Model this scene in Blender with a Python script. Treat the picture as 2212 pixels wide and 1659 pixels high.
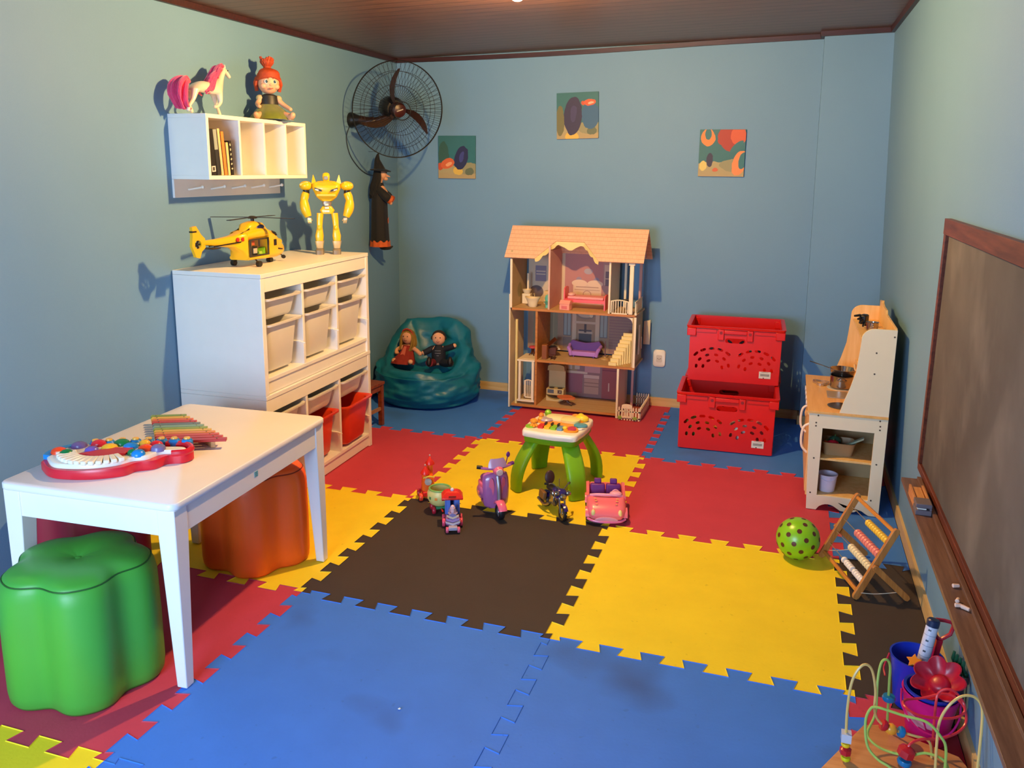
import bpy, bmesh, math, random
from mathutils import Vector, Matrix, Euler, noise, geometry
for o in list(bpy.data.objects): bpy.data.objects.remove(o)
S = bpy.context.scene
COL = S.collection
PI = math.pi
random.seed(4)

# ------------------------------------------------------------------ camera, light, exposure
YAW, PIT, ROL, F_PX = -0.317, 0.204, 0.011, 1806.2
def camera():
    cy, sy, cp, sp = math.cos(YAW), math.sin(YAW), math.cos(PIT), math.sin(PIT)
    f = Vector((sy*cp, cy*cp, -sp)); r = Vector((cy, -sy, 0)); u = r.cross(f)
    c, s = math.cos(ROL), math.sin(ROL)
    r2 = c*r + s*u; u2 = -s*r + c*u
    m = Matrix((r2, u2, -f)).transposed().to_4x4(); m.translation = (1.695, -1.581, 1.619)
    cd = bpy.data.cameras.new('camera'); cam = bpy.data.objects.new('camera', cd); COL.objects.link(cam)
    cam.matrix_world = m
    cd.sensor_fit = 'HORIZONTAL'; cd.sensor_width = 36; cd.lens = 36*F_PX/2212
    cd.shift_y = (737.67-829.5)/2212; cd.clip_start = .05
    S.camera = cam
camera()
S.view_settings.view_transform = 'Standard'; S.view_settings.look = 'None'
S.view_settings.gamma = 1; S.view_settings.exposure = 0.18
try: S.view_settings.use_curve_mapping = False
except Exception: pass
W = bpy.data.worlds.new('world'); S.world = W; W.use_nodes = True
W.node_tree.nodes['Background'].inputs[0].default_value = (.30, .50, 1.0, 1)
W.node_tree.nodes['Background'].inputs[1].default_value = 0.12
LAMP = Vector((.56, 1.90, 2.32)); BULB = 4700
def light(kind, name, loc, energy, color, **k):
    d = bpy.data.lights.new(name, kind); d.energy = energy; d.color = color
    for a, b in k.items():
        if a != 'rot': setattr(d, a, b)
    o = bpy.data.objects.new(name, d); COL.objects.link(o); o.location = loc
    if 'rot' in k: o.rotation_euler = k['rot']
    return o
light('AREA', 'window_daylight', (.3, -2.28, 1.15), 108, (.50, .71, 1.0), shape='RECTANGLE', size=1.38, size_y=1.28, rot=(math.radians(84), 0, math.radians(6)))

# ------------------------------------------------------------------ materials
def lin(c):
    if isinstance(c, str):
        c = [int(c[i:i+2], 16)/255 for i in (0, 2, 4)]
    return tuple(((x/12.92) if x <= .04045 else ((x+.055)/1.055)**2.4) for x in c) + (1,)
def newmat(name):
    m = bpy.data.materials.new(name); m.use_nodes = True
    return m, m.node_tree, m.node_tree.nodes['Principled BSDF']
def mixc(nt, fac, a, b, mode='MIX'):
    n = nt.nodes.new('ShaderNodeMix'); n.data_type = 'RGBA'; n.blend_type = mode
    for s, v in ((0, fac), (6, a), (7, b)):
        if hasattr(v, 'node'): nt.links.new(v, n.inputs[s])
        else: n.inputs[s].default_value = v
    return n.outputs[2]
def mth(nt, op, *v):
    n = nt.nodes.new('ShaderNodeMath'); n.operation = op
    for i, x in enumerate(v):
        if hasattr(x, 'node'): nt.links.new(x, n.inputs[i])
        else: n.inputs[i].default_value = x
    return n.outputs[0]
def tcoord(nt, kind='Object'):
    return nt.nodes.new('ShaderNodeTexCoord').outputs[kind]
def noise_tex(nt, scale, detail=3, rough=.5, vec=None, stretch=None):
    n = nt.nodes.new('ShaderNodeTexNoise'); n.inputs['Scale'].default_value = scale
    n.inputs['Detail'].default_value = detail; n.inputs['Roughness'].default_value = rough
    v = vec or tcoord(nt)
    if stretch:
        mp = nt.nodes.new('ShaderNodeMapping'); mp.inputs['Scale'].default_value = stretch
        nt.links.new(v, mp.inputs[0]); v = mp.outputs[0]
    nt.links.new(v, n.inputs['Vector'])
    return n.outputs['Fac']
def ramp(nt, fac, stops):
    n = nt.nodes.new('ShaderNodeValToRGB'); e = n.color_ramp.elements
    while len(e) < len(stops): e.new(.5)
    for x, (p, c) in zip(e, stops): x.position = p; x.color = c
    nt.links.new(fac, n.inputs[0]); return n.outputs[0]
def bump(nt, h, strength, dist, bs):
    n = nt.nodes.new('ShaderNodeBump'); n.inputs['Strength'].default_value = strength; n.inputs['Distance'].default_value = dist
    nt.links.new(h, n.inputs['Height']); nt.links.new(n.outputs[0], bs.inputs['Normal'])
MC = {}
def mat(col, rough=.45, metal=0, var=.08, nscale=14, bmp=0, spec=.5, alpha=1, sheen=0, trans=0, coat=0):
    key = (str(col), rough, metal, var, nscale, bmp, spec, alpha, sheen, trans, coat)
    if key in MC: return MC[key]
    m, nt, bs = newmat('m_%s' % (col if isinstance(col, str) else 'c'))
    c = lin(col); f = noise_tex(nt, nscale)
    d = tuple(x*(1-var) for x in c[:3])+(1,); l = tuple(min(1, x*(1+var)) for x in c[:3])+(1,)
    nt.links.new(mixc(nt, f, d, l), bs.inputs['Base Color'])
    bs.inputs['Roughness'].default_value = rough; bs.inputs['Metallic'].default_value = metal
    bs.inputs['Specular IOR Level'].default_value = spec
    bs.inputs['Alpha'].default_value = alpha
    if sheen: bs.inputs['Sheen Weight'].default_value = sheen
    if trans: bs.inputs['Transmission Weight'].default_value = trans
    if coat: bs.inputs['Coat Weight'].default_value = coat
    if bmp: bump(nt, noise_tex(nt, nscale*6), bmp, .002, bs)
    MC[key] = m; return m
def wood(c1, c2, scale=6, axis=0, rough=.45):
    key = ('wood', c1, c2, scale, axis, rough)
    if key in MC: return MC[key]
    m, nt, bs = newmat('wood_'+c1)
    st = [9, 9, 9]; st[axis] = .7
    f = noise_tex(nt, scale, 5, .6, stretch=tuple(st))
    nt.links.new(ramp(nt, f, [(.3, lin(c1)), (.72, lin(c2))]), bs.inputs['Base Color'])
    bs.inputs['Roughness'].default_value = rough
    bump(nt, f, .15, .002, bs)
    MC[key] = m; return m
def layered(name, base, shapes, plane='xz', rough=.6, nz=0):
    """printed picture: ('e'|'r', cx, cy, rx, ry, colour, angle) laid over a base colour, in object coordinates"""
    m, nt, bs = newmat(name)
    v = tcoord(nt); sp = nt.nodes.new('ShaderNodeSeparateXYZ'); nt.links.new(v, sp.inputs[0])
    X, Y = sp.outputs['xyz'.index(plane[0])], sp.outputs['xyz'.index(plane[1])]
    if nz:
        n = noise_tex(nt, 26, 2); q = mth(nt, 'MULTIPLY', mth(nt, 'SUBTRACT', n, .5), nz)
        X = mth(nt, 'ADD', X, q); Y = mth(nt, 'ADD', Y, q)
    cur = base if hasattr(base, 'node') else lin(base)
    if not hasattr(base, 'node'):
        b = lin(base); cur = mixc(nt, noise_tex(nt, 30), tuple(x*.85 for x in b[:3])+(1,), b)
    for sh in shapes:
        k, cx, cy, rx, ry, c = sh[:6]; a = math.radians(sh[6]) if len(sh) > 6 else 0
        dx = mth(nt, 'SUBTRACT', X, cx); dy = mth(nt, 'SUBTRACT', Y, cy)
        if a:
            ca, sa = math.cos(a), math.sin(a)
            ux = mth(nt, 'ADD', mth(nt, 'MULTIPLY', dx, ca), mth(nt, 'MULTIPLY', dy, sa))
            uy = mth(nt, 'SUBTRACT', mth(nt, 'MULTIPLY', dy, ca), mth(nt, 'MULTIPLY', dx, sa))
        else: ux, uy = dx, dy
        ux = mth(nt, 'ABSOLUTE', mth(nt, 'DIVIDE', ux, rx)); uy = mth(nt, 'ABSOLUTE', mth(nt, 'DIVIDE', uy, ry))
        if k == 'e': d = mth(nt, 'ADD', mth(nt, 'MULTIPLY', ux, ux), mth(nt, 'MULTIPLY', uy, uy))
        else: d = mth(nt, 'MAXIMUM', ux, uy)
        cur = mixc(nt, mth(nt, 'LESS_THAN', d, 1.0), cur, lin(c))
    nt.links.new(cur, bs.inputs['Base Color']); bs.inputs['Roughness'].default_value = rough
    return m

# ------------------------------------------------------------------ mesh building
def V(*a): return Vector(a if len(a) > 1 else a[0])
def frame(d):
    d = Vector(d).normalized(); u = Vector((0, 0, 1)) if abs(d.z) < .95 else Vector((1, 0, 0))
    x = u.cross(d).normalized(); return Matrix((x, d.cross(x), d)).transposed()
class MB:
    def __init__(s, root=None):
        s.bm = bmesh.new(); s.mi = 0
        s.inv = None
        if root is not None:
            s.inv = (Matrix.Translation(root.location) @ root.rotation_euler.to_matrix().to_4x4()).inverted()
    def _f(s, vs):
        try: f = s.bm.faces.new(vs); f.material_index = s.mi; f.smooth = True; return f
        except ValueError: return None
    def loft(s, rings, cap0=True, cap1=True, closed=True, M=None):
        R = [[s.bm.verts.new((M @ Vector(p)) if M else Vector(p)) for p in r] for r in rings]
        n = len(R[0])
        for a, b in zip(R, R[1:]):
            for i in range(n if closed else n-1):
                j = (i+1) % n; s._f((a[i], a[j], b[j], b[i]))
        if cap0: s._f(list(reversed(R[0])))
        if cap1: s._f(R[-1])
        return s
    def box(s, c, d, rot=None, taper=1):
        hx, hy, hz = d[0]/2, d[1]/2, d[2]/2
        M = Matrix.Translation(c)
        if rot: M = M @ Euler([math.radians(a) for a in rot]).to_matrix().to_4x4()
        t = taper
        return s.loft([[(-hx, -hy, -hz), (hx, -hy, -hz), (hx, hy, -hz), (-hx, hy, -hz)],
                       [(-hx*t, -hy*t, hz), (hx*t, -hy*t, hz), (hx*t, hy*t, hz), (-hx*t, hy*t, hz)]], M=M)
    def b2(s, lo, hi):
        return s.box([(a+b)/2 for a, b in zip(lo, hi)], [abs(b-a) for a, b in zip(lo, hi)])
    def cyl(s, p0, p1, r0, r1=None, n=16):
        r1 = r0 if r1 is None else r1
        p0, p1 = Vector(p0), Vector(p1); m = frame(p1-p0)
        rings = []
        for p, r in ((p0, r0), (p1, r1)):
            rings.append([p + m @ Vector((math.cos(2*PI*i/n)*r, math.sin(2*PI*i/n)*r, 0)) for i in range(n)])
        return s.loft(rings)
    def sph(s, c, r, n=16, k=10, rot=None):
        if not isinstance(r, (tuple, list)): r = (r, r, r)
        M = Matrix.Translation(c)
        if rot: M = M @ Euler([math.radians(a) for a in rot]).to_matrix().to_4x4()
        rings = []
        for j in range(k+1):
            a = -PI/2 + PI*(j+.0)/k; a = max(-PI/2+.02, min(PI/2-.02, a))
            rings.append([(math.cos(a)*math.cos(2*PI*i/n)*r[0], math.cos(a)*math.sin(2*PI*i/n)*r[1], math.sin(a)*r[2]) for i in range(n)])
        return s.loft(rings, M=M)
    def tube(s, pts, r, n=8, closed=False, flat=1):
        pts = [Vector(p) for p in pts]; N = len(pts); rings = []; up = None
        for i, p in enumerate(pts):
            a = pts[i-1] if (i or closed) else p; b = pts[(i+1) % N] if (i < N-1 or closed) else p
            d = (b-a).normalized()
            if up is None:
                m = frame(d); x = m.col[0].copy()
            else:
                x = (up - d*up.dot(d)); x = x.normalized() if x.length > 1e-6 else frame(d).col[0].copy()
            up = x; y = d.cross(x); rr = r[i] if isinstance(r, (list, tuple)) else r
            rings.append([p + (x*math.cos(2*PI*k/n) + y*math.sin(2*PI*k/n)*flat)*rr for k in range(n)])
        if closed: rings.append(rings[0]); 
        if closed:
            R = [[s.bm.verts.new(q) for q in ring] for ring in rings[:-1]]; R.append(R[0])
            for a, b in zip(R, R[1:]):
                for i in range(n): s._f((a[i], a[(i+1) % n], b[(i+1) % n], b[i]))
            return s
        return s.loft(rings)
    def lathe(s, prof, c=(0, 0, 0), n=24, M=None, cap0=True, cap1=True, lobes=0, amp=0, rot0=0):
        rings = []
        for r, z in prof:
            rings.append([(c[0]+r*(1+amp*math.cos(lobes*(2*PI*i/n-rot0)))*math.cos(2*PI*i/n), c[1]+r*(1+amp*math.cos(lobes*(2*PI*i/n-rot0)))*math.sin(2*PI*i/n), c[2]+z) for i in range(n)])
        return s.loft(rings, cap0, cap1, M=M)
    def panel(s, outer, holes, t, M=None):
        """flat panel of thickness t with holes, outline in local xy, extruded along +z"""
        loops = [[Vector((x, y, 0)) for x, y in l] for l in [outer]+list(holes)]
        tris = geometry.tessellate_polygon(loops)
        flat = [p for l in loops for p in l]
        T = (lambda p: M @ p) if M else (lambda p: p)
        A = [s.bm.verts.new(T(p)) for p in flat]; B = [s.bm.verts.new(T(p+Vector((0, 0, t)))) for p in flat]
        for a, b, c in tris:
            nrm = (flat[b]-flat[a]).cross(flat[c]-flat[a]).z
            if abs(nrm) < 1e-12: continue
            if nrm < 0: b, c = c, b
            s._f((A[a], A[c], A[b])); s._f((B[a], B[b], B[c]))
        o = 0
        for l in loops:
            n = len(l)
            for i in range(n):
                j = (i+1) % n; s._f((A[o+i], A[o+j], B[o+j], B[o+i]))
            o += n
        return s
    def build(s, name, mats, parent=None, bev=0, ang=38, sub=0, label=None):
        if s.inv is not None: s.bm.transform(s.inv)
        bmesh.ops.recalc_face_normals(s.bm, faces=s.bm.faces)
        me = bpy.data.meshes.new(name); s.bm.to_mesh(me); s.bm.free()
        if not isinstance(mats, (list, tuple)): mats = [mats]
        for m in mats: me.materials.append(m)
        me.set_sharp_from_angle(angle=math.radians(ang))
        o = bpy.data.objects.new(name, me); COL.objects.link(o)
        if parent is not None: o.parent = parent
        if bev:
            b = o.modifiers.new('b', 'BEVEL'); b.width = bev; b.segments = 2; b.limit_method = 'ANGLE'; b.angle_limit = math.radians(40)
        if sub:
            b = o.modifiers.new('s', 'SUBSURF'); b.levels = sub; b.render_levels = sub
        if label: o['label'] = label
        return o
def tag(o, label=None, cat=None, group=None, kind=None):
    if label: o['label'] = label
    if cat: o['category'] = cat
    if group: o['group'] = group
    if kind: o['kind'] = kind
    return o
def root(name, loc, label, cat, rz=0, group=None, rot=None):
    o = bpy.data.objects.new(name, None); COL.objects.link(o); o.location = loc
    o.rotation_euler = [math.radians(a) for a in (rot or (0, 0, rz))]
    o.empty_display_size = .05
    return tag(o, label, cat, group)
def skin(name, pts, edges, m, parent=None, sub=2, rootv=0):
    me = bpy.data.meshes.new(name); me.from_pydata([p[:3] for p in pts], edges, []); me.update()
    o = bpy.data.objects.new(name, me); COL.objects.link(o)
    sk = o.modifiers.new('skin', 'SKIN'); sk.use_smooth_shade = True
    if not me.skin_vertices: me.attributes.new('skin', 'FLOAT', 'POINT')
    for i, p in enumerate(pts):
        d = me.skin_vertices[0].data[i]; r = p[3]; d.radius = (r, r) if not isinstance(r, tuple) else r
        d.use_root = (i == rootv)
    ss = o.modifiers.new('ss', 'SUBSURF'); ss.levels = sub; ss.render_levels = sub
    dg = bpy.context.evaluated_depsgraph_get(); dg.update()
    me2 = bpy.data.meshes.new_from_object(o.evaluated_get(dg)); me2.name = name
    o.modifiers.clear(); o.data = me2
    me2.materials.clear(); me2.materials.append(m)
    for p in me2.polygons: p.use_smooth = True; p.material_index = 0
    if parent is not None: o.parent = parent
    return o
def copy_tree(o, parent=None):
    c = o.copy(); COL.objects.link(c)
    if parent is not None: c.parent = parent
    for ch in list(o.children): copy_tree(ch, c)
    return c
def rrect(w, d, r, z=0, n=4, cx=0, cy=0):
    P = []
    for sx, sy, a0 in ((1, 1, 0), (-1, 1, 90), (-1, -1, 180), (1, -1, 270)):
        for k in range(n+1):
            a = math.radians(a0+90*k/n); P.append((cx+sx*(w/2-r)+r*math.cos(a), cy+sy*(d/2-r)+r*math.sin(a), z))
    return P
def oval(cx, cy, rx, ry, a=0, n=12):
    ca, sa = math.cos(math.radians(a)), math.sin(math.radians(a))
    return [(cx+rx*math.cos(2*PI*i/n)*ca-ry*math.sin(2*PI*i/n)*sa, cy+rx*math.cos(2*PI*i/n)*sa+ry*math.sin(2*PI*i/n)*ca) for i in range(n)]
def slot(cx, cy, l, w, a=0, bend=0):
    """rounded slot, length l, width w"""
    P = []
    for sx, a0 in ((1, -90), (-1, 90)):
        for k in range(5):
            t = math.radians(a0+45*k); P.append((sx*(l/2-w/2)+w/2*math.cos(t), w/2*math.sin(t)))
    ca, sa = math.cos(math.radians(a)), math.sin(math.radians(a))
    return [(cx+x*ca-y*sa, cy+x*sa+y*ca) for x, y in P]
def arc(c, r, a0, a1, n=8):
    return [(c[0]+r*math.cos(math.radians(a0+(a1-a0)*k/n)), c[1]+r*math.sin(math.radians(a0+(a1-a0)*k/n))) for k in range(n+1)]
def bez(P, n=16):
    """Catmull-Rom through points"""
    P = [Vector(p) for p in P]; out = []
    Q = [P[0]*2-P[1]] + P + [P[-1]*2-P[-2]]
    for i in range(1, len(Q)-2):
        a, b, c, d = Q[i-1:i+3]
        for k in range(n):
            t = k/n
            out.append(.5*((2*b)+(c-a)*t+(2*a-5*b+4*c-d)*t*t+(3*b-3*c+d-a)*t**3))
    out.append(P[-1]); return out
XZ = Matrix(((1, 0, 0, 0), (0, 0, 1, 0), (0, 1, 0, 0), (0, 0, 0, 1)))     # panel xy -> world xz, thickness +y
YZ = Matrix(((0, 0, 1, 0), (1, 0, 0, 0), (0, 1, 0, 0), (0, 0, 0, 1)))     # panel xy -> world yz, thickness +x
def T(*a): return Matrix.Translation(a)

# ------------------------------------------------------------------ the room
def lwx(y, z=0): return -.964-.0275*y
def rwx(z): return 2.29-.04*z
def ceilz(x, y): return 2.349+.022*(x+1.06)+.012*(y-1.7)
def paint():
    m, nt, bs = newmat('blue_wall_paint')
    f = noise_tex(nt, 1.6, 4); g = noise_tex(nt, 260, 2)
    c = mixc(nt, f, lin('6490b2'), lin('709cbd'))
    c = mixc(nt, mth(nt, 'MULTIPLY', g, .25), c, lin('86a4bc'))
    nt.links.new(c, bs.inputs['Base Color']); bs.inputs['Roughness'].default_value = .62
    bump(nt, g, .25, .0015, bs)
    return m
PAINT = paint()
def foam(name, col, dirt):
    m, nt, bs = newmat(name); c = lin(col)
    v = tcoord(nt, 'Object')
    g = nt.nodes.new('ShaderNodeNewGeometry').outputs['Position']
    f = noise_tex(nt, 5, 5, .6, vec=g); k = noise_tex(nt, 1.7, 3, .5, vec=g); s = noise_tex(nt, 90, 2, .5, vec=g)
    d = tuple(x*.86 for x in c[:3])+(1,)
    cc = mixc(nt, f, d, tuple(min(1, x*1.08) for x in c[:3])+(1,))
    mask = ramp(nt, k, [(.56, (0, 0, 0, 1)), (.76, (1, 1, 1, 1))])
    cc = mixc(nt, mth(nt, 'MULTIPLY', mask, dirt), cc, lin('33405a'))
    sc = noise_tex(nt, 38, 2, .5, vec=g)
    spots = ramp(nt, sc, [(.70, (0, 0, 0, 1)), (.76, (1, 1, 1, 1))])
    cc = mixc(nt, mth(nt, 'MULTIPLY', spots, .28), cc, tuple(x*.45 for x in c[:3])+(1,))
    nt.links.new(cc, bs.inputs['Base Color']); bs.inputs['Roughness'].default_value = .62
    bs.inputs['Specular IOR Level'].default_value = .2
    bump(nt, s, .35, .0012, bs)
    return m
FOAM = {'blue': foam('blue_foam', '4380e2', .65), 'red': foam('red_foam', 'c84458', .08), 'yellow': foam('yellow_foam', 'f9dc2c', .05), 'black': foam('dark_foam', '443b36', .1)}
def structure():
    def st(b, name, m, **k): return tag(b.build(name, m, **k), kind='structure')
    b = MB(); b.b2((-1.3, -2.7, -.10), (2.6, 4.35, -.0125)); st(b, 'floor', mat('55606c', .7))
    y0, y1 = -2.7, 4.12
    b = MB(); b.loft([[(lwx(y0), y0, -.1), (lwx(y1), y1, -.1), (lwx(y1)-.12, y1, -.1), (lwx(y0)-.12, y0, -.1)], [(lwx(y0), y0, 2.7), (lwx(y1), y1, 2.7), (lwx(y1)-.12, y1, 2.7), (lwx(y0)-.12, y0, 2.7)]]); st(b, 'wall_left', PAINT)
    b = MB(); b.b2((-1.25, 4.12, -.1), (2.5, 4.3, 2.7)); st(b, 'wall_back', PAINT)
    b = MB(); b.loft([[(rwx(z), y0, z), (rwx(z), y1, z), (rwx(z)+.15, y1, z), (rwx(z)+.15, y0, z)] for z in (-.1, 2.7)]); st(b, 'wall_right', PAINT)
    b = MB(); b.loft([[(1.845-.014*z, 4.0, z), (1.845-.014*z, 4.13, z), (2.35, 4.13, z), (2.35, 4.0, z)] for z in (-.1, 2.7)]); st(b, 'wall_pillar', PAINT)
    b = MB(); b.panel([(-1.3, -.1), (2.6, -.1), (2.6, 2.8), (-1.3, 2.8)], [[(-.42, .48), (1.02, .48), (1.02, 1.82), (-.42, 1.82)]], .12, T(0, -2.42, 0) @ XZ); st(b, 'wall_front', PAINT)
    b = MB(); b.panel([(-.42, .48), (1.02, .48), (1.02, 1.82), (-.42, 1.82)], [[(-.38, .52), (.28, .52), (.28, 1.78), (-.38, 1.78)], [(.32, .52), (.98, .52), (.98, 1.78), (.32, 1.78)]], .05, T(0, -2.38, 0) @ XZ); st(b, 'window_1', mat('e8e4dc', .5))
    m, nt, bs = newmat('dark_plank_ceiling')
    v = tcoord(nt); sp = nt.nodes.new('ShaderNodeSeparateXYZ'); nt.links.new(v, sp.inputs[0])
    w = mth(nt, 'FRACT', mth(nt, 'MULTIPLY', sp.outputs[1], 10.0)); gap = mth(nt, 'LESS_THAN', w, .09)
    gr = noise_tex(nt, 5, 5, .6, stretch=(1, 16, 1))
    c = ramp(nt, gr, [(.3, lin('694533')), (.7, lin('8e6148'))])
    c = mixc(nt, mth(nt, 'MULTIPLY', gap, .8), c, lin('2c140d'))
    nt.links.new(c, bs.inputs['Base Color']); bs.inputs['Roughness'].default_value = .36
    bump(nt, mth(nt, 'SUBTRACT', 1.0, gap), .35, .003, bs)
    b = MB(); N = 16
    for i in range(N):
        x0 = -1.2+3.9*i/N; x1 = -1.2+3.9*(i+1)/N
        for ya, yb in ((-2.7, .5), (.5, 4.3)):
            b.loft([[(x0, ya, ceilz(x0, ya)), (x1, ya, ceilz(x1, ya)), (x1, yb, ceilz(x1, yb)), (x0, yb, ceilz(x0, yb))],
                    [(x0, ya, 2.8), (x1, ya, 2.8), (x1, yb, 2.8), (x0, yb, 2.8)]])
    bmesh.ops.remove_doubles(b.bm, verts=b.bm.verts, dist=1e-5)
    st(b, 'ceiling', m)
    tw = wood('2a0e08', '451a10', 8, 0)
    def trim(n, pts, m=tw, h=.028, t=.028, up=False):
        b = MB()
        for (p, q, nrm) in pts:
            p, q, nrm = Vector(p), Vector(q), Vector(nrm); hh = Vector((0, 0, h))*(1 if up else -1)
            b.loft([[p, p+nrm*t, p+nrm*t*(1 if up else .75)+hh, p+hh], [q, q+nrm*t, q+nrm*t*(1 if up else .75)+hh, q+hh]])
        return st(b, n, m)
    P = []
    N = 8; sag = lambda x: -.012*math.sin(PI*min(1, max(0, (x+1.06)/2.2)))
    for i in range(N):
        xa, xb = -1.07+2.89*i/N, -1.07+2.89*(i+1)/N
        P.append(((xa, 4.12, ceilz(xa, 4.12)+sag(xa)), (xb, 4.12, ceilz(xb, 4.12)+sag(xb)), (0, -1, 0)))
    P.append(((1.812, 4.12, ceilz(1.81, 4.12)), (1.812, 3.985, ceilz(1.81, 4.0)), (-1, 0, 0)))
    P.append(((1.79, 4.0, ceilz(1.79, 4.0)), (2.2, 4.0, ceilz(2.2, 4.0)), (0, -1, 0)))
    trim('trim_1', P)
    trim('trim_2', [((lwx(-2.7), -2.7, ceilz(-1, -2.7)), (lwx(4.12), 4.12, ceilz(-1.06, 4.12)), (1, 0, 0))])
    trim('trim_3', [((rwx(2.4), -2.7, ceilz(2.2, -2.7)), (rwx(2.4), 4.0, ceilz(2.2, 4)), (-1, 0, 0))])
    bw = wood('c9a262', 'dfc086', 5, 0)
    trim('baseboard_back', [((lwx(4.12), 4.12, 0), (1.84, 4.12, 0), (0, -1, 0)), ((1.845, 4.0, 0), (2.28, 4.0, 0), (0, -1, 0)), ((1.846, 4.12, 0), (1.846, 3.988, 0), (-1, 0, 0))], bw, .06, .014, True)
    trim('baseboard_right', [((rwx(0), -2.7, 0), (rwx(0), 4.0, 0), (-1, 0, 0))], wood('c9a262', 'dfc086', 5, 1), .06, .014, True)
structure()
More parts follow.
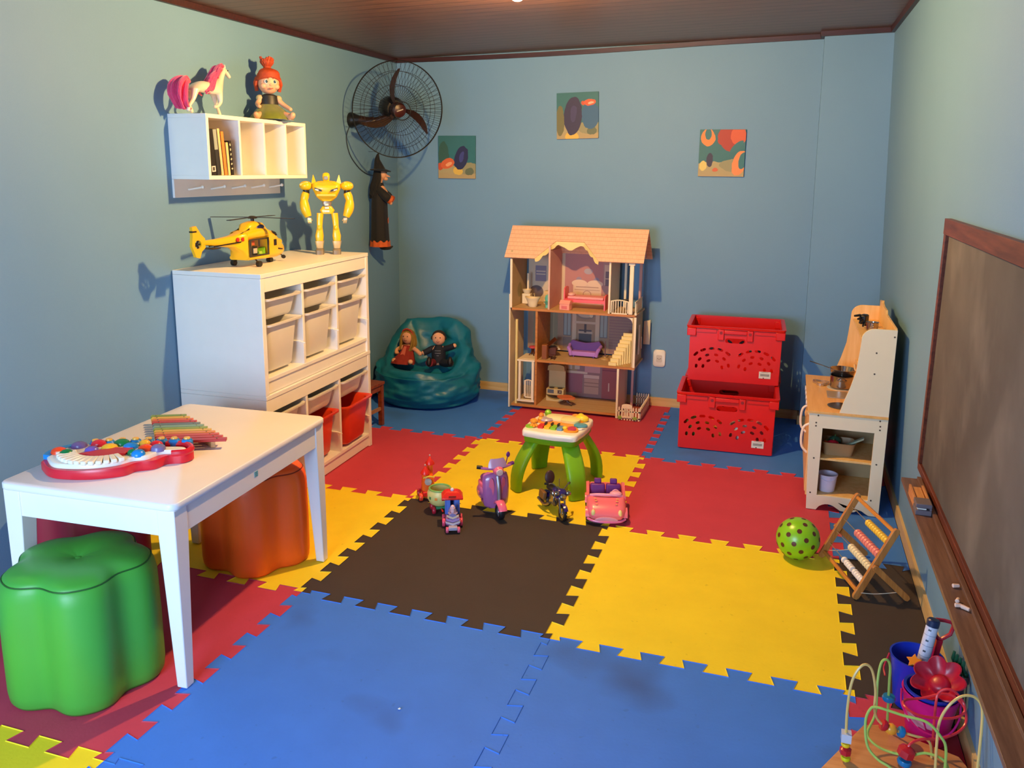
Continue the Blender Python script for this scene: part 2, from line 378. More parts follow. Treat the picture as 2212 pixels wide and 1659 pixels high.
# ------------------------------------------------------------------ foam tiles
def edge(p, q, straight=False):
    """points of the jigsaw line from p to q (q excluded); side of a tooth follows the left normal"""
    p, q = Vector(p), Vector(q)
    if straight: return [p]
    L = (q-p).length; d = (q-p)/L; n = Vector((-d.y, d.x)); out = [p]; D = .024; e = .0065
    s0 = .0357; hc = (1-2*s0)/13
    out.append(p+d*(s0+e*.2))
    for k in range(13):
        sg = 1 if k % 2 == 0 else -1
        a, c = (s0+k*hc), (s0+(k+1)*hc)
        out += [p+d*(a-e)+n*D*sg, p+d*(c+e)+n*D*sg]
    out.append(p+d*(1-s0-e*.2))
    return out
def tiles():
    rows = {-1: ['yellow', 'blue', None, None], 0: ['red', 'blue', 'blue', 'red'], 1: ['yellow', 'black', 'yellow', 'black'],
            2: ['red', 'yellow', 'red', 'blue'], 3: ['blue', 'red', 'blue', 'red']}
    names = {'black': 'dark brown'}
    lab = {(-1, -1): 'yellow foam jigsaw mat cut off by the bottom left corner of the photo', (0, -1): 'blue foam jigsaw mat in front of the two big clear blue mats, barely in view',
           (-1, 0): 'pinkish red foam jigsaw mat under the green flower stool', (0, 0): 'scuffed blue foam jigsaw mat right of the near leg of the white table', (1, 0): 'blue foam jigsaw mat with dark scuffs in front of the clear yellow mat', (2, 0): 'red foam jigsaw mat under the bead maze and pink bucket',
           (-1, 1): 'yellow foam jigsaw mat under the orange flower stool', (0, 1): 'dark brown foam jigsaw mat in the middle, in front of the toy vehicles', (1, 1): 'big clear yellow foam jigsaw mat left of the abacus', (2, 1): 'dark brown foam jigsaw mat beneath the wooden abacus at right wall',
           (-1, 2): 'red foam jigsaw mat in front of the white bin unit', (0, 2): 'yellow foam jigsaw mat under the green legged activity table', (1, 2): 'red foam jigsaw mat between the crates and the clear yellow mat', (2, 2): 'blue foam jigsaw mat below the right end of the play kitchen',
           (-1, 3): 'blue foam jigsaw mat under the teal beanbag', (0, 3): 'red foam jigsaw mat under the dollhouse', (1, 3): 'blue foam jigsaw mat under the red crates', (2, 3): 'red foam jigsaw mat in the corner behind the play kitchen'}
    for j, row in rows.items():
        for ii, col in enumerate(row):
            i = ii-1
            if col is None: continue
            x0, x1, y0, y1 = i, i+1, j, j+1
            L, Rr, B = i == -1, i == 2, j == 3
            def lx(y): return lwx(y)+.004 if L else x0
            def rx(y): return rwx(0)-.016 if Rr else x1
            yt = 4.104 if B else y1
            A, Bp, C, Dp = (lx(y0), y0), (rx(y0), y0), (rx(yt), yt), (lx(yt), yt)
            P = []
            # bottom edge left->right, right edge up, top edge right->left, left edge down
            def je(a, b, fixed_dir):      # same curve for both neighbours
                if fixed_dir: return edge(a, b)
                r = edge(b, a)+[Vector(a)]; return list(reversed(r))[:-1] if False else [Vector(a)]+list(reversed(edge(b, a)[1:]))
            def clip(pts, t0, t1, ax):    # keep only the part of a unit edge that is inside
                return [p for p in pts if t0-1e-6 <= p[ax] <= t1+1e-6]
            bot = edge((i, j), (i+1, j)); bot = clip(bot, max(i, A[0]) if L else i, min(i+1, Bp[0]), 0)
            if L: bot = [Vector(A)]+[p for p in bot if p.x > A[0]+.004]
            P += bot
            P += [Vector(Bp)] if Rr else edge((x1, y0), (x1, y0+1))
            if Rr: pass
            if B:
                P = [p for p in P if p.y < yt-.004]
                if i == 1: P = [p for p in P if p.y < 3.98]; P += [Vector((2.0, 3.984)), Vector((1.828, 3.984)), Vector((1.828, 4.104))]
                elif i == 2: P = [p for p in P if p.y < 3.98]; P += [Vector((rx(3.98), 3.984))]
                else: P += [Vector(C)]
                tl = Vector(Dp) if i < 2 else Vector((2.0, 3.984))
                P += [tl]
            else:
                P += [Vector(C)]
                top = list(reversed(edge((i, j+1), (i+1, j+1))[1:]))
                top = [p for p in top if (not L or p.x > Dp[0]+.004) and (not Rr or p.x < C[0]-.004)]
                P += top; P += [Vector(Dp)]
            if not L:
                le = list(reversed(edge((x0, y0), (x0, y0+1))[1:]))
                le = [p for p in le if p.y < (yt if not (B and i == 2) else 3.984)-.004]
                P += le
            # right tiles: bottom edge ended at clip; make sure corner is in
            Q = []
            for p in P:
                if not Q or (p-Q[-1]).length > 1e-5: Q.append(p)
            if (Q[0]-Q[-1]).length < 1e-5: Q.pop()
            b = MB(); cx, cy = (A[0]+Bp[0])/2, (y0+yt)/2
            r = root('foam_play_mat', (cx, cy, 0), lab[(i, j)], 'foam mat', group='foam jigsaw mats') if False else None
            vs = [b.bm.verts.new((p.x-cx, p.y-cy, 0)) for p in Q]
            f = b.bm.faces.new(vs); f.normal_update()
            if f.normal.z < 0: f.normal_flip()
            ret = bmesh.ops.extrude_face_region(b.bm, geom=[f]); low = [v for v in ret['geom'] if isinstance(v, bmesh.types.BMVert)]
            for v in vs: v.co.z = -.0125
            tf = [x for x in b.bm.faces if all(abs(v.co.z) < 1e-6 for v in x.verts)]
            outer = list(tf[0].verts)
            bmesh.ops.inset_region(b.bm, faces=tf, thickness=.0016, depth=0, use_even_offset=True)
            for v in outer: v.co.z = -.0028
            b.bm.normal_update()
            o = b.build('foam_play_mat', FOAM[col]); o.location = (cx, cy, 0)
            tag(o, lab[(i, j)], 'foam mat', 'foam jigsaw mats')
tiles()
# ------------------------------------------------------------------ ceiling lamp
def ceiling_lamp():
    z = ceilz(.56, 1.90)
    r = root('ceiling_lamp', (.56, 1.90, z), 'round ceiling lamp fitting glowing at the top edge of the photo', 'lamp')
    b = MB(); b.lathe([(.001, 0), (.034, 0), (.032, -.006), (.02, -.0118), (.001, -.0118)], cap0=False, cap1=False); b.build('base', mat('e8e2d4', .5), r)
    m, nt, bs = newmat('lit_bulb'); bs.inputs['Emission Color'].default_value = (1, .60, .215, 1); bs.inputs['Emission Strength'].default_value = BULB
    bs.inputs['Base Color'].default_value = (1, .9, .7, 1)
    b = MB(); b.lathe([(.004, -.012), (.012, -.012), (.013, -.044), (.024, -.054), (.029, -.068), (.025, -.082), (.012, -.091), (.001, -.093)], cap0=False, cap1=False, n=20)
    b.build('bulb', m, r)
ceiling_lamp()

# ------------------------------------------------------------------ storage units with bins
WHITE = mat('f2eee6', .38, var=.03)
PLASTIC_W = mat('e9e4d8', .35, var=.03, spec=.5)
UR = 1.7
U0 = Vector((-1.002, 1.585, 0))
def uw(x, y, z=0):      # unit-local (depth, length, height) -> world
    a = math.radians(UR); return Vector((U0.x+x*math.cos(a)-y*math.sin(a), U0.y+x*math.sin(a)+y*math.cos(a), z))
UD, UL = .465, 1.075
BX = []
def storage_unit(z0, H, label, ribs):
    r = root('storage_unit', uw(0, 0, z0), label, 'storage unit', rz=UR)
    t = .030
    def pc(n, lo, hi, bev=.0015): b = MB(); b.b2(lo, hi); return b.build(n, WHITE, r, bev=bev)
    pc('side_panel', (0, 0, 0), (UD, t, H-.02)); pc('side_panel', (0, UL-t, 0), (UD, UL, H-.02))
    pc('top_panel', (0, 0, H-.0195), (UD+.002, UL, H))
    pc('bottom_shelf', (0.004, t, .062), (UD-.004, UL-t, .08))
    pc('plinth', (UD-.03, t, .002), (UD-.012, UL-t, .0615))
    pc('front_rail', (UD-.02, t, H-.085), (UD-.002, UL-t, H-.02))
    pc('back_panel', (0, t, .08), (.006, UL-t, H-.02))
    w = (UL-2*t-2*.02)/3
    for k in (1, 2):
        y = t+k*w+(k-1)*.02; pc('divider', (.006, y, .08), (UD-.005, y+.02, H-.086))
    for k in range(3):
        ya = t+k*(w+.02); 
        for zz in ribs:
            b = MB(); b.b2((.05, ya+w-.012, zz), (UD-.02, ya+w, zz+.006)); b.cyl((UD-.02, ya+w-.006, zz+.003), (UD+.012, ya+w-.014, zz-.001), .005, .004, 8)
            b.build('bin_runner', mat('f4f0e4', .3), r)
        BX.append((z0, ya+.004, w-.008))
    return r
def bin_(z, ya, w, h, m, label, group, pull=0.0):
    o = uw(UD-.012+pull, ya+w/2, z)
    r = root('storage_bin', o, label, 'storage bin', rz=UR, group=group)
    b = MB(); D = .40
    def ring(zz, wx, dy, off=0, rad=.035): return [(p[0]-D/2+off, p[1], zz) for p in rrect(wx, dy, rad, n=5)]
    k = .82 if h > .15 else .88
    b.loft([ring(.003, D*.86, w*k*.86-.0), ring(.016, D*.9, w*k*.93, rad=.04), ring(h-.012, D*.985, w*.90, rad=.04), ring(h-.010, D*.97+.04, w*.998, .004), ring(h, D*.97+.044, w*1.0, .004),
            ring(h, D*.97+.022, w*.97, 0), ring(h-.012, D*.95, w*.88, 0, .035), ring(.012, D*.86, w*k*.88, 0)])
    b.build('bin_shell', m, r, ang=50)
    return r
storage_unit(0, .575, 'white lower storage frame standing on the mats, holding the orange red bins', (.19,))
storage_unit(.5752, .567, 'white upper storage frame stacked on the lower one, holding only white bins', (.19,))
RED = mat('e8401c', .35, var=.03)
pos = ['left', 'middle', 'right']
for k in range(3):
    _, ya, w = BX[k]
    bin_(.5752+.567-.225, ya, w, .105, PLASTIC_W, 'shallow white bin in the top row of the white unit, %s column' % pos[k], 'shallow white bins')
    bin_(.5752+.092, ya, w, .235, PLASTIC_W, 'deep white bin in the upper frame, %s column' % pos[k], 'deep white bins')
    bin_(.575-.225+.01, ya, w, .105, PLASTIC_W, ['shallow white bin just above the table corner, lower frame left column', 'shallow white bin above the middle orange red bin', 'shallow white bin above the rightmost orange red bin'][k], 'shallow white bins')
    bin_(.092, ya, w, .235, RED, ['deep orange red bin mostly hidden behind the table', 'deep orange red bin just right of the table corner', 'deep orange red bin in full view at the lower right of the unit'][k], 'deep orange red bins', pull=[0, .0, .03][k])

# ------------------------------------------------------------------ table and flower stools
def table():
    r = root('play_table', (-.345, .798, 0), 'low white rectangular table with tapered legs at the left wall', 'table', rz=3)
    tm = mat('f0ecec', .34, var=.02, spec=.45)
    w, l, h = .655, .96, .621
    b = MB(); b.loft([rrect(w-.006, l-.006, .028, h-.024, 6), rrect(w, l, .03, h-.021, 6), rrect(w, l, .03, h-.004, 6), rrect(w-.008, l-.008, .028, h, 6)]); b.build('tabletop', tm, r, ang=60)
    aw, al = w-.018, l-.018
    for s in (-1, 1):
        b = MB(); b.box((0, s*(al/2-.014), h-.024-.044), (aw-.09, .02, .088)); b.build('apron', tm, r, bev=.001)
        b = MB(); b.box((s*(aw/2-.014), 0, h-.024-.044), (.02, al-.09, .088)); a = b.build('apron', tm, r, bev=.001)
        if s == 1:
            b = MB(); b.box((aw/2-.0035, -.02, h-.068), (.0012, .022, .020)); b.build('sticker', layered('teal_sticker', '6fb6c4', [('r', aw/2, -.02, 99, 99, '7ab8c6')]+[('r', -.02, h-.074+.006*k, .007, .0015, '2d7f96') for k in range(3)], 'yz'), a, label='small teal printed sticker')
    for sx in (-1, 1):
        for sy in (-1, 1):
            b = MB(); X, Y = sx*aw/2, sy*al/2
            def q(d, z): return [(X-sx*a, Y-sy*c, z) for a, c in ((0, 0), (d, 0), (d, d), (0, d))]
            b.loft([q(.036, 0), q(.062, h-.12), q(.062, h-.0245)]); b.build('leg', tm, r, bev=.003)
    return r
table()
def stool(c, R, H, rot, m, seam, label, name='flower_stool'):
    r = root(name, (c[0], c[1], 0), label, 'stool')
    n = 90
    def prof(rr, z, amp, k=1): return [((rr*(1+amp*math.cos(5*(2*PI*i/n-rot))-.02*math.cos(10*(2*PI*i/n-rot))))*math.cos(2*PI*i/n), (rr*(1+amp*math.cos(5*(2*PI*i/n-rot))-.02*math.cos(10*(2*PI*i/n-rot))))*math.sin(2*PI*i/n), z) for i in range(n)]
    A = .105
    b = MB(); b.loft([prof(R*.95, 0, A), prof(R*.985, .012, A), prof(R, .04, A), prof(R*1.005, H*.5, A*.95), prof(R*.995, H-.05, A*.9), prof(R*.975, H-.022, A*.85), prof(R*.945, H-.006, A*.8), prof(R*.93, H-.002, A*.8)])
    b.build('body', m, r, ang=80)
    b = MB(); b.loft([prof(R*.932, H-.006, A*.8), prof(R*.925, H+.002, A*.8), prof(R*.88, H+.012, A*.75), prof(R*.7, H+.024, A*.5), prof(R*.4, H+.028, .0), prof(R*.15, H+.020, 0), prof(R*.05, H+.012, 0), prof(R*.01, H+.008, 0)])
    b.build('cushion_top', m, r, ang=80)
    b = MB(); b.tube([Vector(p) for p in prof(R*.937, H-.001, A*.8)][::1], .0022, 6, closed=True); b.build('seam_piping', seam, r)
    b = MB(); b.sph((0, 0, H+.010), (.011, .011, .004), 12, 6); b.build('button', m, r)
    return r
stool((-.345, .302), .212, .40, math.radians(27), mat('4aa63a', .42, var=.05, nscale=9, bmp=.1), mat('1d5a1c', .6), 'bright green flower shaped leatherette stool in front of the white table')
stool((-.345, 1.215), .205, .40, math.radians(8), mat('fb651c', .4, var=.04, nscale=9, bmp=.1), mat('8a2408', .6), 'orange flower shaped leatherette stool pushed under the far end of the table')
stool((-.775, .775), .195, .40, math.radians(20), mat('9c2438', .45, var=.05, nscale=9, bmp=.1), mat('4a1020', .6), 'dark red flower shaped stool half hidden under the table by the left wall')

# ------------------------------------------------------------------ toys on the table
TZ = .6215
def xylophone():
    # far-left corner, near the wall
    c = Vector((-.425, .888, TZ)); ang = math.degrees(math.atan2(.30, -.33))
    r = root('toy_xylophone', c, 'rainbow coloured toy xylophone lying on the far part of the table', 'xylophone', rz=-63)
    wd = wood('c08a50', 'deb27c', 8, 0)
    N = 12
    for s in (-1, 1):
        b = MB(); a = Vector((-.15, s*.05-.0, .012)); e = Vector((.15, s*(.085), .012))
        a = Vector((-.16, -.075+s*.038, .012)); e = Vector((.16, .075+s*.075, .012)); b.cyl(a, e, .011, .011, 10) if False else b.loft([[a+Vector((0, -.008, -.012)), a+Vector((0, .008, -.012)), a+Vector((0, .008, .010)), a+Vector((0, -.008, .010))], [e+Vector((0, -.008, -.012)), e+Vector((0, .008, -.012)), e+Vector((0, .008, .010)), e+Vector((0, -.008, .010))]])
        b.build('rail', wd, r, bev=.001)
    cols = ['7f9a3c', 'e0b23a', 'd86a30', 'c23a2c', '6e7c7a', '86a88e', '8fa53a', 'dfb440', 'e08a34', 'd05038', 'c23c34', 'b83434']
    for k in range(N):
        x = -.158+.316*k/(N-1); L = .13+.11*k/(N-1); yc = -.092+.31*x+L/2
        b = MB(); b.box((x, yc, .030), (.0235, L, .010)); o = b.build('note_bar', mat(cols[k], .35), r, bev=.0012)
        for s in (-1, 1):
            b = MB(); b.sph((x, yc+s*L*.36, .0365), (.003, .003, .002), 8, 5); b.build('pin', mat('c8c4b8', .3, 1), o)
xylophone()
def music_toy():
    r = root('musical_keyboard_toy', (-.40, .545, TZ), 'red and white crescent shaped musical toy with coloured buttons on the table', 'musical toy', rz=26); r.scale = (.84, .84, .9)
    red, wh = mat('d81c30', .3, var=.02), mat('f2efe2', .3, var=.02)
    out = bez([(-.275, -.02, 0), (-.265, .09, 0), (-.17, .145, 0), (-.02, .155, 0), (.14, .15, 0), (.235, .125, 0), (.285, .06, 0), (.265, .01, 0), (.20, 0.0, 0), (.165, -.055, 0), (.10, -.075, 0), (.06, -.125, 0), (-.05, -.15, 0), (-.16, -.135, 0), (-.22, -.10, 0), (-.275, -.02, 0)], 6)[:-1]
    def sc(k, z, dx=0): return [((p.x)*k+dx, (p.y)*k, z) for p in out]
    b = MB(); b.loft([sc(.97, 0), sc(1, .004), sc(1.0, .030), sc(.985, .036)]); b.build('base_shell', red, r, ang=50)
    top = bez([(-.255, -.01, 0), (-.245, .075, 0), (-.16, .128, 0), (-.02, .138, 0), (.10, .125, 0), (.15, .07, 0), (.24, .055, 0), (.262, .04, 0), (.235, .018, 0), (.17, .012, 0), (.13, -.045, 0), (.08, -.06, 0), (.03, -.105, 0), (-.06, -.128, 0), (-.16, -.115, 0), (-.21, -.085, 0), (-.255, -.01, 0)], 6)[:-1]
    def tp(k, z): return [(p.x*k-.0, p.y*k, z) for p in top]
    b = MB(); b.loft([tp(1, .034), tp(1.0, .046), tp(.97, .052)]); pl_ = b.build('top_shell', wh, r, ang=50)
    blue = mat('1c86d8', .3)
    b = MB(); P = [Vector((-.262, .0, .03)), Vector((-.258, .055, .03)), Vector((-.225, .105, .03)), Vector((-.17, .135, .03))]
    C = bez(P, 6); b.loft([[p+Vector((-.012, .004, -.012)), p+Vector((.018, -.012, -.012)), p+Vector((.018, -.012, .024)), p+Vector((-.012, .004, .024))] for p in C]); b.build('corner_trim', blue, r, label='blue end trim')
    for k in range(13):      # white keys along the crescent
        a = math.radians(196+k*9.2); cx, cy = -.05, .045
        p = Vector((cx+.142*math.cos(a), cy+.142*math.sin(a), .056)); 
        b = MB(); b.box(p, (.072, .021, .016), rot=(0, 0, math.degrees(a))); b.build('piano_key', wh, r, bev=.004)
    b = MB(); b.panel([(-.14, -.02), (-.02, .045), (.06, .03), (.045, -.035), (-.02, -.06), (-.08, -.05)], [], .012, T(0, 0, .050)); b.build('speaker_area', mat('c21d2e', .35), r, bev=.003, label='red wedge in the middle')
    btn = [(-.225, .03, 'f04a18', .03), (-.185, -.0, '0a7a44', .027), (-.17, .095, '6a5a9a', .032), (-.10, .03, '6e5ac0', .028), (-.10, .11, 'd42238', .031), (-.04, .055, 'f2c22a', .033), (-.01, .11, '0b7d46', .033), (.04, .06, '1583dd', .031), (.085, .095, 'f2b430', .024), (.105, .03, 'ee4a1a', .030), (.135, .075, 'd61a2c', .027), (.155, .03, '7470a8', .030), (.07, -.02, '0b7d46', .02), (.095, -.03, '158ae6', .027)]
    for x, y, c, s in btn:
        b = MB(); b.lathe([(s*.98, 0), (s, .006), (s*.86, .016), (s*.5, .022), (.001, .024)], (x, y, .048), 14, cap1=False); b.build('button', mat(c, .28), r)
    for k in range(8):       # small blue knobs with yellow caps along the back
        x = -.12+.052*k; y = .142-.0008*(k-3)**2
        b = MB(); b.lathe([(.023, 0), (.024, .018), (.018, .026), (.001, .027)], (x, y, .034), 14, cap1=False); o = b.build('knob', blue, r)
        b = MB(); b.lathe([(.0135, 0), (.012, .006), (.001, .007)], (x, y, .0612), 12, cap1=False); b.build('cap', mat('f0bc50', .3), o)
    b = MB(); b.tube(bez([(.16, .13, .04), (.235, .118, .042), (.275, .065, .042), (.262, .02, .04), (.21, .008, .04)], 6), .013, 8); b.build('handle', red, r)
music_toy()

# ------------------------------------------------------------------ wall shelf with books, horse and doll
SR = root('wall_shelf', (-1.0125, 1.635, 1.555), 'white wall shelf with four open compartments and hooks, high on the left wall', 'shelf', rz=1.6)
def wall_shelf():
    L, D, H = .855, .205, .29; r = SR
    def pc(n, lo, hi): b = MB(); b.b2(lo, hi); return b.build(n, WHITE, r, bev=.001)
    pc('bottom_board', (0, 0, 0), (D, L, .018)); pc('top_board', (0, 0, H-.018), (D, L, H))
    pc('side_board', (0, 0, .018), (D, .018, H-.018)); pc('side_board', (0, L-.018, .018), (D, L, H-.018))
    pc('back_board', (0, .018, .018), (.006, L-.018, H-.018))
    for y in (.245, .45, .65): pc('divider', (.006, y, .018), (D-.001, y+.014, H-.018))
    pc('hook_board', (0, 0.0, -.085), (.014, L+.03, -.0005))
    for k in range(5):
        y = .10+.17*k
        b = MB(); b.cyl((.013, y, -.05), (.075, y+.02, -.038), .0045, .0045, 8); b.sph((.078, y+.021, -.037), .0085, 10, 7); b.build('peg_hook', mat('ece6da', .4), r)
wall_shelf()
def sw(x, y, z=0):
    a = math.radians(1.6); return Vector((-1.0125+x*math.cos(a)-y*math.sin(a), 1.635+x*math.sin(a)+y*math.cos(a), 1.555+z))
def book(y, t, h, d, col, tilt, label, spine=None, nm='book'):
    r = root(nm, sw(.20-d/2-.003, y, .0185), label, 'book', rot=(tilt, 0, 1.6), group='books in the wall shelf')
    b = MB(); b.b2((-d/2, 0, 0), (d/2, .0018, h)); b.b2((-d/2, t-.0018, 0), (d/2, t, h)); b.b2((d/2-.002, 0, 0), (d/2, t, h))
    m = mat(col, .45) if not spine else layered('spine_'+col, col, spine, 'yz')
    b.build('cover', m, r)
    b = MB(); b.b2((-d/2+.002, .002, .003), (d/2-.004, t-.002, h-.003)); b.build('page_block', mat('e6dcc4', .8), r)
book(.030, .040, .205, .14, '141212', 4, 'thick black book with a white label, leftmost in the wall shelf', [('r', .020, .028, .014, .013, 'd8d4d0'), ('r', .020, .028, .008, .008, '4a4444')])
book(.072, .026, .205, .13, '2a2c30', 5, 'book with pale grey upper spine beside the thick black one', [('r', .013, .165, .05, .05, '9aa39c')])
book(.104, .018, .210, .13, 'e8c890', 5, 'slim cream book left of the orange one')
book(.128, .022, .198, .13, 'e88a3c', 5, 'orange book in the wall shelf')
book(.156, .018, .150, .12, 'e8cf8c', 4, 'short pale yellow book right of the orange one')
book(.180, .020, .158, .12, '221c18', 4, 'short black book with white specks, rightmost in the wall shelf', [('e', .010, .03+.022*k, .006, .004, 'd9ccb0', 20*k) for k in range(6)])

def horse():
    base = sw(.10, .17, .291)
    r = root('toy_horse', base, 'white toy horse with pink mane and tail striding on top of the wall shelf', 'toy horse', rz=91); r.scale = (1.08, 1.08, 1.04)
    # local +x forward after rotation
    wm = mat('e6d6c4', .25, var=.06, coat=.4)
    P = [(-.095, 0, .128, .028), (-.05, 0, .124, .030), (0, 0, .118, .027), (.05, 0, .124, .030), (.075, 0, .140, .024), (.092, 0, .170, .016), (.112, 0, .200, .013), (.122, 0, .208, .013), (.145, 0, .192, .010), (.162, 0, .178, .0085),
         (-.098, .017, .10, .020), (-.085, .019, .062, .010), (-.102, .019, .038, .0075), (-.085, .019, .006, .008),      # rear legs
         (-.105, -.017, .10, .019), (-.125, -.019, .06, .010), (-.152, -.019, .032, .0075), (-.163, -.019, .007, .0085),
         (.062, .016, .10, .017), (.072, .017, .062, .009), (.088, .017, .034, .007), (.100, .017, .005, .0085),          # front legs
         (.058, -.016, .10, .017), (.062, -.018, .062, .009), (.04, -.018, .042, .007), (.012, -.018, .038, .008),
         (.118, .009, .222, .004), (.113, .010, .232, .002), (.118, -.009, .222, .004), (.113, -.010, .232, .002)]
    E = [(i, i+1) for i in range(9)] + [(0, 10), (10, 11), (11, 12), (12, 13), (0, 14), (14, 15), (15, 16), (16, 17), (3, 18), (18, 19), (19, 20), (20, 21), (3, 22), (22, 23), (23, 24), (24, 25), (6, 26), (26, 27), (6, 28), (28, 29)]
    skin('body', P, E, wm, r)
    pk = mat('e0376e', .75, var=.35, nscale=60, bmp=.6, sheen=.5)
    b = MB()
    for k in range(26):
        a = k/25; x0 = .115-.075*a; z0 = .222-.075*a; s = random.uniform(-1, 1)
        b.tube(bez([(x0, s*.004, z0), (x0-.03, s*.02, z0+.005-.01*a), (x0-.055-.03*random.random(), s*.026, z0-.03-.03*random.random()), (x0-.05-.05*random.random(), s*.03, z0-.055-.02*random.random())], 4), [.007]*10+[.004]*3, 6)
    b.build('mane', pk, r)
    b = MB()
    for k in range(30):
        s = random.uniform(-1, 1); q = random.uniform(-1, 1)
        b.tube(bez([(-.118, 0, .135), (-.15, s*.018, .140+.012*q), (-.185-.012*q, s*.032, .105+.02*q), (-.19-.02*q, s*.03, .055+.02*q), (-.16-.025*q, s*.02, .02)], 4), [.008]*13+[.005]*4, 6)
    b.build('tail', pk, r)
    for s in (-1, 1):
        b = MB(); b.sph((.133, s*.0115, .207), .0028, 8, 6); b.build('eye', mat('201818', .2), r)
horse()
def doll():
    base = sw(.115, .655, .291)
    r = root('sitting_doll', base, 'doll with a red topknot and olive green dress sitting on the wall shelf', 'doll', rz=48); r.scale = (1.08, 1.08, 1.08)
    # faces local -y ; seated, legs forward
    sk = mat('e2a884', .45, var=.03)
    skin('body', [(0, 0, .035, .032), (0, .002, .075, .034), (0, 0, .108, .024), (0, 0, .128, .014),
                  (.036, 0, .106, .015), (.062, -.022, .078, .012), (.082, -.058, .058, .010), (.088, -.072, .052, .010),
                  (-.036, 0, .106, .015), (-.060, -.012, .078, .012), (-.062, -.045, .066, .010), (-.055, -.058, .062, .010),
                  (.028, -.02, .028, .024), (.055, -.075, .024, .020), (.075, -.125, .018, .015), (.078, -.140, .036, .013),
                  (-.028, -.02, .028, .024), (-.062, -.065, .022, .020), (-.085, -.10, .017, .015), (-.095, -.112, .034, .012)],
         [(0, 1), (1, 2), (2, 3), (2, 4), (4, 5), (5, 6), (6, 7), (2, 8), (8, 9), (9, 10), (10, 11), (0, 12), (12, 13), (13, 14), (14, 15), (0, 16), (16, 17), (17, 18), (18, 19)], sk, r)
    b = MB(); b.sph((0, -.004, .178), (.050, .047, .053), 24, 16); b.sph((0, -.048, .166), (.007, .007, .006), 10, 6); b.sph((.03, -.03, .160), (.016, .014, .014), 10, 8); b.sph((-.03, -.03, .160), (.016, .014, .014), 10, 8)
    b.build('head', sk, r)
    for s in (-1, 1):
        b = MB(); b.sph((s*.020, -.0455, .180), (.0095, .005, .010), 12, 8); o = b.build('eye', mat('f4f0ea', .2), r)
        b = MB(); b.sph((s*.0195, -.0500, .180), (.0062, .0025, .0072), 10, 6); b.build('iris', mat('2a4a5a', .15), o)
        b = MB(); b.tube(bez([(s*.009, -.049, .194), (s*.02, -.049, .198), (s*.031, -.044, .194)], 4), .0016, 5); b.build('eyebrow', mat('8a3416', .7), r)
    b = MB(); b.tube(bez([(-.009, -.0485, .150), (0, -.0505, .1475), (.009, -.0485, .150)], 4), .0022, 6); b.build('mouth', mat('b8484a', .4), r)
    hm = mat('a83c12', .6, var=.3, nscale=70, bmp=.6)
    b = MB(); b.sph((0, .010, .190), (.056, .050, .054), 20, 12); 
    for k in range(22):
        a = math.radians(200+k*140/21)
        b.tube(bez([(0, .0, .242), (.040*math.cos(a), -.01+.040*math.sin(a)*.8, .226), (.056*math.cos(a), .0+.050*math.sin(a), .200-.006*abs(k-10.5)*.2)], 4), [.009]*6+[.006]*3, 6)
    for s in (-1, 1): b.tube(bez([(s*.05, .0, .2), (s*.058, .005, .17), (s*.053, .012, .14)], 4), [.012]*5+[.009]*4, 7)
    b.tube([(0, .005, .236), (0, .008, .252)], .018, 10)
    for k in range(16):
        a = 2*PI*k/16; b.tube(bez([(0, .008, .248), (.022*math.cos(a), .008+.018*math.sin(a), .270), (.030*math.cos(a+.3), .008+.020*math.sin(a+.3), .292+.006*math.sin(3*a))], 4), [.010]*6+[.006]*3, 6)
    b.build('hair', hm, r)
    b = MB()
    n = 40
    def sk_(rx, ry, cy, z, fold): return [(rx*math.cos(2*PI*i/n)*(1+fold*math.cos(9*2*PI*i/n)), cy+ry*math.sin(2*PI*i/n)*(1+fold*math.cos(9*2*PI*i/n)), z) for i in range(n)]
    b.loft([sk_(.10, .085, -.045, .006, .05), sk_(.098, .083, -.043, .016, .05), sk_(.070, .058, -.022, .05, .03), sk_(.042, .036, 0, .078, 0), sk_(.038, .03, 0, .10, 0)]); b.build('skirt', mat('6b7424', .3, var=.35, nscale=30, sheen=.3), r)
    b = MB(); b.loft([sk_(.043, .037, 0, .074, 0), sk_(.044, .035, 0, .095, 0), sk_(.040, .03, 0, .118, 0), sk_(.024, .02, 0, .125, 0)]); b.build('bodice', mat('1a1c1e', .5), r)
    for s in (-1, 1):
        b = MB(); b.sph((s*.043, 0, .106), (.019, .018, .016), 12, 8); b.build('puff_sleeve', mat('b9ab84', .6), r)
doll()
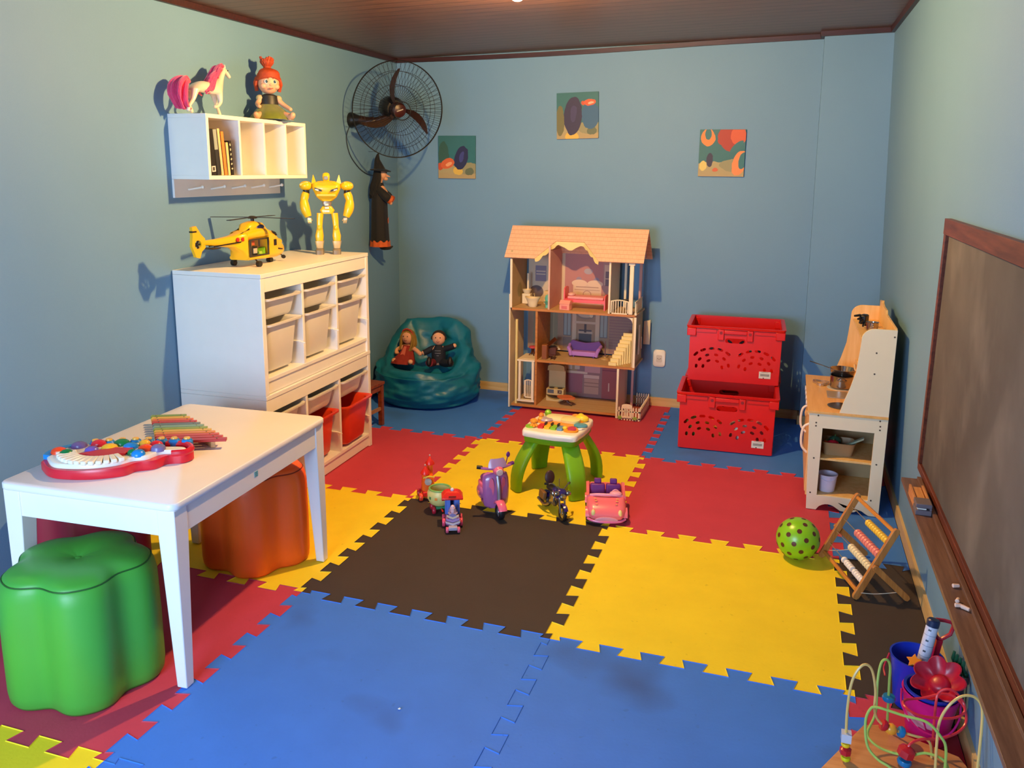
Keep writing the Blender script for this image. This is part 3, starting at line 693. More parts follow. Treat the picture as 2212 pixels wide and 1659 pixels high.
# ------------------------------------------------------------------ wall fan
def fan():
    hubp = Vector((-.715, 3.40, 1.975)); ax = Vector((.70, -.70, -.15)).normalized()
    r = root('wall_fan', (-1.055, 3.42, 1.91), 'dark wall fan with a round wire cage in the far left corner', 'fan')
    blk = mat('15120f', .35); br = mat('2a160e', .38, var=.1); wire = mat('0d0d0f', .4)
    M = Matrix.Translation(hubp) @ frame(ax).to_4x4()      # local z = fan axis
    x = M.to_3x3() @ Vector((1, 0, 0)); 
    def pt(rr, a, z): return M @ Vector((rr*math.cos(a), rr*math.sin(a), z))
    wx = lwx(3.4)
    b = MB(r); b.lathe([(.048, 0), (.050, .01), (.042, .03), (.030, .06), (.024, .085), (.001, .088)], n=20, M=Matrix.Translation((wx+.001, 3.40, 1.915)) @ frame((1, -.05, .02)).to_4x4(), cap1=False); b.build('wall_mount', blk, r)
    b = MB(r); b.tube(bez([(wx+.07, 3.395, 1.915), (wx+.14, 3.41, 1.905), (wx+.23, 3.44, 1.925), tuple(hubp-ax*.09+Vector((0, 0, -.04)))], 6), [.030]*8+[.024]*12, 10); b.build('arm', br, r)
    b = MB(r); b.lathe([(.001, -.21), (.055, -.205), (.070, -.18), (.072, -.08), (.055, -.05), (.001, -.045)], n=20, M=M, cap0=False, cap1=False); b.build('motor_housing', blk, r)
    b = MB(r); b.lathe([(.03, -.045), (.046, -.03), (.048, .005), (.044, .024), (.03, .032), (.001, .034)], n=24, M=M, cap1=False); b.build('hub', mat('340e0c', .4), r)
    b = MB(r); b.box((0, 0, 0), (.040, .006, .0015)); b.bm.transform((r.rotation_euler.to_matrix().to_4x4())); 
    b.bm.free(); b = MB(r); P = M @ Matrix.Rotation(math.radians(20), 4, 'Z') @ T(0, 0, .0345)
    b.loft([[P @ Vector(q) for q in ((-.022, -.003, 0), (.022, -.003, 0), (.022, .003, 0), (-.022, .003, 0))], [P @ Vector(q) for q in ((-.022, -.003, .001), (.022, -.003, .001), (.022, .003, .001), (-.022, .003, .001))]]); b.build('nameplate', mat('a09888', .5), r)
    # blades: find angles so that they point up, lower right, left in the view
    for i, (dirw) in enumerate((Vector((.10, .06, 1)), Vector((.70, .45, -.72)), Vector((-.9, -.5, -.25)))):
        l = (M.to_3x3().inverted() @ dirw); a0 = math.atan2(l.y, l.x)+.62
        b = MB(r); rings = []
        for k in range(9):
            t = k/8; rr = .035+.215*t; wdt = [.020, .028, .040, .048, .052, .050, .044, .032, .014][k]; sw_ = -.10*t*t
            tw = math.radians(38-12*t)
            c, s_ = math.cos(a0+sw_/max(rr, .1)*1.3), math.sin(a0+sw_/max(rr, .1)*1.3)
            rad = Vector((c, s_, 0)); tan = Vector((-s_, c, 0))
            v = tan*math.cos(tw)+Vector((0, 0, 1))*math.sin(tw); nn = rad.cross(v).normalized()*.0022
            ctr = rad*rr+Vector((0, 0, -.012))
            rings.append([M @ (ctr-v*wdt*.5-nn), M @ (ctr-nn*1.0+v*0), M @ (ctr+v*wdt*.5-nn), M @ (ctr+v*wdt*.5+nn), M @ (ctr+nn), M @ (ctr-v*wdt*.5+nn)])
        b.loft(rings); b.build('blade', br, r)
    R = .298
    for nm, z0, dome in (('front_guard', .004, .075), ('rear_guard', -.004, -.085)):
        b = MB(r)
        b.tube([pt(R, 2*PI*k/64, z0*1.0) for k in range(64)], .0032, 6, closed=True)
        for rr in (.055, .15, .235):
            zz = z0+dome*(1-(rr/R)**2.4); b.tube([pt(rr, 2*PI*k/40, zz) for k in range(40)], .0014 if rr > .1 else .003, 5, closed=True)
        for k in range(60):
            a = 2*PI*k/60+(.05 if dome < 0 else 0)
            b.tube([pt(.055+(R-.055)*q/6, a, z0+dome*(1-((.055+(R-.055)*q/6)/R)**2.4)) for q in range(7)], .001, 4)
        b.build(nm, wire, r)
fan()
def wall_cable():
    b = MB(); y0 = 3.37; P = [(lwx(3.37)+.006, 3.37, 1.87), (lwx(3.36)+.006, 3.33, 1.80), (lwx(3.4)+.006, 3.37, 1.70), (lwx(3.5)+.006, 3.48, 1.62), (lwx(3.6)+.006, 3.60, 1.575), (lwx(3.7)+.006, 3.72, 1.56)]
    b.tube(bez(P, 8), .003, 6); o = b.build('power_cable', mat('2a3036', .5)); tag(o, 'thin dark cable looping down the left wall below the fan', 'cable')
wall_cable()
def witch():
    r = root('witch_doll', (-.985, 3.64, 1.07), 'hanging witch doll in a long black dress with orange trim below the fan', 'witch doll', rz=20)
    # local +x is where she faces, hangs by her hat tip
    bk = mat('0d0b0c', .8, var=.2, nscale=60, sheen=.1); sk = mat('d6a07a', .6); og = mat('c65a1e', .7, var=.25, nscale=40)
    skin('body', [(0, 0, .32, .035), (0, 0, .40, .034), (.005, 0, .455, .018), (.012, 0, .485, .030), (.018, 0, .515, .028), (.03, .03, .40, .016), (.062, .045, .345, .012), (.088, .03, .335, .012), (.03, -.03, .40, .016), (.065, -.045, .325, .012), (.09, -.03, .300, .013), (0, 0, .15, .03), (0, 0, .06, .02)],
         [(0, 1), (1, 2), (2, 3), (3, 4), (1, 5), (5, 6), (6, 7), (1, 8), (8, 9), (9, 10), (0, 11), (11, 12)], sk, r, sub=2)
    b = MB(); b.sph((.028, 0, .50), (.026, .030, .036), 14, 10); b.loft([[(.046, -.008, .505), (.046, .008, .505), (.046, 0, .485)], [(.078, -.002, .487), (.078, .002, .487), (.078, 0, .483)]]); b.sph((.046, 0, .470), (.016, .014, .012), 10, 8); b.build('face', sk, r)
    for s in (-1, 1):
        b = MB(); b.sph((.053, s*.011, .512), .0035, 8, 6); b.build('eye', mat('1a1414', .2), r)
    n = 30
    def rg(rx, ry, z, f=.04, cx=0): return [(cx+rx*math.cos(2*PI*i/n)*(1+f*math.cos(7*2*PI*i/n)), ry*math.sin(2*PI*i/n)*(1+f*math.cos(7*2*PI*i/n)), z) for i in range(n)]
    b = MB(); b.loft([rg(.064, .064, .045), rg(.060, .060, .12), rg(.056, .058, .22), rg(.054, .056, .30), rg(.048, .052, .38, .02), rg(.030, .032, .445, 0)]); b.build('dress', bk, r)
    b = MB(); b.loft([[(rr*math.cos(2*PI*i/40)*(1+.05*math.cos(9*2*PI*i/40)), rr*math.sin(2*PI*i/40)*(1+.05*math.cos(9*2*PI*i/40)), z+(.008*math.cos(9*2*PI*i/40) if top else 0)) for i in range(40)] for rr, z, top in ((.070, .012, 0), (.0675, .030, 0), (.066, .050, 1))]); b.build('hem_trim', og, r)
    for s in (-1, 1):
        b = MB(); b.tube(bez([(.0, s*.038, .405), (.04, s*.050, .365), (.072, s*.042, .335)], 5), [.022, .024, .026, .027, .028, .029, .030, .031, .030, .028, .026], 10); b.build('sleeve', bk, r)
        b = MB(); b.tube([(.070, s*.043, .337), (.084, s*.036, .328)], [.027, .029], 10); b.build('cuff', og, r)
    b = MB(); b.box((.0585, .0, .19), (.004, .034, .034), rot=(20, 0, 0)); b.build('patch', og, r, bev=.002)
    b = MB()
    for k in range(26):
        a = math.radians(70+k*220/25); q = random.uniform(-.008, .008)
        b.tube(bez([(.022*math.cos(a), .026*math.sin(a), .525), (.034*math.cos(a)+.0, .038*math.sin(a), .47), (.040*math.cos(a)-.012, .044*math.sin(a)+q, .41), (.045*math.cos(a)-.016, .046*math.sin(a)-q, .355+2*q)], 3), [.011]*7+[.007]*3, 6)
    b.build('hair', bk, r)
    b = MB(); b.loft([[(cx+rr*math.cos(2*PI*i/24), rr*math.sin(2*PI*i/24), z+dz*math.cos(2*PI*i/24)) for i in range(24)] for cx, rr, z, dz in ((.012, .070, .522, -.006), (.012, .072, .528, -.006), (.006, .040, .537, 0), (0, .030, .565, 0), (-.008, .018, .60, 0), (-.004, .010, .628, 0), (.002, .004, .642, 0))]); b.build('hat', bk, r)
    b = MB(); b.tube([(.002, 0, .640), (-.02, -.005, .650), (-.065, -.01, .651)], .0012, 5); b.build('hanging_loop', mat('222020', .6), r)
    for s in (-1, 1):
        b = MB(); b.tube(bez([(0, s*.02, .02), (.02, s*.024, .004), (.065, s*.028, .002), (.085, s*.028, .012)], 4), [.014]*6+[.012, .011, .010, .009, .007, .005, .003], 8); b.build('shoe', bk, r)
witch()

# ------------------------------------------------------------------ pictures: generic reef scenes
def picture(x0, z0, w, h, tilt, label, sh, group='square sea pictures'):
    r = root('canvas_picture', (x0+w/2, 4.1195, z0+h/2), label, 'picture', rot=(0, tilt, 0), group=group)
    base = [('r', 0, -h*.46, 1, h*.22, 'a9976a'), ('e', -w*.2, -h*.28, w*.35, h*.10, 'a89a6c'), ('e', w*.3, -h*.26, w*.35, h*.13, '8f8c66'), ('e', w*.35, -h*.33, w*.12, h*.08, '5e6a50')]
    b = MB(); b.b2((-w/2, -.014, -h/2), (w/2, -.0145+.013, h/2)); b.build('canvas', layered('reef_picture', '2c6f74', base+sh, 'xz', .55, nz=.02), r, bev=.001)
def fish(cx, cz, rx, rz, a, c1, c2, c3='d8b24a'):
    ca, sa = math.cos(math.radians(a)), math.sin(math.radians(a))
    return [('e', cx-ca*rx*1.1, cz-sa*rx*1.1, rz*.55, rz*.75, c3, a), ('e', cx, cz, rx, rz, c1, a), ('e', cx+ca*rx*.2, cz+sa*rx*.2-rz*.2, rx*.45, rz*.35, c2, a)]
picture(-.745, 1.544, .285, .299, 0, 'lowest left square sea picture, with a dark blue fish beside an orange one', [('e', -.06, .10, .14, .05, '2f6a6e'), ('e', -.1, .02, .04, .09, '30584c')]+fish(-.07, -.045, .055, .035, 20, 'd2622e', 'e8a06a', 'c24e24')+fish(.035, -.005, .085, .05, 75, '23264e', '3a3f7e'))
picture(.132, 1.822, .290, .303, -1.5, 'topmost square sea picture with a tall dark blue fish, middle of the back wall', [('e', .09, .0, .06, .09, '2c5f86'), ('e', -.12, -.03, .03, .10, '6c6a40')]+fish(-.03, .0, .125, .062, 86, '2a2549', '39335f')+fish(.085, .085, .042, .022, 5, 'd85a32', 'f0b090', 'c8502a'))
picture(1.098, 1.582, .290, .297, 0, 'square sea picture with orange red coral shapes, nearest the right corner', [('e', .055, .10, .085, .085, 'a8321e'), ('e', .10, .11, .05, .06, 'd2562c'), ('e', .095, .045, .05, .018, '2c6f74', 40), ('e', .115, -.06, .045, .08, 'e2894a', -15), ('e', .135, -.045, .028, .055, '2c6f74', -15), ('e', -.09, .10, .045, .055, 'e8853c'), ('e', -.09, .12, .022, .035, '2c6f74'), ('e', -.075, -.045, .02, .045, '2b2846'), ('e', -.115, -.08, .022, .03, 'd8c268'), ('e', -.035, -.105, .018, .011, 'c85e30')])
def outlet():
    r = root('wall_outlet', (.903, 4.1195, .34), 'white wall socket on the back wall right of the dollhouse', 'outlet')
    w = mat('ece4d4', .4)
    b = MB(); b.loft([[(p[0], -.001-p2, p[1]) for p in rrect(.086*k, .122*k, .022, n=5)] for k, p2 in ((1, 0), (1, .006), (.93, .011))]); b.build('cover_plate', w, r, ang=50)
    b = MB(); b.loft([[(p[0], -.011-p2, p[1]) for p in rrect(.040, .05, .008, n=4)] for p2 in (0, .004)]); b.build('socket_insert', mat('d4cab8', .5), r)
    for s in (-1, 0, 1):
        b = MB(); b.cyl((s*.010, -.0145, -.004*(s == 0)), (s*.010, -.0158, -.004*(s == 0)), .0028, .0028, 8); b.build('pin_hole', mat('40362c', .7), r)
outlet()

# ------------------------------------------------------------------ beanbag with two rag dolls
BBC = Vector((-.675, 3.72, 0))
def bag_surface(t, a):
    """t 0 floor edge .. 1 seat centre; a angle, -90 deg = towards the room"""
    back = .5+.5*math.sin(a-.12)                      # 1 at the back
    bk = back**1.5
    x0, y0 = math.cos(a), math.sin(a)
    rim = .225+.32*min(1, bk*1.35)+.012*math.cos(4*a+.9)*back-.03*(1-back)*math.cos(2*a)
    key = [(0, .285, .0), (.06, .325, .012), (.2, .367, .07), (.36, .372, .15), (.5, .362-.02*bk, .22+.12*bk), (.62, .335-.03*bk, rim-.06), (.70, .30-.05*bk, rim-.008), (.76, .265-.07*bk, rim+.004), (.84, .20-.07*bk, rim-.045-.06*bk), (.92, .11-.03*bk, .235+.05*bk), (1, .001, .222)]
    for (ta, ra, za), (tb, rb, zb) in zip(key, key[1:]):
        if t <= tb+1e-9:
            u = (t-ta)/(tb-ta); u = u*u*(3-2*u) if False else u
            rr, z = ra+(rb-ra)*u, za+(zb-za)*u; break
    return Vector((x0*rr*(1.0), y0*rr*.92-.0+.03*bk*min(1, t*1.5), z))
def beanbag():
    r = root('beanbag', BBC, 'teal leatherette beanbag in the far left corner with two rag dolls in its seat', 'beanbag')
    n, K = 120, 64; rings = []
    for k in range(K+1):
        t = k/K; ring = []
        for i in range(n):
            a = 2*PI*i/n; p = bag_surface(t, a)
            if .02 < t < .99:
                q = noise.noise(Vector((p.x*6, p.y*6, p.z*11)))*.024+noise.noise(Vector((p.x*15+3, p.y*15, p.z*30)))*.014
                rd = abs(noise.noise(Vector((p.x*5+9, p.y*5, p.z*14))))*-.045+.012
                w = min(1, t*8)*min(1, (1-t)*6); d = Vector((math.cos(a), math.sin(a), .4)).normalized(); p = p+d*(q+rd)*w
                p.z = max(p.z, .001)
            ring.append(p)
        rings.append(ring)
    b = MB(); b.loft(rings); b.build('bag', mat('0c6b84', .42, var=.08, bmp=.15, nscale=20, spec=.5), r, ang=180)
beanbag()
def rag_doll(loc, rz, tiltx, label, girl):
    r = root('rag_doll', loc, label, 'rag doll', rot=(tiltx, 0, rz))
    sk = mat('dfa27a', .8, var=.06); 
    pose = [(0, 0, .03, .032), (0, .004, .08, .036), (0, .006, .118, .028), (0, .006, .142, .017)]
    armL = [(.044, .004, .115, .017), (.085, -.01, .128 if not girl else .10, .016), (.128, -.02, .148 if not girl else .075, .017)]
    armR = [(-.044, .004, .115, .017), (-.080, -.012, .095, .016), (-.115 if not girl else -.07, -.025, .080 if not girl else .06, .018)]
    legL = [(.03, -.02, .022, .022), (.07, -.07, .022, .020), (.10, -.115, .032, .018)]; legR = [(-.03, -.02, .022, .022), (-.04, -.07, .022, .020), (-.045, -.115, .028, .018)]
    P = pose+armL+armR+legL+legR
    skin('body', P, [(0, 1), (1, 2), (2, 3), (2, 4), (4, 5), (5, 6), (2, 7), (7, 8), (8, 9), (0, 10), (10, 11), (11, 12), (0, 13), (13, 14), (14, 15)], sk, r)
    b = MB(); b.sph((0, 0, .188), (.046, .040, .048), 20, 14); b.sph((0, -.040, .182), (.005, .005, .004), 8, 6)
    b.build('head', sk, r)
    for s in (-1, 1):
        b = MB(); b.sph((s*.016, -.0385, .195), (.0042, .0025, .0042), 10, 6); b.build('eye', mat('2a1c14', .4), r)
    b = MB(); b.tube(bez([(-.011, -.0375, .170), (0, -.0385, .165), (.011, -.0375, .170)], 4), .0017, 5); b.build('mouth', mat('9a3028', .6), r)
    if girl:
        ym = mat('8a6a22', .8, var=.3, nscale=60)
        b = MB(); b.sph((0, .008, .196), (.050, .042, .050), 18, 12)
        for k in range(14):
            a = math.radians(-25+k*230/13); s = random.uniform(-.008, .008)
            b.tube(bez([(.03*math.cos(a), .03*math.sin(a), .225), (.050*math.cos(a), .042*math.sin(a), .19), (.053*math.cos(a)+s, .044*math.sin(a), .14), (.045*math.cos(a)-.01, .04*math.sin(a)-.01, .095)], 3), [.010]*7+[.007]*3, 6)
        b.build('hair', ym, r)
        n = 30
        def rg(rx, ry, cy, z): return [(rx*math.cos(2*PI*i/n)*(1+.05*math.cos(8*2*PI*i/n)), cy+ry*math.sin(2*PI*i/n)*(1+.05*math.cos(8*2*PI*i/n)), z) for i in range(n)]
        b = MB(); b.loft([rg(.085, .080, -.05, .006), rg(.082, .078, -.045, .03), rg(.055, .050, -.01, .07), rg(.042, .036, .004, .10), rg(.036, .030, .005, .132)]); b.build('dress', mat('8a2416', .85, var=.15, nscale=30), r)
        b = MB(); b.panel([(-.018, 0), (.018, 0), (.010, .07), (-.010, .07)], [], .003, Matrix.Translation((0, -.062, .062)) @ Matrix.Rotation(math.radians(62), 4, 'X')); b.build('apron_strip', mat('c8604a', .8), r)
        b = MB(); b.tube(bez([(-.046, -.01, .205), (-.03, -.02, .235), (0, -.02, .246), (.03, -.02, .235), (.046, -.01, .205)], 5), .006, 6); b.build('headband', mat('a8321e', .7), r)
    else:
        hm = mat('2c1a10', .8, var=.3, nscale=60)
        b = MB(); b.sph((0, .010, .200), (.049, .040, .045), 18, 12); b.sph((-.046, .0, .19), (.010, .012, .014), 8, 6); b.sph((.046, .0, .19), (.010, .012, .014), 8, 6); b.build('hair', hm, r)
        n = 24
        def rg(rx, ry, cy, z): return [(rx*math.cos(2*PI*i/n), cy+ry*math.sin(2*PI*i/n), z) for i in range(n)]
        nv = mat('0e1320', .8, var=.2)
        b = MB(); b.loft([rg(.048, .044, 0, .02), rg(.050, .045, .004, .08), rg(.047, .042, .006, .112), rg(.026, .024, .006, .138)]); b.build('jacket', nv, r)
        for arm in (armL, armR):
            b = MB(); b.tube(bez([(arm[0][0]*.5, .005, .112)]+[p[:3] for p in arm[:2]]+[tuple(arm[1][i]*.35+arm[2][i]*.65 for i in range(3))], 5), .0215, 10); b.build('sleeve', nv, r)
        for leg in (legL, legR):
            b = MB(); b.tube(bez([(leg[0][0]*.6, 0, .028)]+[p[:3] for p in leg[:2]]+[leg[2][:3]], 4), .027, 10); b.build('trouser_leg', mat('6e1020', .85) if leg is legR else nv, r)
        for leg in (legL, legR):
            p = Vector(leg[2][:3]); b = MB(); b.sph(p+Vector((0, -.014, .012)), (.018, .020, .034), 12, 8, rot=(-15, 0, 0)); b.build('shoe', mat('120c0a', .5), r)
        for k in range(3):
            b = MB(); b.tube([(-.02, -.036, .07+.017*k), (0, -.0415, .07+.017*k), (.02, -.036, .07+.017*k)], .0016, 5); b.build('braid_trim', mat('8c8c94', .5), r)
rag_doll((BBC.x-.125, BBC.y-.075, .262), -6, -8, 'rag doll with blonde hair and dark red dress, left one on the beanbag', True)
rag_doll((BBC.x+.11, BBC.y-.055, .268), 14, -6, 'rag doll in navy jacket with arms out, right one on the beanbag', False)

def small_chair():
    r = root('small_stool', (-.835, 2.935, 0), 'small brown wooden stool between the bin unit and the beanbag', 'stool', rz=-4)
    m = wood('6e2f10', '9a4c1c', 7, 0); hh, w = .285, .28
    b = MB(); b.b2((-w/2-.005, -w/2-.005, hh-.018), (w/2+.005, w/2+.005, hh)); b.build('seat', m, r, bev=.002)
    for sx in (-1, 1):
        for sy in (-1, 1):
            b = MB(); b.box((sx*(w/2-.014), sy*(w/2-.014), (hh-.018)/2), (.028, .028, hh-.018)); b.build('leg', m, r, bev=.0015)
    for s in (-1, 1):
        b = MB(); b.box((s*(w/2-.012), 0, hh-.018-.019), (.016, w-.058, .036)); b.build('apron', m, r)
        b = MB(); b.box((0, s*(w/2-.012), hh-.018-.019), (w-.058, .016, .036)); b.build('apron', m, r)
        b = MB(); b.box((s*(w/2-.013), 0, .11), (.014, w-.058, .020)); b.build('stretcher', wood('8a5a34', 'b88a5c', 7, 0), r)
small_chair()
# ------------------------------------------------------------------ dollhouse
def dollhouse():
    fy, by = 3.72, 4.05
    r = root('dollhouse', (.35, 3.885, 0), 'tall pink and cream wooden dollhouse with three open storeys against the back wall', 'dollhouse')
    cream = mat('f2e2c0', .5, var=.04); edge_ = wood('b06a24', 'cf8a3c', 9, 0); pinkw = mat('d9a8a0', .6)
    def bx(n, lo, hi, m, bev=.0006, label=None): b = MB(r); b.b2(lo, hi); return b.build(n, m, r, bev=bev, label=label)
    # back walls with printed wallpaper (object coordinates are relative to the house)
    rx, ry = .35, 3.885
    def wp(n, base, sh): return layered(n, base, [(k, x-rx, z, a, c_, col, *rest) for k, x, z, a, c_, col, *rest in sh], 'xz', .6)
    g = 'd8c8b8'
    w3 = wp('wallpaper_top', 'b98a80', [('r', .10, .88, .135, .20, 'd2c0a4'), ('r', .06, .90, .040, .055, '8e8494'), ('r', .06, .915, .034, .004, 'cfc0ae'), ('r', .06, .895, .034, .004, 'cfc0ae'), ('r', .175, .925, .035, .055, 'a89484'), ('r', .175, .925, .029, .048, 'd6c8ae'), ('e', .03, .77, .05, .045, '6a5a5c'),
        ('r', .40, .88, .165, .2, 'b8807a'), ('e', .40, .93, .03, .02, 'a8a0a8'), ('e', .335, .87, .02, .02, '9a8a9a'), ('e', .46, .87, .02, .02, '9a8a9a'), ('r', .395, .775, .10, .07, 'dcc0a4'), ('e', .34, .845, .055, .025, 'e2c6a8'), ('e', .45, .845, .055, .025, 'e2c6a8'), ('e', .395, .77, .03, .027, 'b89080'), ('e', .395, .77, .024, .021, 'dcc0a4'), ('r', .395, .82, .08, .003, 'b08a78'), ('r', .395, .800, .09, .002, 'b08a78'),
        ('r', .555, .88, .05, .2, 'b08c84'), ('r', .555, .91, .042, .07, 'cdb49c'), ('r', .555, .885, .034, .05, '7c6a6e'), ('r', .555, .885, .003, .05, 'cdb49c'), ('r', .555, .885, .034, .003, 'cdb49c')])
    w2 = wp('wallpaper_middle', 'a88a70', [('r', .10, .52, .09, .2, '8e8468')]+[('r', .04+.03*k, .52, .003, .2, 'a09474') for k in range(5)]+[('r', .26, .57, .028, .10, '6e6a6c'), ('r', .26, .57, .023, .095, '98a09c'), ('r', .26, .57, .002, .095, '6e5c54'), ('r', .26, .42, .03, .04, '8a7468'),
        ('r', .52, .57, .028, .10, '6e6a6c'), ('r', .52, .57, .023, .095, '98a09c'), ('r', .52, .57, .002, .095, '6e5c54'), ('r', .31, .52, .014, .17, 'ccb49a'), ('r', .475, .52, .014, .17, 'ccb49a'), ('e', .39, .63, .07, .035, '8c7c70'), ('e', .39, .63, .055, .024, 'c4ae98'), ('r', .39, .57, .075, .008, 'c4ae98'), ('r', .39, .46, .045, .06, '5c5458'), ('r', .39, .50, .052, .008, 'b8a490'), ('r', .39, .53, .008, .03, '50464a'), ('e', .43, .62, .012, .012, 'd8c8a8'),
        ('r', .66, .52, .10, .2, '9c7c70')]+[('r', .66, .38+.02*k, .10, .0018, '8a646a') for k in range(15)])
    w1 = wp('wallpaper_bottom', '9e7c7c', [('r', .28, .17, .06, .2, 'a49070'), ('r', .28, .26, .022, .03, 'c8b8a4'), ('r', .34, .26, .018, .028, 'c8b8a4'), ('r', .34, .21, .075, .008, 'd8c4b0'), ('r', .32, .13, .06, .07, 'a06470'), ('r', .445, .185, .055, .012, 'd8bcae'), ('r', .445, .115, .052, .055, 'c09a8a'), ('r', .445, .115, .052, .0025, '8c6a60'), ('r', .445, .14, .052, .0025, '8c6a60'), ('r', .45, .265, .055, .05, 'c89a9a'), ('r', .45, .265, .05, .004, '6c4438'), ('r', .59, .17, .07, .16, 'a4585c'), ('r', .59, .24, .07, .003, '7c3c50'), ('r', .57, .12, .004, .03, 'd8bcae'), ('r', .40, .012, .32, .022, '4a3440')])
    bx('back_panel', (-.03, by-.012, .70), (.615, by, 1.10), w3); bx('back_panel', (-.03, by-.012, .36), (.775, by, .6885), w2); bx('back_panel', (.135, by-.012, .031), (.685, by, .3385), w1)
    # floors
    fl = layered('dollhouse_floor_print', 'caa878', [('r', .08, .0, .42, .005, 'b8905c'), ('r', .08, .05, .42, .002, 'b8905c'), ('r', .08, -.05, .42, .002, 'b8905c'), ('r', .08, .10, .42, .002, 'b8905c'), ('r', .08, -.1, .42, .002, 'b8905c')], 'xy')
    def floor_(x0, x1, z, bk=by-.013):
        bx('floor_board', (x0, fy+.004, z-.012), (x1, bk, z), fl); bx('floor_edge', (x0, fy-.004, z-.015), (x1, fy+.0035, z), edge_)
    floor_(-.045, .80, .70); floor_(.136, .80, .352); floor_(-.045, .70, .03)
    # outer and inner uprights
    wl = layered('side_wallpaper', 'c2a878', [('e', .0, .80, .05, .05, '9a8c5c'), ('e', -.03, .5, .05, .09, '90865a'), ('e', .03, .2, .05, .06, '9a8c5c')], 'yz')
    bx('side_panel', (-.057, fy, .7005), (-.046, by-.0005, 1.085), wl); bx('side_panel', (-.067, fy-.001, .002), (-.0575, by-.02, .79), cream)
    bx('front_post', (-.058, fy-.012, .70), (-.044, fy-.0005, 1.03), cream)
    bx('inner_wall', (.205, fy+.01, .7005), (.213, by-.013, 1.09), pinkw); bx('inner_wall_edge', (.203, fy+.002, .7005), (.215, fy+.0095, 1.12), mat('d8b09a', .5))
    bx('inner_wall', (.612, fy+.03, .7005), (.621, by-.013, 1.05), cream); bx('front_post', (.612, fy-.006, .7005), (.624, fy+.005, 1.05), cream)
    bx('inner_wall', (.12, fy, .0305), (.135, by-.013, .685), edge_)
    bx('side_panel', (.776, fy, .3525), (.786, by, .6845), wl); bx('front_post', (.786, fy-.004, .335), (.800, fy+.012, .715), cream)
    bx('side_panel', (.688, fy+.012, .0305), (.698, by, .3368), cream); bx('front_post', (.686, fy-.006, .0), (.7, fy+.011, .3365), cream)
    # lift shaft at the left
    bx('lift_rail', (-.020, fy+.002, .0305), (-.006, fy+.02, .62), mat('e8d284', .45)); 
    for z in (.062, .345): bx('lift_frame', (-.005, fy+.001, z-.012), (.118, fy+.03, z), cream)
    bx('lift_post', (.004, fy+.001, .0625), (.020, fy+.014, .3325), cream); bx('lift_post', (.098, fy+.001, .0625), (.114, fy+.014, .3325), cream); bx('lift_platform', (-.004, fy+.03, .335), (.119, fy+.20, .346), cream)
    def railing(x0, x1, y, z0, h, n, name='railing', arch=.010):
        b = MB(r); t = .006
        b.b2((x0, y, z0), (x1, y+t, z0+.007)); b.tube([(x0+(x1-x0)*k/8, y+t/2, z0+h-.004+arch*math.sin(PI*k/8)) for k in range(9)], .0042, 6)
        b.b2((x0, y, z0), (x0+.007, y+t, z0+h)); b.b2((x1-.007, y, z0), (x1, y+t, z0+h))
        for k in range(n):
            x = x0+(x1-x0)*(k+1)/(n+1); b.b2((x-.0022, y, z0+.007), (x+.0022, y+t, z0+h))
        return b.build(name, cream, r)
    railing(.036, .098, fy+.032, .07, .12, 4, 'lift_gate')
    railing(.628, .745, fy-.002, .7005, .085, 6)
    bx('balcony_post', (.745, fy-.004, .7005), (.772, fy+.016, 1.042), cream, .004); bx('balcony_capital', (.739, fy-.008, 1.02), (.778, fy+.02, 1.035), cream)
    bx('balcony_post', (.76, by-.05, .7005), (.778, by-.03, 1.05), pinkw); bx('balcony_post', (.66, by-.05, .7005), (.675, by-.03, 1.05), cream)
    b = MB(r); y = fy+.03
    b.b2((.782, fy+.02, .70), (.788, by-.05, .707)); b.b2((.782, fy+.02, .775), (.788, by-.05, .782))
    for k in range(8): b.b2((.782, fy+.03+k*.033, .70), (.788, fy+.036+k*.033, .78))
    b.build('railing', cream, r)
    bx('porch_post', (.735, by-.06, .0), (.75, by-.045, .3365), pinkw); 
    bx('window_shutter', (.800, fy+.10, .42), (.806, fy+.13, .62), cream); bx('window_shutter', (.800, fy+.19, .44), (.806, fy+.215, .52), cream)
    b = MB(r); b.panel([(.792, .44), (.836, .44), (.836, .612), (.792, .600)], [], .008, T(0, by+.03, 0) @ XZ); b.build('window_shutter', cream, r)
    # brackets under the balcony
    b = MB(r); b.panel([(.775, .68), (.735, .68)]+arc((.735, .64), .04, 90, 0, 6), [], .006, T(0, fy+.0, 0) @ XZ); b.build('corner_bracket', cream, r)
    # roof with a cut-out gable in front
    ey, ez, ry_, rz_ = fy-.022, 1.036, fy+.150, 1.236
    L = math.hypot(ry_-ey, rz_-ez); M = Matrix.Translation((0, ey, ez)) @ Matrix.Rotation(math.atan2(rz_-ez, ry_-ey), 4, 'X')
    m, nt, bs = newmat('shingle_roof')
    v = tcoord(nt); sp = nt.nodes.new('ShaderNodeSeparateXYZ'); nt.links.new(v, sp.inputs[0])
    row = mth(nt, 'MULTIPLY', mth(nt, 'SUBTRACT', sp.outputs[2], 1.036), 40); fr = mth(nt, 'FRACT', row); off = mth(nt, 'MULTIPLY', mth(nt, 'FLOOR', row), .5)
    vx = mth(nt, 'FRACT', mth(nt, 'ADD', mth(nt, 'MULTIPLY', sp.outputs[0], 38), off))
    ln = mth(nt, 'MAXIMUM', mth(nt, 'LESS_THAN', fr, .13), mth(nt, 'MULTIPLY', mth(nt, 'LESS_THAN', vx, .08), .6))
    c = mixc(nt, noise_tex(nt, 30), lin('ecb490'), lin('f6c8a6')); c = mixc(nt, mth(nt, 'MULTIPLY', ln, .45), c, lin('b06e50'))
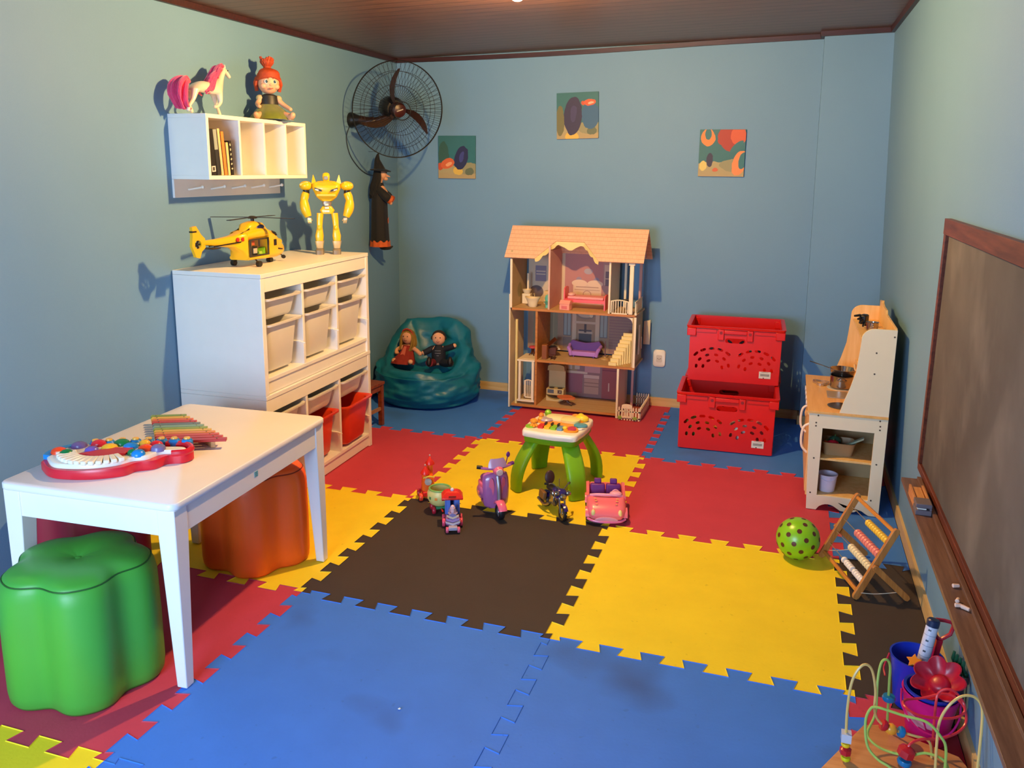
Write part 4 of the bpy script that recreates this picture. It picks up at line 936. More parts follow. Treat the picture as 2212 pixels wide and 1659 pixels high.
    nt.links.new(c, bs.inputs['Base Color']); bs.inputs['Roughness'].default_value = .55
    hx = [(-.095, 0), (.115, 0), (.235, L*.56), (.425, L*.56), (.545, 0), (.835, 0), (.835, L), (-.095, L)]
    b = MB(r); b.panel(hx, [], .008, M); roofp = b.build('roof_front', m, r)
    b = MB(r); M2 = Matrix.Translation((0, 4.06, ez)) @ Matrix.Rotation(PI-math.atan2(rz_-ez, 4.06-ry_), 4, 'X')
    L2 = math.hypot(4.06-ry_, rz_-ez); b.panel([(-.095, 0), (.835, 0), (.835, L2), (-.095, L2)], [], .008, M2); b.build('roof_back', m, r)
    b = MB(r); 
    # gingerbread trim along the opening
    sl = Vector((0, ry_-ey, rz_-ez)).normalized()
    def on(x, s, o=0): return Vector((x, ey, ez))+sl*s+Vector((0, -.006-o, .0))
    pth = [(.100, 0), (.115, .004), (.235, L*.56), (.425, L*.56), (.545, .004), (.56, 0)]
    N = 46; top = []; low = []
    seg = [(pth[1], pth[2], 16), (pth[2], pth[3], 14), (pth[3], pth[4], 16)]; q = []
    for a, c_, nn in seg:
        for k in range(nn): t = k/nn; q.append((a[0]+(c_[0]-a[0])*t, a[1]+(c_[1]-a[1])*t))
    q.append(pth[4])
    rings = []
    for k, (x, s) in enumerate(q):
        t = k/(len(q)-1); dx = (x-.33); cen = math.exp(-((x-.33)/.028)**2)
        dep = .020+.013*abs(math.sin(k*.55))+.034*cen
        inward = Vector((-dx*.55, 0, -1 if abs(dx) < .12 else -.75)).normalized()
        p = on(x, s); w_ = p+inward*dep
        rings.append([p, p+Vector((0, .006, 0)), w_+Vector((0, .006, 0)), w_])
    b.loft(rings); b.build('gable_trim', mat('f0d890', .5), r)
    b = MB(r); b.panel([(-.02, 0), (.02, 0), (.02, L), (-.02, L)], [], .001, M); b.bm.clear(); b.bm.free()
    # gable ends and inner rafters
    b = MB(r); b.panel([(fy, 1.040), (by, 1.040), (ry_, 1.222)], [], .008, T(.790, 0, 0) @ YZ); b.build('gable_end', pinkw, r)
    b = MB(r); b.panel([(fy+.0, 1.040), (by, 1.040), (ry_, 1.222)], [], .008, T(-.058, 0, 0) @ YZ); b.build('gable_end', pinkw, r)
    bx('ceiling_beam', (-.045, by-.03, 1.085), (.61, by-.014, 1.105), mat('5c3a30', .6))
    b = MB(r); b.tube([on(-.035, .09, -.010), on(-.022, .14, -.010)], .004, 6, flat=.3); b.bm.free()
    # fenced garden at the right
    gx0, gx1, gy = .705, .855, fy-.03
    def picket(name, p, q, n, h, gate=False):
        b = MB(r); p, q = Vector(p), Vector(q); d = (q-p); u = d.normalized(); nrm = Vector((-u.y, u.x, 0))*.005
        for z in (.012, h*.62): b.loft([[p+Vector((0, 0, z)), p+nrm+Vector((0, 0, z)), p+nrm+Vector((0, 0, z+.007)), p+Vector((0, 0, z+.007))], [q+Vector((0, 0, z)), q+nrm+Vector((0, 0, z)), q+nrm+Vector((0, 0, z+.007)), q+Vector((0, 0, z+.007))]])
        for k in range(n):
            c = p+d*(k+.5)/n; w = u*.0045
            b.loft([[c-w+Vector((0, 0, 0)), c+w, c+w+nrm, c-w+nrm], [c-w+Vector((0, 0, h-.008)), c+w+Vector((0, 0, h-.008)), c+w+nrm+Vector((0, 0, h-.008)), c-w+nrm+Vector((0, 0, h-.008))], [c+Vector((0, 0, h)), c+Vector((0, 0, h))+u*.0005, c+nrm+Vector((0, 0, h))+u*.0005, c+nrm+Vector((0, 0, h))]])
        b.build(name, cream, r)
    picket('picket_fence', (gx0, gy, 0), (gx1, gy, 0), 8, .092); picket('picket_fence', (gx1, gy, 0), (gx1, by+.0, 0), 14, .092); picket('picket_fence', (.76, by+.012, 0), (gx1, by+.012, 0), 6, .095)
    bx('garden_base', (gx0, gy+.006, 0), (gx1-.0055, by-.02, .006), mat('b2583c', .7))
    b = MB(r); b.panel([(.732, .018), (.802, .018), (.802, .095)]+[(.802-.035+.035*math.cos(math.radians(a)), .100+.012*math.sin(math.radians(a))) for a in range(15, 180, 25)]+[(.732, .095)], [[(x-.003, .03), (x+.003, .03), (x+.003, .082), (x-.003, .082)] for x in (.744, .756, .768, .78, .791)], .006, T(0, gy-.0065, 0) @ XZ); b.build('garden_gate', cream, r)
    for x in (.722, .822):
        b = MB(r); 
        for k in range(5): a = k*1.26; b.sph((x+.008*math.cos(a), gy-.004, .017+.006*math.sin(a)), (.008, .005, .007), 8, 6)
        b.build('green_shrub', mat('8cb04a', .6), r)
    return r
dollhouse()
def dh(n, loc, label, cat='toy furniture', rz=0): return root(n, loc, label, cat, rz=rz)
def furniture():
    cream = mat('eedcb4', .4, var=.03)
    z3, z2, z1 = .7004, .3524, .0304
    # bathtub
    r = dh('toy_bathtub', (.075, 3.80, z3), 'cream toy bathtub on the top floor of the dollhouse', 'toy bathtub')
    def ov(rx, ry, z, lift=0): return [(rx*math.cos(2*PI*i/32), ry*math.sin(2*PI*i/32), z+lift*(math.cos(2*PI*i/32)**2)) for i in range(32)]
    b = MB(); b.loft([ov(.026, .022, 0), ov(.030, .026, .004), ov(.036, .030, .03), ov(.046, .038, .052), ov(.054, .043, .058, .008), ov(.055, .044, .063, .008), ov(.047, .037, .062, .008), ov(.036, .028, .03), ov(.028, .02, .012)]); b.build('tub', cream, r)
    b = MB(); b.tube(bez([(.0, .038, .064), (0, .038, .085), (0, .020, .083)], 5), .003, 6); b.build('tap', mat('d8c8a0', .3, .4), r)
    # wall shelf/basin unit left
    r = dh('toy_washstand', (-.005, 3.93, z3), 'cream toy washstand in the top left corner of the dollhouse', 'toy washstand')
    b = MB(); b.box((0, 0, .035), (.06, .05, .07)); b.build('cabinet', cream, r, bev=.003)
    b = MB(); b.lathe([(.02, 0), (.03, .02), (.032, .028), (.024, .027), (.01, .012)], (0, -.005, .0705), 18); b.build('basin', cream, r)
    b = MB(); b.box((0, .018, .14), (.012, .008, .135)); b.build('mirror_post', cream, r)
    # dresser, toilet
    r = dh('toy_dresser', (.155, 3.965, z3), 'pale yellow toy chest of drawers behind the mint green toilet', 'toy dresser')
    b = MB(); b.box((0, 0, .045), (.085, .05, .09)); b.build('body', mat('e8c98c', .5), r, bev=.002)
    for k in range(3):
        b = MB(); b.box((0, -.027, .018+.027*k), (.076, .004, .021)); b.build('drawer', mat('e0bd7c', .5), r, bev=.001)
    r = dh('toy_toilet', (.178, 3.80, z3), 'mint green toy toilet on the top floor of the dollhouse', 'toy toilet')
    mg = mat('5fb09a', .35)
    b = MB(); b.lathe([(.016, 0), (.012, .02), (.020, .034), (.024, .04), (.018, .041)], (0, 0, 0), 16); b.build('bowl', mg, r)
    b = MB(); b.box((.0, .026, .050), (.040, .018, .05)); b.build('tank', mg, r, bev=.003)
    b = MB(); b.sph((0, .012, .062), (.022, .005, .026), 14, 8, rot=(-12, 0, 0)); b.build('lid', mg, r)
    # bed
    pk = mat('f0626a', .4); r = dh('toy_bed', (.43, 3.865, z3), 'pink toy bed on the top floor of the dollhouse', 'toy bed')
    b = MB(); b.box((0, 0, .055), (.27, .11, .022)); b.build('bed_frame', pk, r, bev=.002)
    b = MB(); b.box((.005, 0, .0755), (.245, .10, .018)); b.build('mattress', mat('f0a0a0', .7), r, bev=.005)
    for x, h in ((-.138, .145), (.138, .10)):
        b = MB(); b.loft([[(x-.004, p[0], p[1]) for p in [(-.056, 0), (.056, 0), (.056, h-.02)]+[(.0560*math.cos(math.radians(a)), h-.02+.02*math.sin(math.radians(a))) for a in range(20, 180, 20)]+[(-.056, h-.02)]], [(x+.004, p[0], p[1]) for p in [(-.056, 0), (.056, 0), (.056, h-.02)]+[(.0560*math.cos(math.radians(a)), h-.02+.02*math.sin(math.radians(a))) for a in range(20, 180, 20)]+[(-.056, h-.02)]]]); b.build('headboard' if x < 0 else 'footboard', pk, r)
    b = MB(); b.sph((-.10, 0, .092), (.025, .042, .012), 14, 8); b.build('pillow', mat('f4c0b4', .8), r)
    r = dh('toy_storage_box', (.315, 3.765, z3), 'small pink toy box with a gabled lid in front of the pink bed', 'toy box', rz=-8)
    lp = mat('f0a090', .4)
    b = MB(); b.box((0, 0, .020), (.070, .05, .04)); b.build('box_body', lp, r, bev=.002)
    b = MB(); b.loft([[(-.037, -.028, .0405), (-.037, .028, .0405), (-.037, .02, .06), (-.037, -.005, .065)], [(.037, -.028, .0405), (.037, .028, .0405), (.037, .02, .06), (.037, -.005, .065)]]); b.build('box_lid', lp, r, bev=.002)
    b = MB(); b.box((0, -.0258, .018), (.04, .001, .02)); b.build('box_panel', mat('d87070', .5), r)
    r = dh('toy_vanity', (.70, 3.93, z3), 'dark round topped toy table on the dollhouse balcony', 'toy table')
    b = MB(); b.lathe([(.02, 0), (.008, .01), (.007, .05), (.03, .062), (.034, .066), (.001, .067)], n=20, cap1=False); b.build('table_body', mat('4a4644', .4), r)
    # sofa
    pu, dp = mat('b07ac8', .5, var=.06), mat('5c3a8c', .6, var=.06)
    r = dh('toy_sofa', (.415, 3.93, z2), 'purple toy sofa with pale lilac seat on the middle floor of the dollhouse', 'toy sofa')
    b = MB(); b.box((0, -.012, .025), (.175, .055, .032)); b.build('seat', pu, r, bev=.006)
    b = MB(); pts = [(-.095, .03), (.095, .03), (.112, .085), (.095, .108), (.05, .098), (.0, .092), (-.05, .098), (-.095, .108), (-.112, .085)]; b.panel(pts, [], .02, T(0, .018, 0) @ XZ); b.build('backrest', dp, r, bev=.004)
    for s in (-1, 1):
        b = MB(); b.tube(bez([(s*.088, -.035, .012), (s*.095, -.036, .04), (s*.106, -.036, .062)], 4), .013, 8); b.tube([(s*.106, -.036, .062), (s*.110, .02, .075)], .011, 8); b.build('armrest', pu, r)
    for sx in (-1, 1):
        for sy in (-1, 1):
            b = MB(); b.cyl((sx*.07, -.012+sy*.02, 0), (sx*.07, -.012+sy*.02, .010), .005, .006, 8); b.build('foot', dp, r)
    # lamp stand, piano, stool, staircase
    r = dh('toy_floor_lamp', (.565, 3.90, z2), 'toy floor lamp with a round tan base right of the purple sofa', 'toy lamp')
    b = MB(); b.lathe([(.03, 0), (.028, .006), (.008, .012), (.005, .02)], n=20); b.build('base', mat('c09a60', .5), r)
    b = MB(); b.cyl((0, 0, .0195), (0, 0, .125), .004, .003, 8); b.build('pole', mat('6a4a5c', .4), r)
    br = mat('5a2a12', .4, var=.2)
    r = dh('toy_piano', (.200, 3.88, z2), 'brown toy piano with raised lid on the middle floor', 'toy piano', rz=25)
    b = MB(); b.box((0, 0, .055), (.055, .10, .016)); b.build('piano_body', br, r, bev=.002)
    for p in ((-.02, -.04), (-.02, .04), (.02, .0)):
        b = MB(); b.cyl((p[0], p[1], 0), (p[0], p[1], .0475), .005, .006, 8); b.build('leg', br, r)
    b = MB(); b.box((-.005, .0, .098), (.07, .09, .004), rot=(0, -40, 0)); b.build('lid', br, r)
    b = MB(); b.box((.036, 0, .055), (.016, .09, .008)); b.build('keyboard', mat('e8dcc4', .4), r)
    r = dh('toy_cabinet', (.178, 3.765, z2), 'narrow brown toy cabinet next to the toy piano', 'toy cabinet')
    b = MB(); b.box((0, 0, .05), (.035, .04, .10)); b.build('cabinet_body', mat('9a5a24', .5), r, bev=.002)
    b = MB(); b.box((.0, -.0215, .05), (.028, .003, .085)); b.build('door', mat('8a4a1c', .5), r)
    for i, (x, y, s) in enumerate(((.235, 3.765, 1), (.205, 3.80, .8))):
        r = dh('toy_chair', (x, y, z2), ['dark brown toy chair right of the narrow toy cabinet', 'smaller dark toy chair just behind the toy cabinet'][i], 'toy chair')
        b = MB(); b.box((0, 0, .03*s), (.03*s, .03*s, .004)); b.build('seat', br, r)
        b = MB(); b.box((0, .014*s, .055*s), (.03*s, .003, .045*s)); b.build('backrest', br, r)
        for sx in (-1, 1):
            for sy in (-1, 1):
                b = MB(); b.cyl((sx*.012*s, sy*.012*s, 0), (sx*.012*s, sy*.012*s, .0285*s), .002, .002, 6); b.build('leg', br, r)
    r = dh('toy_round_stool', (.06, 3.87, .3465), 'toy stool with a pinkish red seat on the lift platform side of the middle floor', 'toy stool')
    b = MB(); b.lathe([(.022, .05), (.026, .054), (.026, .062), (.02, .066), (.001, .067)], n=16, cap1=False); b.build('seat', mat('c84a50', .5), r)
    for k in range(4):
        a = k*PI/2+.6; b = MB(); b.tube(bez([(.008*math.cos(a), .008*math.sin(a), .0495), (.010*math.cos(a), .010*math.sin(a), .02), (.028*math.cos(a), .028*math.sin(a), .003)], 4), .0035, 6); b.build('leg', br, r)
    r = dh('toy_staircase', (.690, 3.86, z2), 'cream curved toy staircase on the middle floor of the dollhouse', 'toy staircase')
    b = MB()
    for k in range(9):
        t = k/8; z = .022*(k+1); x = -.055+.055*t*1.2; y = -.12+.14*t; w = .052+.03*t
        b.box((x+w/2-.01, y, z/2), (w, .022, z)); 
    for o in ():
        b.loft([[(-.065+.066*t*1.0+o*(.05+.03*t), -.135+.155*t, .198*t*.98-.004+.0), (-.061+.066*t+o*(.05+.03*t), -.135+.155*t, .198*t*.98-.004), (-.061+.066*t+o*(.05+.03*t), -.135+.155*t, .198*t*.98+.026), (-.065+.066*t+o*(.05+.03*t), -.135+.155*t, .198*t*.98+.026)] for t in [q/6 for q in range(7)]])
    b.bm.transform(T(0, 0, .0002)); b.build('stair_flight', mat('f0d890', .5), r)
    # ground floor: stove and low table
    cr = mat('c8b078', .5)
    r = dh('toy_kitchen_stove', (.225, 3.905, z1), 'cream toy kitchen stove with hood on the ground floor of the dollhouse', 'toy stove')
    b = MB(); b.box((0, 0, .065), (.125, .07, .045)); b.build('stove_body', cr, r, bev=.003)
    b = MB(); b.panel([(-.0625, 0), (.0625, 0), (.0625, .042)]+[(.0625-.0625*2*k/8, .030-.020*math.sin(PI*k/8)) for k in range(0, 9)][1:-1]+[(-.0625, .042)], [], .07, T(0, -.035, 0) @ XZ); b.build('stove_foot', cr, r)
    b = MB(); b.box((0, .026, .15), (.12, .016, .124)); b.build('splashback', cr, r, bev=.002)
    b = MB(); b.panel([(-.062, 0), (.062, 0), (.058, .03)]+[(.058*math.cos(math.radians(a)), .03+.015*math.sin(math.radians(a))) for a in range(20, 180, 20)]+[(-.058, .03)], [], .045, T(0, -.012, .2125) @ XZ); b.build('hood', mat('b89858', .5), r)
    for x in (-.03, .03):
        b = MB(); b.lathe([(.018, 0), (.018, .003), (.010, .004), (.001, .004)], (x, -.008, .088), 14, cap1=False); b.build('burner', mat('40342c', .5), r)
    b = MB(); b.box((-.03, -.036, .070), (.045, .003, .026)); b.build('oven_window', mat('56606a', .3), r)
    b = MB(); b.box((.035, -.036, .070), (.03, .003, .024)); b.build('oven_door', mat('54443a', .4), r)
    b = MB(); b.sph((.038, -.0395, .07), .004, 8, 6); b.build('knob', mat('e8d8b0', .3), r)
    r = dh('toy_dining_table', (.325, 3.80, z1), 'toy table with wavy orange top on the ground floor of the dollhouse', 'toy table', rz=-12)
    b = MB(); b.loft([[(.062*math.cos(2*PI*i/30)*(1+.10*math.cos(4*2*PI*i/30)), .045*math.sin(2*PI*i/30)*(1+.10*math.cos(4*2*PI*i/30)), z) for i in range(30)] for z in (.050, .060)]); b.build('tabletop', mat('d8743c', .5), r)
    for s in (-1, 1):
        b = MB(); b.tube(bez([(s*.006, 0, .0495), (s*.012, 0, .026), (s*.045, 0, .0098)], 5), [.011]*6+[.009]*5, 8); b.build('leg', mat('5c3a22', .5), r)
furniture()

# ------------------------------------------------------------------ red crates
def crate(loc, rz, label, sticker=True):
    r = root('plastic_crate', loc, label, 'crate', rz=rz, group='red plastic crates')
    m = mat('d8170e', .32, var=.04, spec=.5); w, d, h = .56, .385, .345
    holes = []
    for s in (-1, 1):
        c = (s*.125, .085)
        for rad, n, a0, a1 in ((.050, 4, 10, 170), (.085, 6, 5, 165), (.122, 8, 0, 150)):
            for k in range(n):
                a = a0+(a1-a0)*k/(n-1); aa = a if s > 0 else 180-a
                x = c[0]+rad*1.15*math.cos(math.radians(aa)); y = c[1]+rad*math.sin(math.radians(aa))
                if abs(x) < .018 or abs(x) > w/2-.03 or y < .06: continue
                L = .036 if rad > .1 else .026
                holes.append(slot(x, y, L, .016, aa+90))
    grip = slot(0, .262, .12, .030, 0)
    def wall(W, extra, M):
        b = MB(); b.panel([(-W/2+.004, .004), (W/2-.004, .004), (W/2, h), (-W/2, h)], extra, .0035, M); return b.build('side_wall', m, r)
    ins = .0
    hs = [hh for hh in holes]
    wall(w-.02, [grip]+hs, T(0, -d/2, 0) @ XZ); wall(w-.02, [grip]+hs, T(0, d/2-.0035, 0) @ XZ)
    sh = [hh for hh in [[(x*.62, y) for x, y in q] for q in holes]]
    wall(d-.012, [slot(0, .262, .10, .03)]+sh, T(-w/2+.01, 0, 0) @ YZ); wall(d-.012, [slot(0, .262, .10, .03)]+sh, T(w/2-.0135, 0, 0) @ YZ)
    b = MB(); b.loft([rrect(w-.03, d-.01, .02, .001), rrect(w-.026, d-.008, .02, .006)]); b.build('base', m, r)
    b = MB(); R0 = lambda k, z: rrect(w+k, d+k+.01, .018, z)
    b.loft([R0(-.016, h-.014), R0(.018, h-.012), R0(.022, h), R0(.010, h+.002), R0(-.018, h)], False, False); b.bm.faces.ensure_lookup_table()
    b.build('rim', m, r, ang=50)
    b = MB(); b.loft([R0(-.016, h-.05), R0(.008, h-.048), R0(.012, h-.0145), R0(-.014, h-.0145)], False, False); b.bm.free()
    for s in (-1, 1):
        yy = s*(d/2+.008)
        for x in (-.265, .265):
            b = MB(); b.box((x*.98, s*(d/2+.003), h-.038), (.055, .020, .048)); b.build('corner_block', m, r, bev=.004)
        for x in (-.085, .085):
            b = MB(); b.box((x, s*(d/2+.005), h-.048), (.036, .014, .066)); b.build('handle_bracket', m, r, bev=.003)
            b = MB(); b.cyl((x, s*(d/2+.0121), h-.036), (x, s*(d/2+.0135), h-.036), .009, .009, 14); b.build('rivet', mat('8c0c0c', .5), r)
        b = MB(); b.box((0, s*(d/2+.008), h-.030), (.134, .010, .022)); b.build('handle_bar', m, r, bev=.003)
        for x in (-.175, .175):
            b = MB(); b.box((x, s*(d/2+.004), h-.028), (.125, .006, .018)); b.build('rim_rib', m, r)
    if sticker:
        sh_ = [('r', .185, .070-.003*k, .026, .0009, '4c4844') for k in range(5)]+[('e', .178, .046, .004, .003, '2c2a28'), ('r', .185, .081, .02, .0018, 'a8a090')]
        b = MB(); b.box((.185, -d/2-.0008, .064), (.068, .0012, .042)); b.build('barcode_label', layered('barcode_sticker', 'e6ded0', sh_, 'xz'), r)
    return r
crate((1.418, 3.455, 0), 2.2, 'bottom front red crate, standing on the blue mat with toys showing through its slots')
crate((1.418, 3.888, 0), 1.5, 'bottom rear red crate, hidden behind the front one under the top crate', False)
crate((1.425, 3.745, .348), 2.2, 'top red crate, resting across the two lower ones')
def blocks():
    cols = [('yellow', 'e8c02c', (-.10, -.05)), ('white', 'e8e4dc', (.09, -.12)), ('pink', 'e8a0a8', (.17, -.06)), ('grey', '9c9ca8', (.03, .02)), ('orange', 'e88a3c', (-.02, -.12)), ('green', '7ca03c', (-.19, -.10))]
    for k, (n, c, (x, y)) in enumerate(cols):
        a = 2.2; X = 1.418+x; Yy = 3.455+y
        r = root('toy_block', (X, Yy, .0065), '%s plastic building block glimpsed through the slots of the bottom front crate' % n, 'toy block', rz=17*k)
        b = MB(); b.b2((-.045, -.03, 0), (.045, .03, .13+.01*(k % 3))); b.build('brick', mat(c, .4), r, bev=.004)
        for sx in (-1, 1):
            b = MB(); b.cyl((sx*.022, 0, .13+.01*(k % 3)-.0003), (sx*.022, 0, .142+.01*(k % 3)), .014, .014, 14); b.build('stud', mat(c, .4), r)
blocks()

# ------------------------------------------------------------------ robot and helicopter on the bin unit
def robot():
    r = root('toy_robot', (-.735, 2.53, 1.1425), 'plain yellow toy robot with broad shoulders standing on the bin unit', 'toy robot', rz=28)
    Y = mat('f7c41a', .3, var=.05, coat=.3); G = mat('9a8c78', .35, .5); B = mat('1a1712', .4); SV = mat('d8c8a0', .3, .5)
    for s in (-1, 1):
        b = MB(); b.loft([rrect(.044, .075, .010, 0, cx=s*.046, cy=-.010), rrect(.046, .070, .010, .022, cx=s*.046, cy=-.008), rrect(.036, .045, .008, .032, cx=s*.046, cy=0)]); o = b.build('foot', G, r)
        b = MB(); b.loft([rrect(.036, .036, .008, .0325, cx=s*.046), rrect(.044, .044, .010, .055, cx=s*.047), rrect(.050, .046, .010, .072, cx=s*.047)]); b.build('boot_cuff', SV, r)
        b = MB(); b.loft([rrect(.040, .040, .012, .0725, cx=s*.047), rrect(.046, .046, .014, .10, cx=s*.047), rrect(.036, .038, .012, .13, cx=s*.045), rrect(.030, .032, .010, .15, cx=s*.044), rrect(.034, .036, .012, .19, cx=s*.042), rrect(.038, .040, .014, .225, cx=s*.038)]); b.build('leg', Y, r, ang=50)
        b = MB(); b.sph((s*.045, -.018, .145), (.012, .008, .014), 12, 8); b.build('knee_pad', Y, r)
        b = MB(); b.sph((s*.110, 0, .372), (.036, .036, .026), 18, 10); b.box((s*.118, 0, .384), (.045, .055, .010), rot=(0, s*18, 0)); b.build('shoulder', Y, r)
        b = MB(); b.cyl((s*.108, 0, .330), (s*.112, 0, .362), .016, .018, 12); b.build('upper_arm_joint', B, r)
        b = MB(); b.tube(bez([(s*.110, 0, .335), (s*.122, -.004, .295), (s*.118, -.010, .25), (s*.102, -.014, .205)], 5), [.021, .022, .023, .023, .022, .021, .023, .025, .026, .027, .027, .026, .025, .023, .021, .018], 12); b.build('arm', Y, r)
        hnd = MB(); hnd.box((s*.097, -.016, .193), (.022, .018, .016), rot=(0, s*-12, 0)); ho = hnd.build('palm', SV, r, bev=.003)
        for k in range(4):
            b = MB(); b.tube([(s*.097-.008+.0052*k, -.022, .187), (s*.095-.008+.0052*k, -.026, .177), (s*.094-.008+.0052*k, -.021, .171)], .0024, 6); b.build('finger', SV, ho)
        b = MB(); b.tube([(s*.086, -.018, .192), (s*.081, -.026, .184)], .0026, 6); b.build('finger', SV, ho, label='thumb')
        b = MB(); b.loft([[(s*.052, -.02, .385), (s*.080, -.012, .385), (s*.072, .01, .385)], [(s*.068, -.006, .432), (s*.070, -.005, .432), (s*.069, -.003, .432)]]); b.build('shoulder_fin', Y, r)
        b = MB(); b.panel([(s*.022, 0), (s*.060, .012), (s*.062, .022), (s*.024, .010)], [], .006, Matrix.Translation((0, -.0585, .342)) @ XZ); b.build('chest_window', B, r, label='dark slanted chest window')
        b = MB(); b.panel([(s*.040, 0), (s*.058, .006), (s*.058, .012), (s*.040, .008)], [], .002, Matrix.Translation((0, -.0605, .3455)) @ XZ); b.build('window_glint', SV, r)
    b = MB(); b.loft([rrect(.060, .042, .012, .222), rrect(.080, .048, .014, .240), rrect(.05, .036, .012, .262)]); b.build('pelvis', Y, r)
    b = MB(); b.loft([rrect(.040, .032, .010, .2605), rrect(.052, .036, .010, .280), rrect(.040, .034, .010, .295)]); b.build('waist', G, r, label='grey metallic waist')
    for k in range(3):
        b = MB(); b.box((0, -.020-.002*k, .236+.018*k), (.026-.004*k, .012, .010)); b.build('belly_plate', SV, r)
    b = MB(); b.loft([rrect(.060, .050, .014, .290), rrect(.108, .070, .018, .312), rrect(.130, .086, .022, .335), rrect(.152, .095, .026, .358), rrect(.150, .085, .024, .385), rrect(.090, .055, .016, .398)]); b.box((0, -.044, .324), (.10, .02, .010)); b.loft([[(-.060, -.045, .376), (.060, -.045, .376), (.03, -.052, .392), (-.03, -.052, .392)], [(-.060, .0, .390), (.060, .0, .390), (.03, .0, .400), (-.03, .0, .400)]]); b.build('chest', Y, r, ang=50)
    b = MB(); b.loft([rrect(.030, .028, .008, .397, cy=-.008), rrect(.036, .034, .010, .408, cy=-.01), rrect(.040, .038, .012, .424, cy=-.008), rrect(.034, .034, .012, .438, cy=-.006), rrect(.012, .014, .004, .444, cy=-.004)]); b.build('head', Y, r, ang=60)
    b = MB(); b.box((0, -.0285, .415), (.022, .006, .020)); b.build('face_plate', G, r, bev=.002)
robot()
def helicopter():
    r = root('toy_helicopter', (-.79, 1.93, 1.1425), 'yellow toy rescue helicopter with dark rotor on the bin unit', 'toy helicopter', rz=92); r.scale = (1.05, 1, .86)
    # local +x = nose
    Y = mat('f6bb12', .3, var=.04, coat=.3); K = mat('1c1812', .4); C = mat('3a3228', .5)
    def sec(x, w, z0, z1, rd=.02):
        return [(x, p[0], (z0+z1)/2+p[1]) for p in rrect(w, z1-z0, min(rd, w*.45, (z1-z0)*.45), n=4)]
    b = MB(); b.loft([sec(-.40, .012, .150, .172, .005), sec(-.30, .030, .135, .172, .01), sec(-.19, .05, .115, .180, .015), sec(-.14, .07, .085, .190, .02), sec(-.125, .10, .042, .195, .025)]); b.build('tail_boom', Y, r, ang=50)
    # cabin shell: floor, roof, front hull with open side door
    b = MB(); b.loft([sec(-.1245, .11, .040, .062, .01), sec(.03, .12, .036, .062, .01)]); b.build('cabin_floor', Y, r)
    b = MB(); b.loft([sec(-.1245, .10, .150, .196, .02), sec(-.04, .115, .152, .212, .025), sec(.03, .12, .152, .208, .025)]); b.build('cabin_roof', Y, r)
    b = MB(); b.box((-.1105, 0, .106), (.028, .10, .0875)); b.build('rear_bulkhead', Y, r)
    b = MB(); b.loft([sec(.0305, .12, .036, .206, .03), sec(.08, .125, .030, .190, .035), sec(.125, .115, .030, .155, .035), sec(.17, .095, .036, .118, .03), sec(.205, .06, .045, .100, .022), sec(.218, .02, .058, .085, .008)]); b.sph((.175, 0, .115), (.030, .035, .022), 14, 8); b.build('nose_hull', Y, r, ang=50)
    b = MB(); b.loft([sec(-.10, .03, .190, .205, .006), sec(-.07, .07, .190, .238, .02), sec(-.02, .075, .195, .248, .025), sec(.03, .07, .195, .238, .02), sec(.075, .04, .180, .205, .01)]); b.build('engine_cowling', Y, r, ang=50)
    for s in (-1, 1):
        b = MB(); b.sph((-.005, s*.038, .212), (.034, .006, .016), 18, 10, rot=(0, -8, 0)); b.build('intake', mat('1c2050', .3), r)
        b = MB(); b.panel([(-.150, .188), (-.10, .203), (-.06, .222), (-.075, .206), (-.12, .190)], [], .003, T(0, s*.028-.0015, 0) @ XZ); b.build('exhaust_slot', K, r)
        b = MB(); b.panel([(.052, .192), (.085, .180), (.10, .160), (.088, .160), (.060, .182)], [], .004, T(0, s*.061-.002, 0) @ XZ); b.build('side_window', K, r)
        b = MB(); b.panel([(.022+.045, .105), (.088, .105), (.088, .140), (.067, .140)], [], .0035, T(0, s*.0632-.0017, 0) @ XZ); b.build('door_marking', K, r, label='black square marking')
        b = MB(); b.panel([(.105, .080), (.145, .074), (.145, .080), (.105, .088)], [], .004, T(0, s*.0585-.002, 0) @ XZ); b.build('stripe', K, r)
        for k in range(2):
            b = MB(); b.cyl((-.175+.032*k, s*(.0275+.006*k), .158), (-.175+.032*k, s*(.0325+.006*k), .158), .011, .011, 14); b.build('red_light', mat('c02a1c', .3), r)
        b = MB(); b.box((-.24, s*.0235, .140), (.17, .005, .006), rot=(0, -3, s*7)); b.build('boom_stripe', K, r)
        # main gear
        b = MB(); b.tube([(-.07, s*.045, .045), (-.075, s*.066, .020)], .004, 6); g = b.build('landing_strut', K, r)
        b = MB(); b.cyl((-.075, s*.062, .0165), (-.075, s*.078, .0165), .0165, .0165, 18); b.build('wheel', K, g)
    # door opening frame and contents
    b = MB(); b.panel([(-.124, .058), (.030, .058), (.030, .155), (-.124, .155)], [[(-.112, .066), (-.112, .147), (-.052, .147), (-.052, .112), (-.045, .112), (-.045, .147), (.020, .147), (.020, .066)]], .004, T(0, -.060, 0) @ XZ); b.build('door_frame', C, r)
    b = MB(); b.box((-.08, -.03, .088), (.05, .04, .05)); b.build('equipment_box', K, r, label='dark equipment locker')
    b = MB(); b.box((-.075, -.0515, .088), (.03, .003, .028)); b.build('screen_panel', mat('b8b0a0', .4), r)
    b = MB(); b.box((-.088, -.03, .132), (.042, .03, .026)); b.build('red_locker', mat('c05a3c', .5), r)
    b = MB(); b.loft([[(-.02, -.045, .063), (.018, -.045, .063), (.018, -.01, .063), (-.02, -.01, .063)], [(-.005, -.045, .075), (.018, -.045, .10), (.018, -.01, .10), (-.005, -.01, .075)]]); b.build('seat', mat('7cc02c', .4), r, label='green stretcher seat')
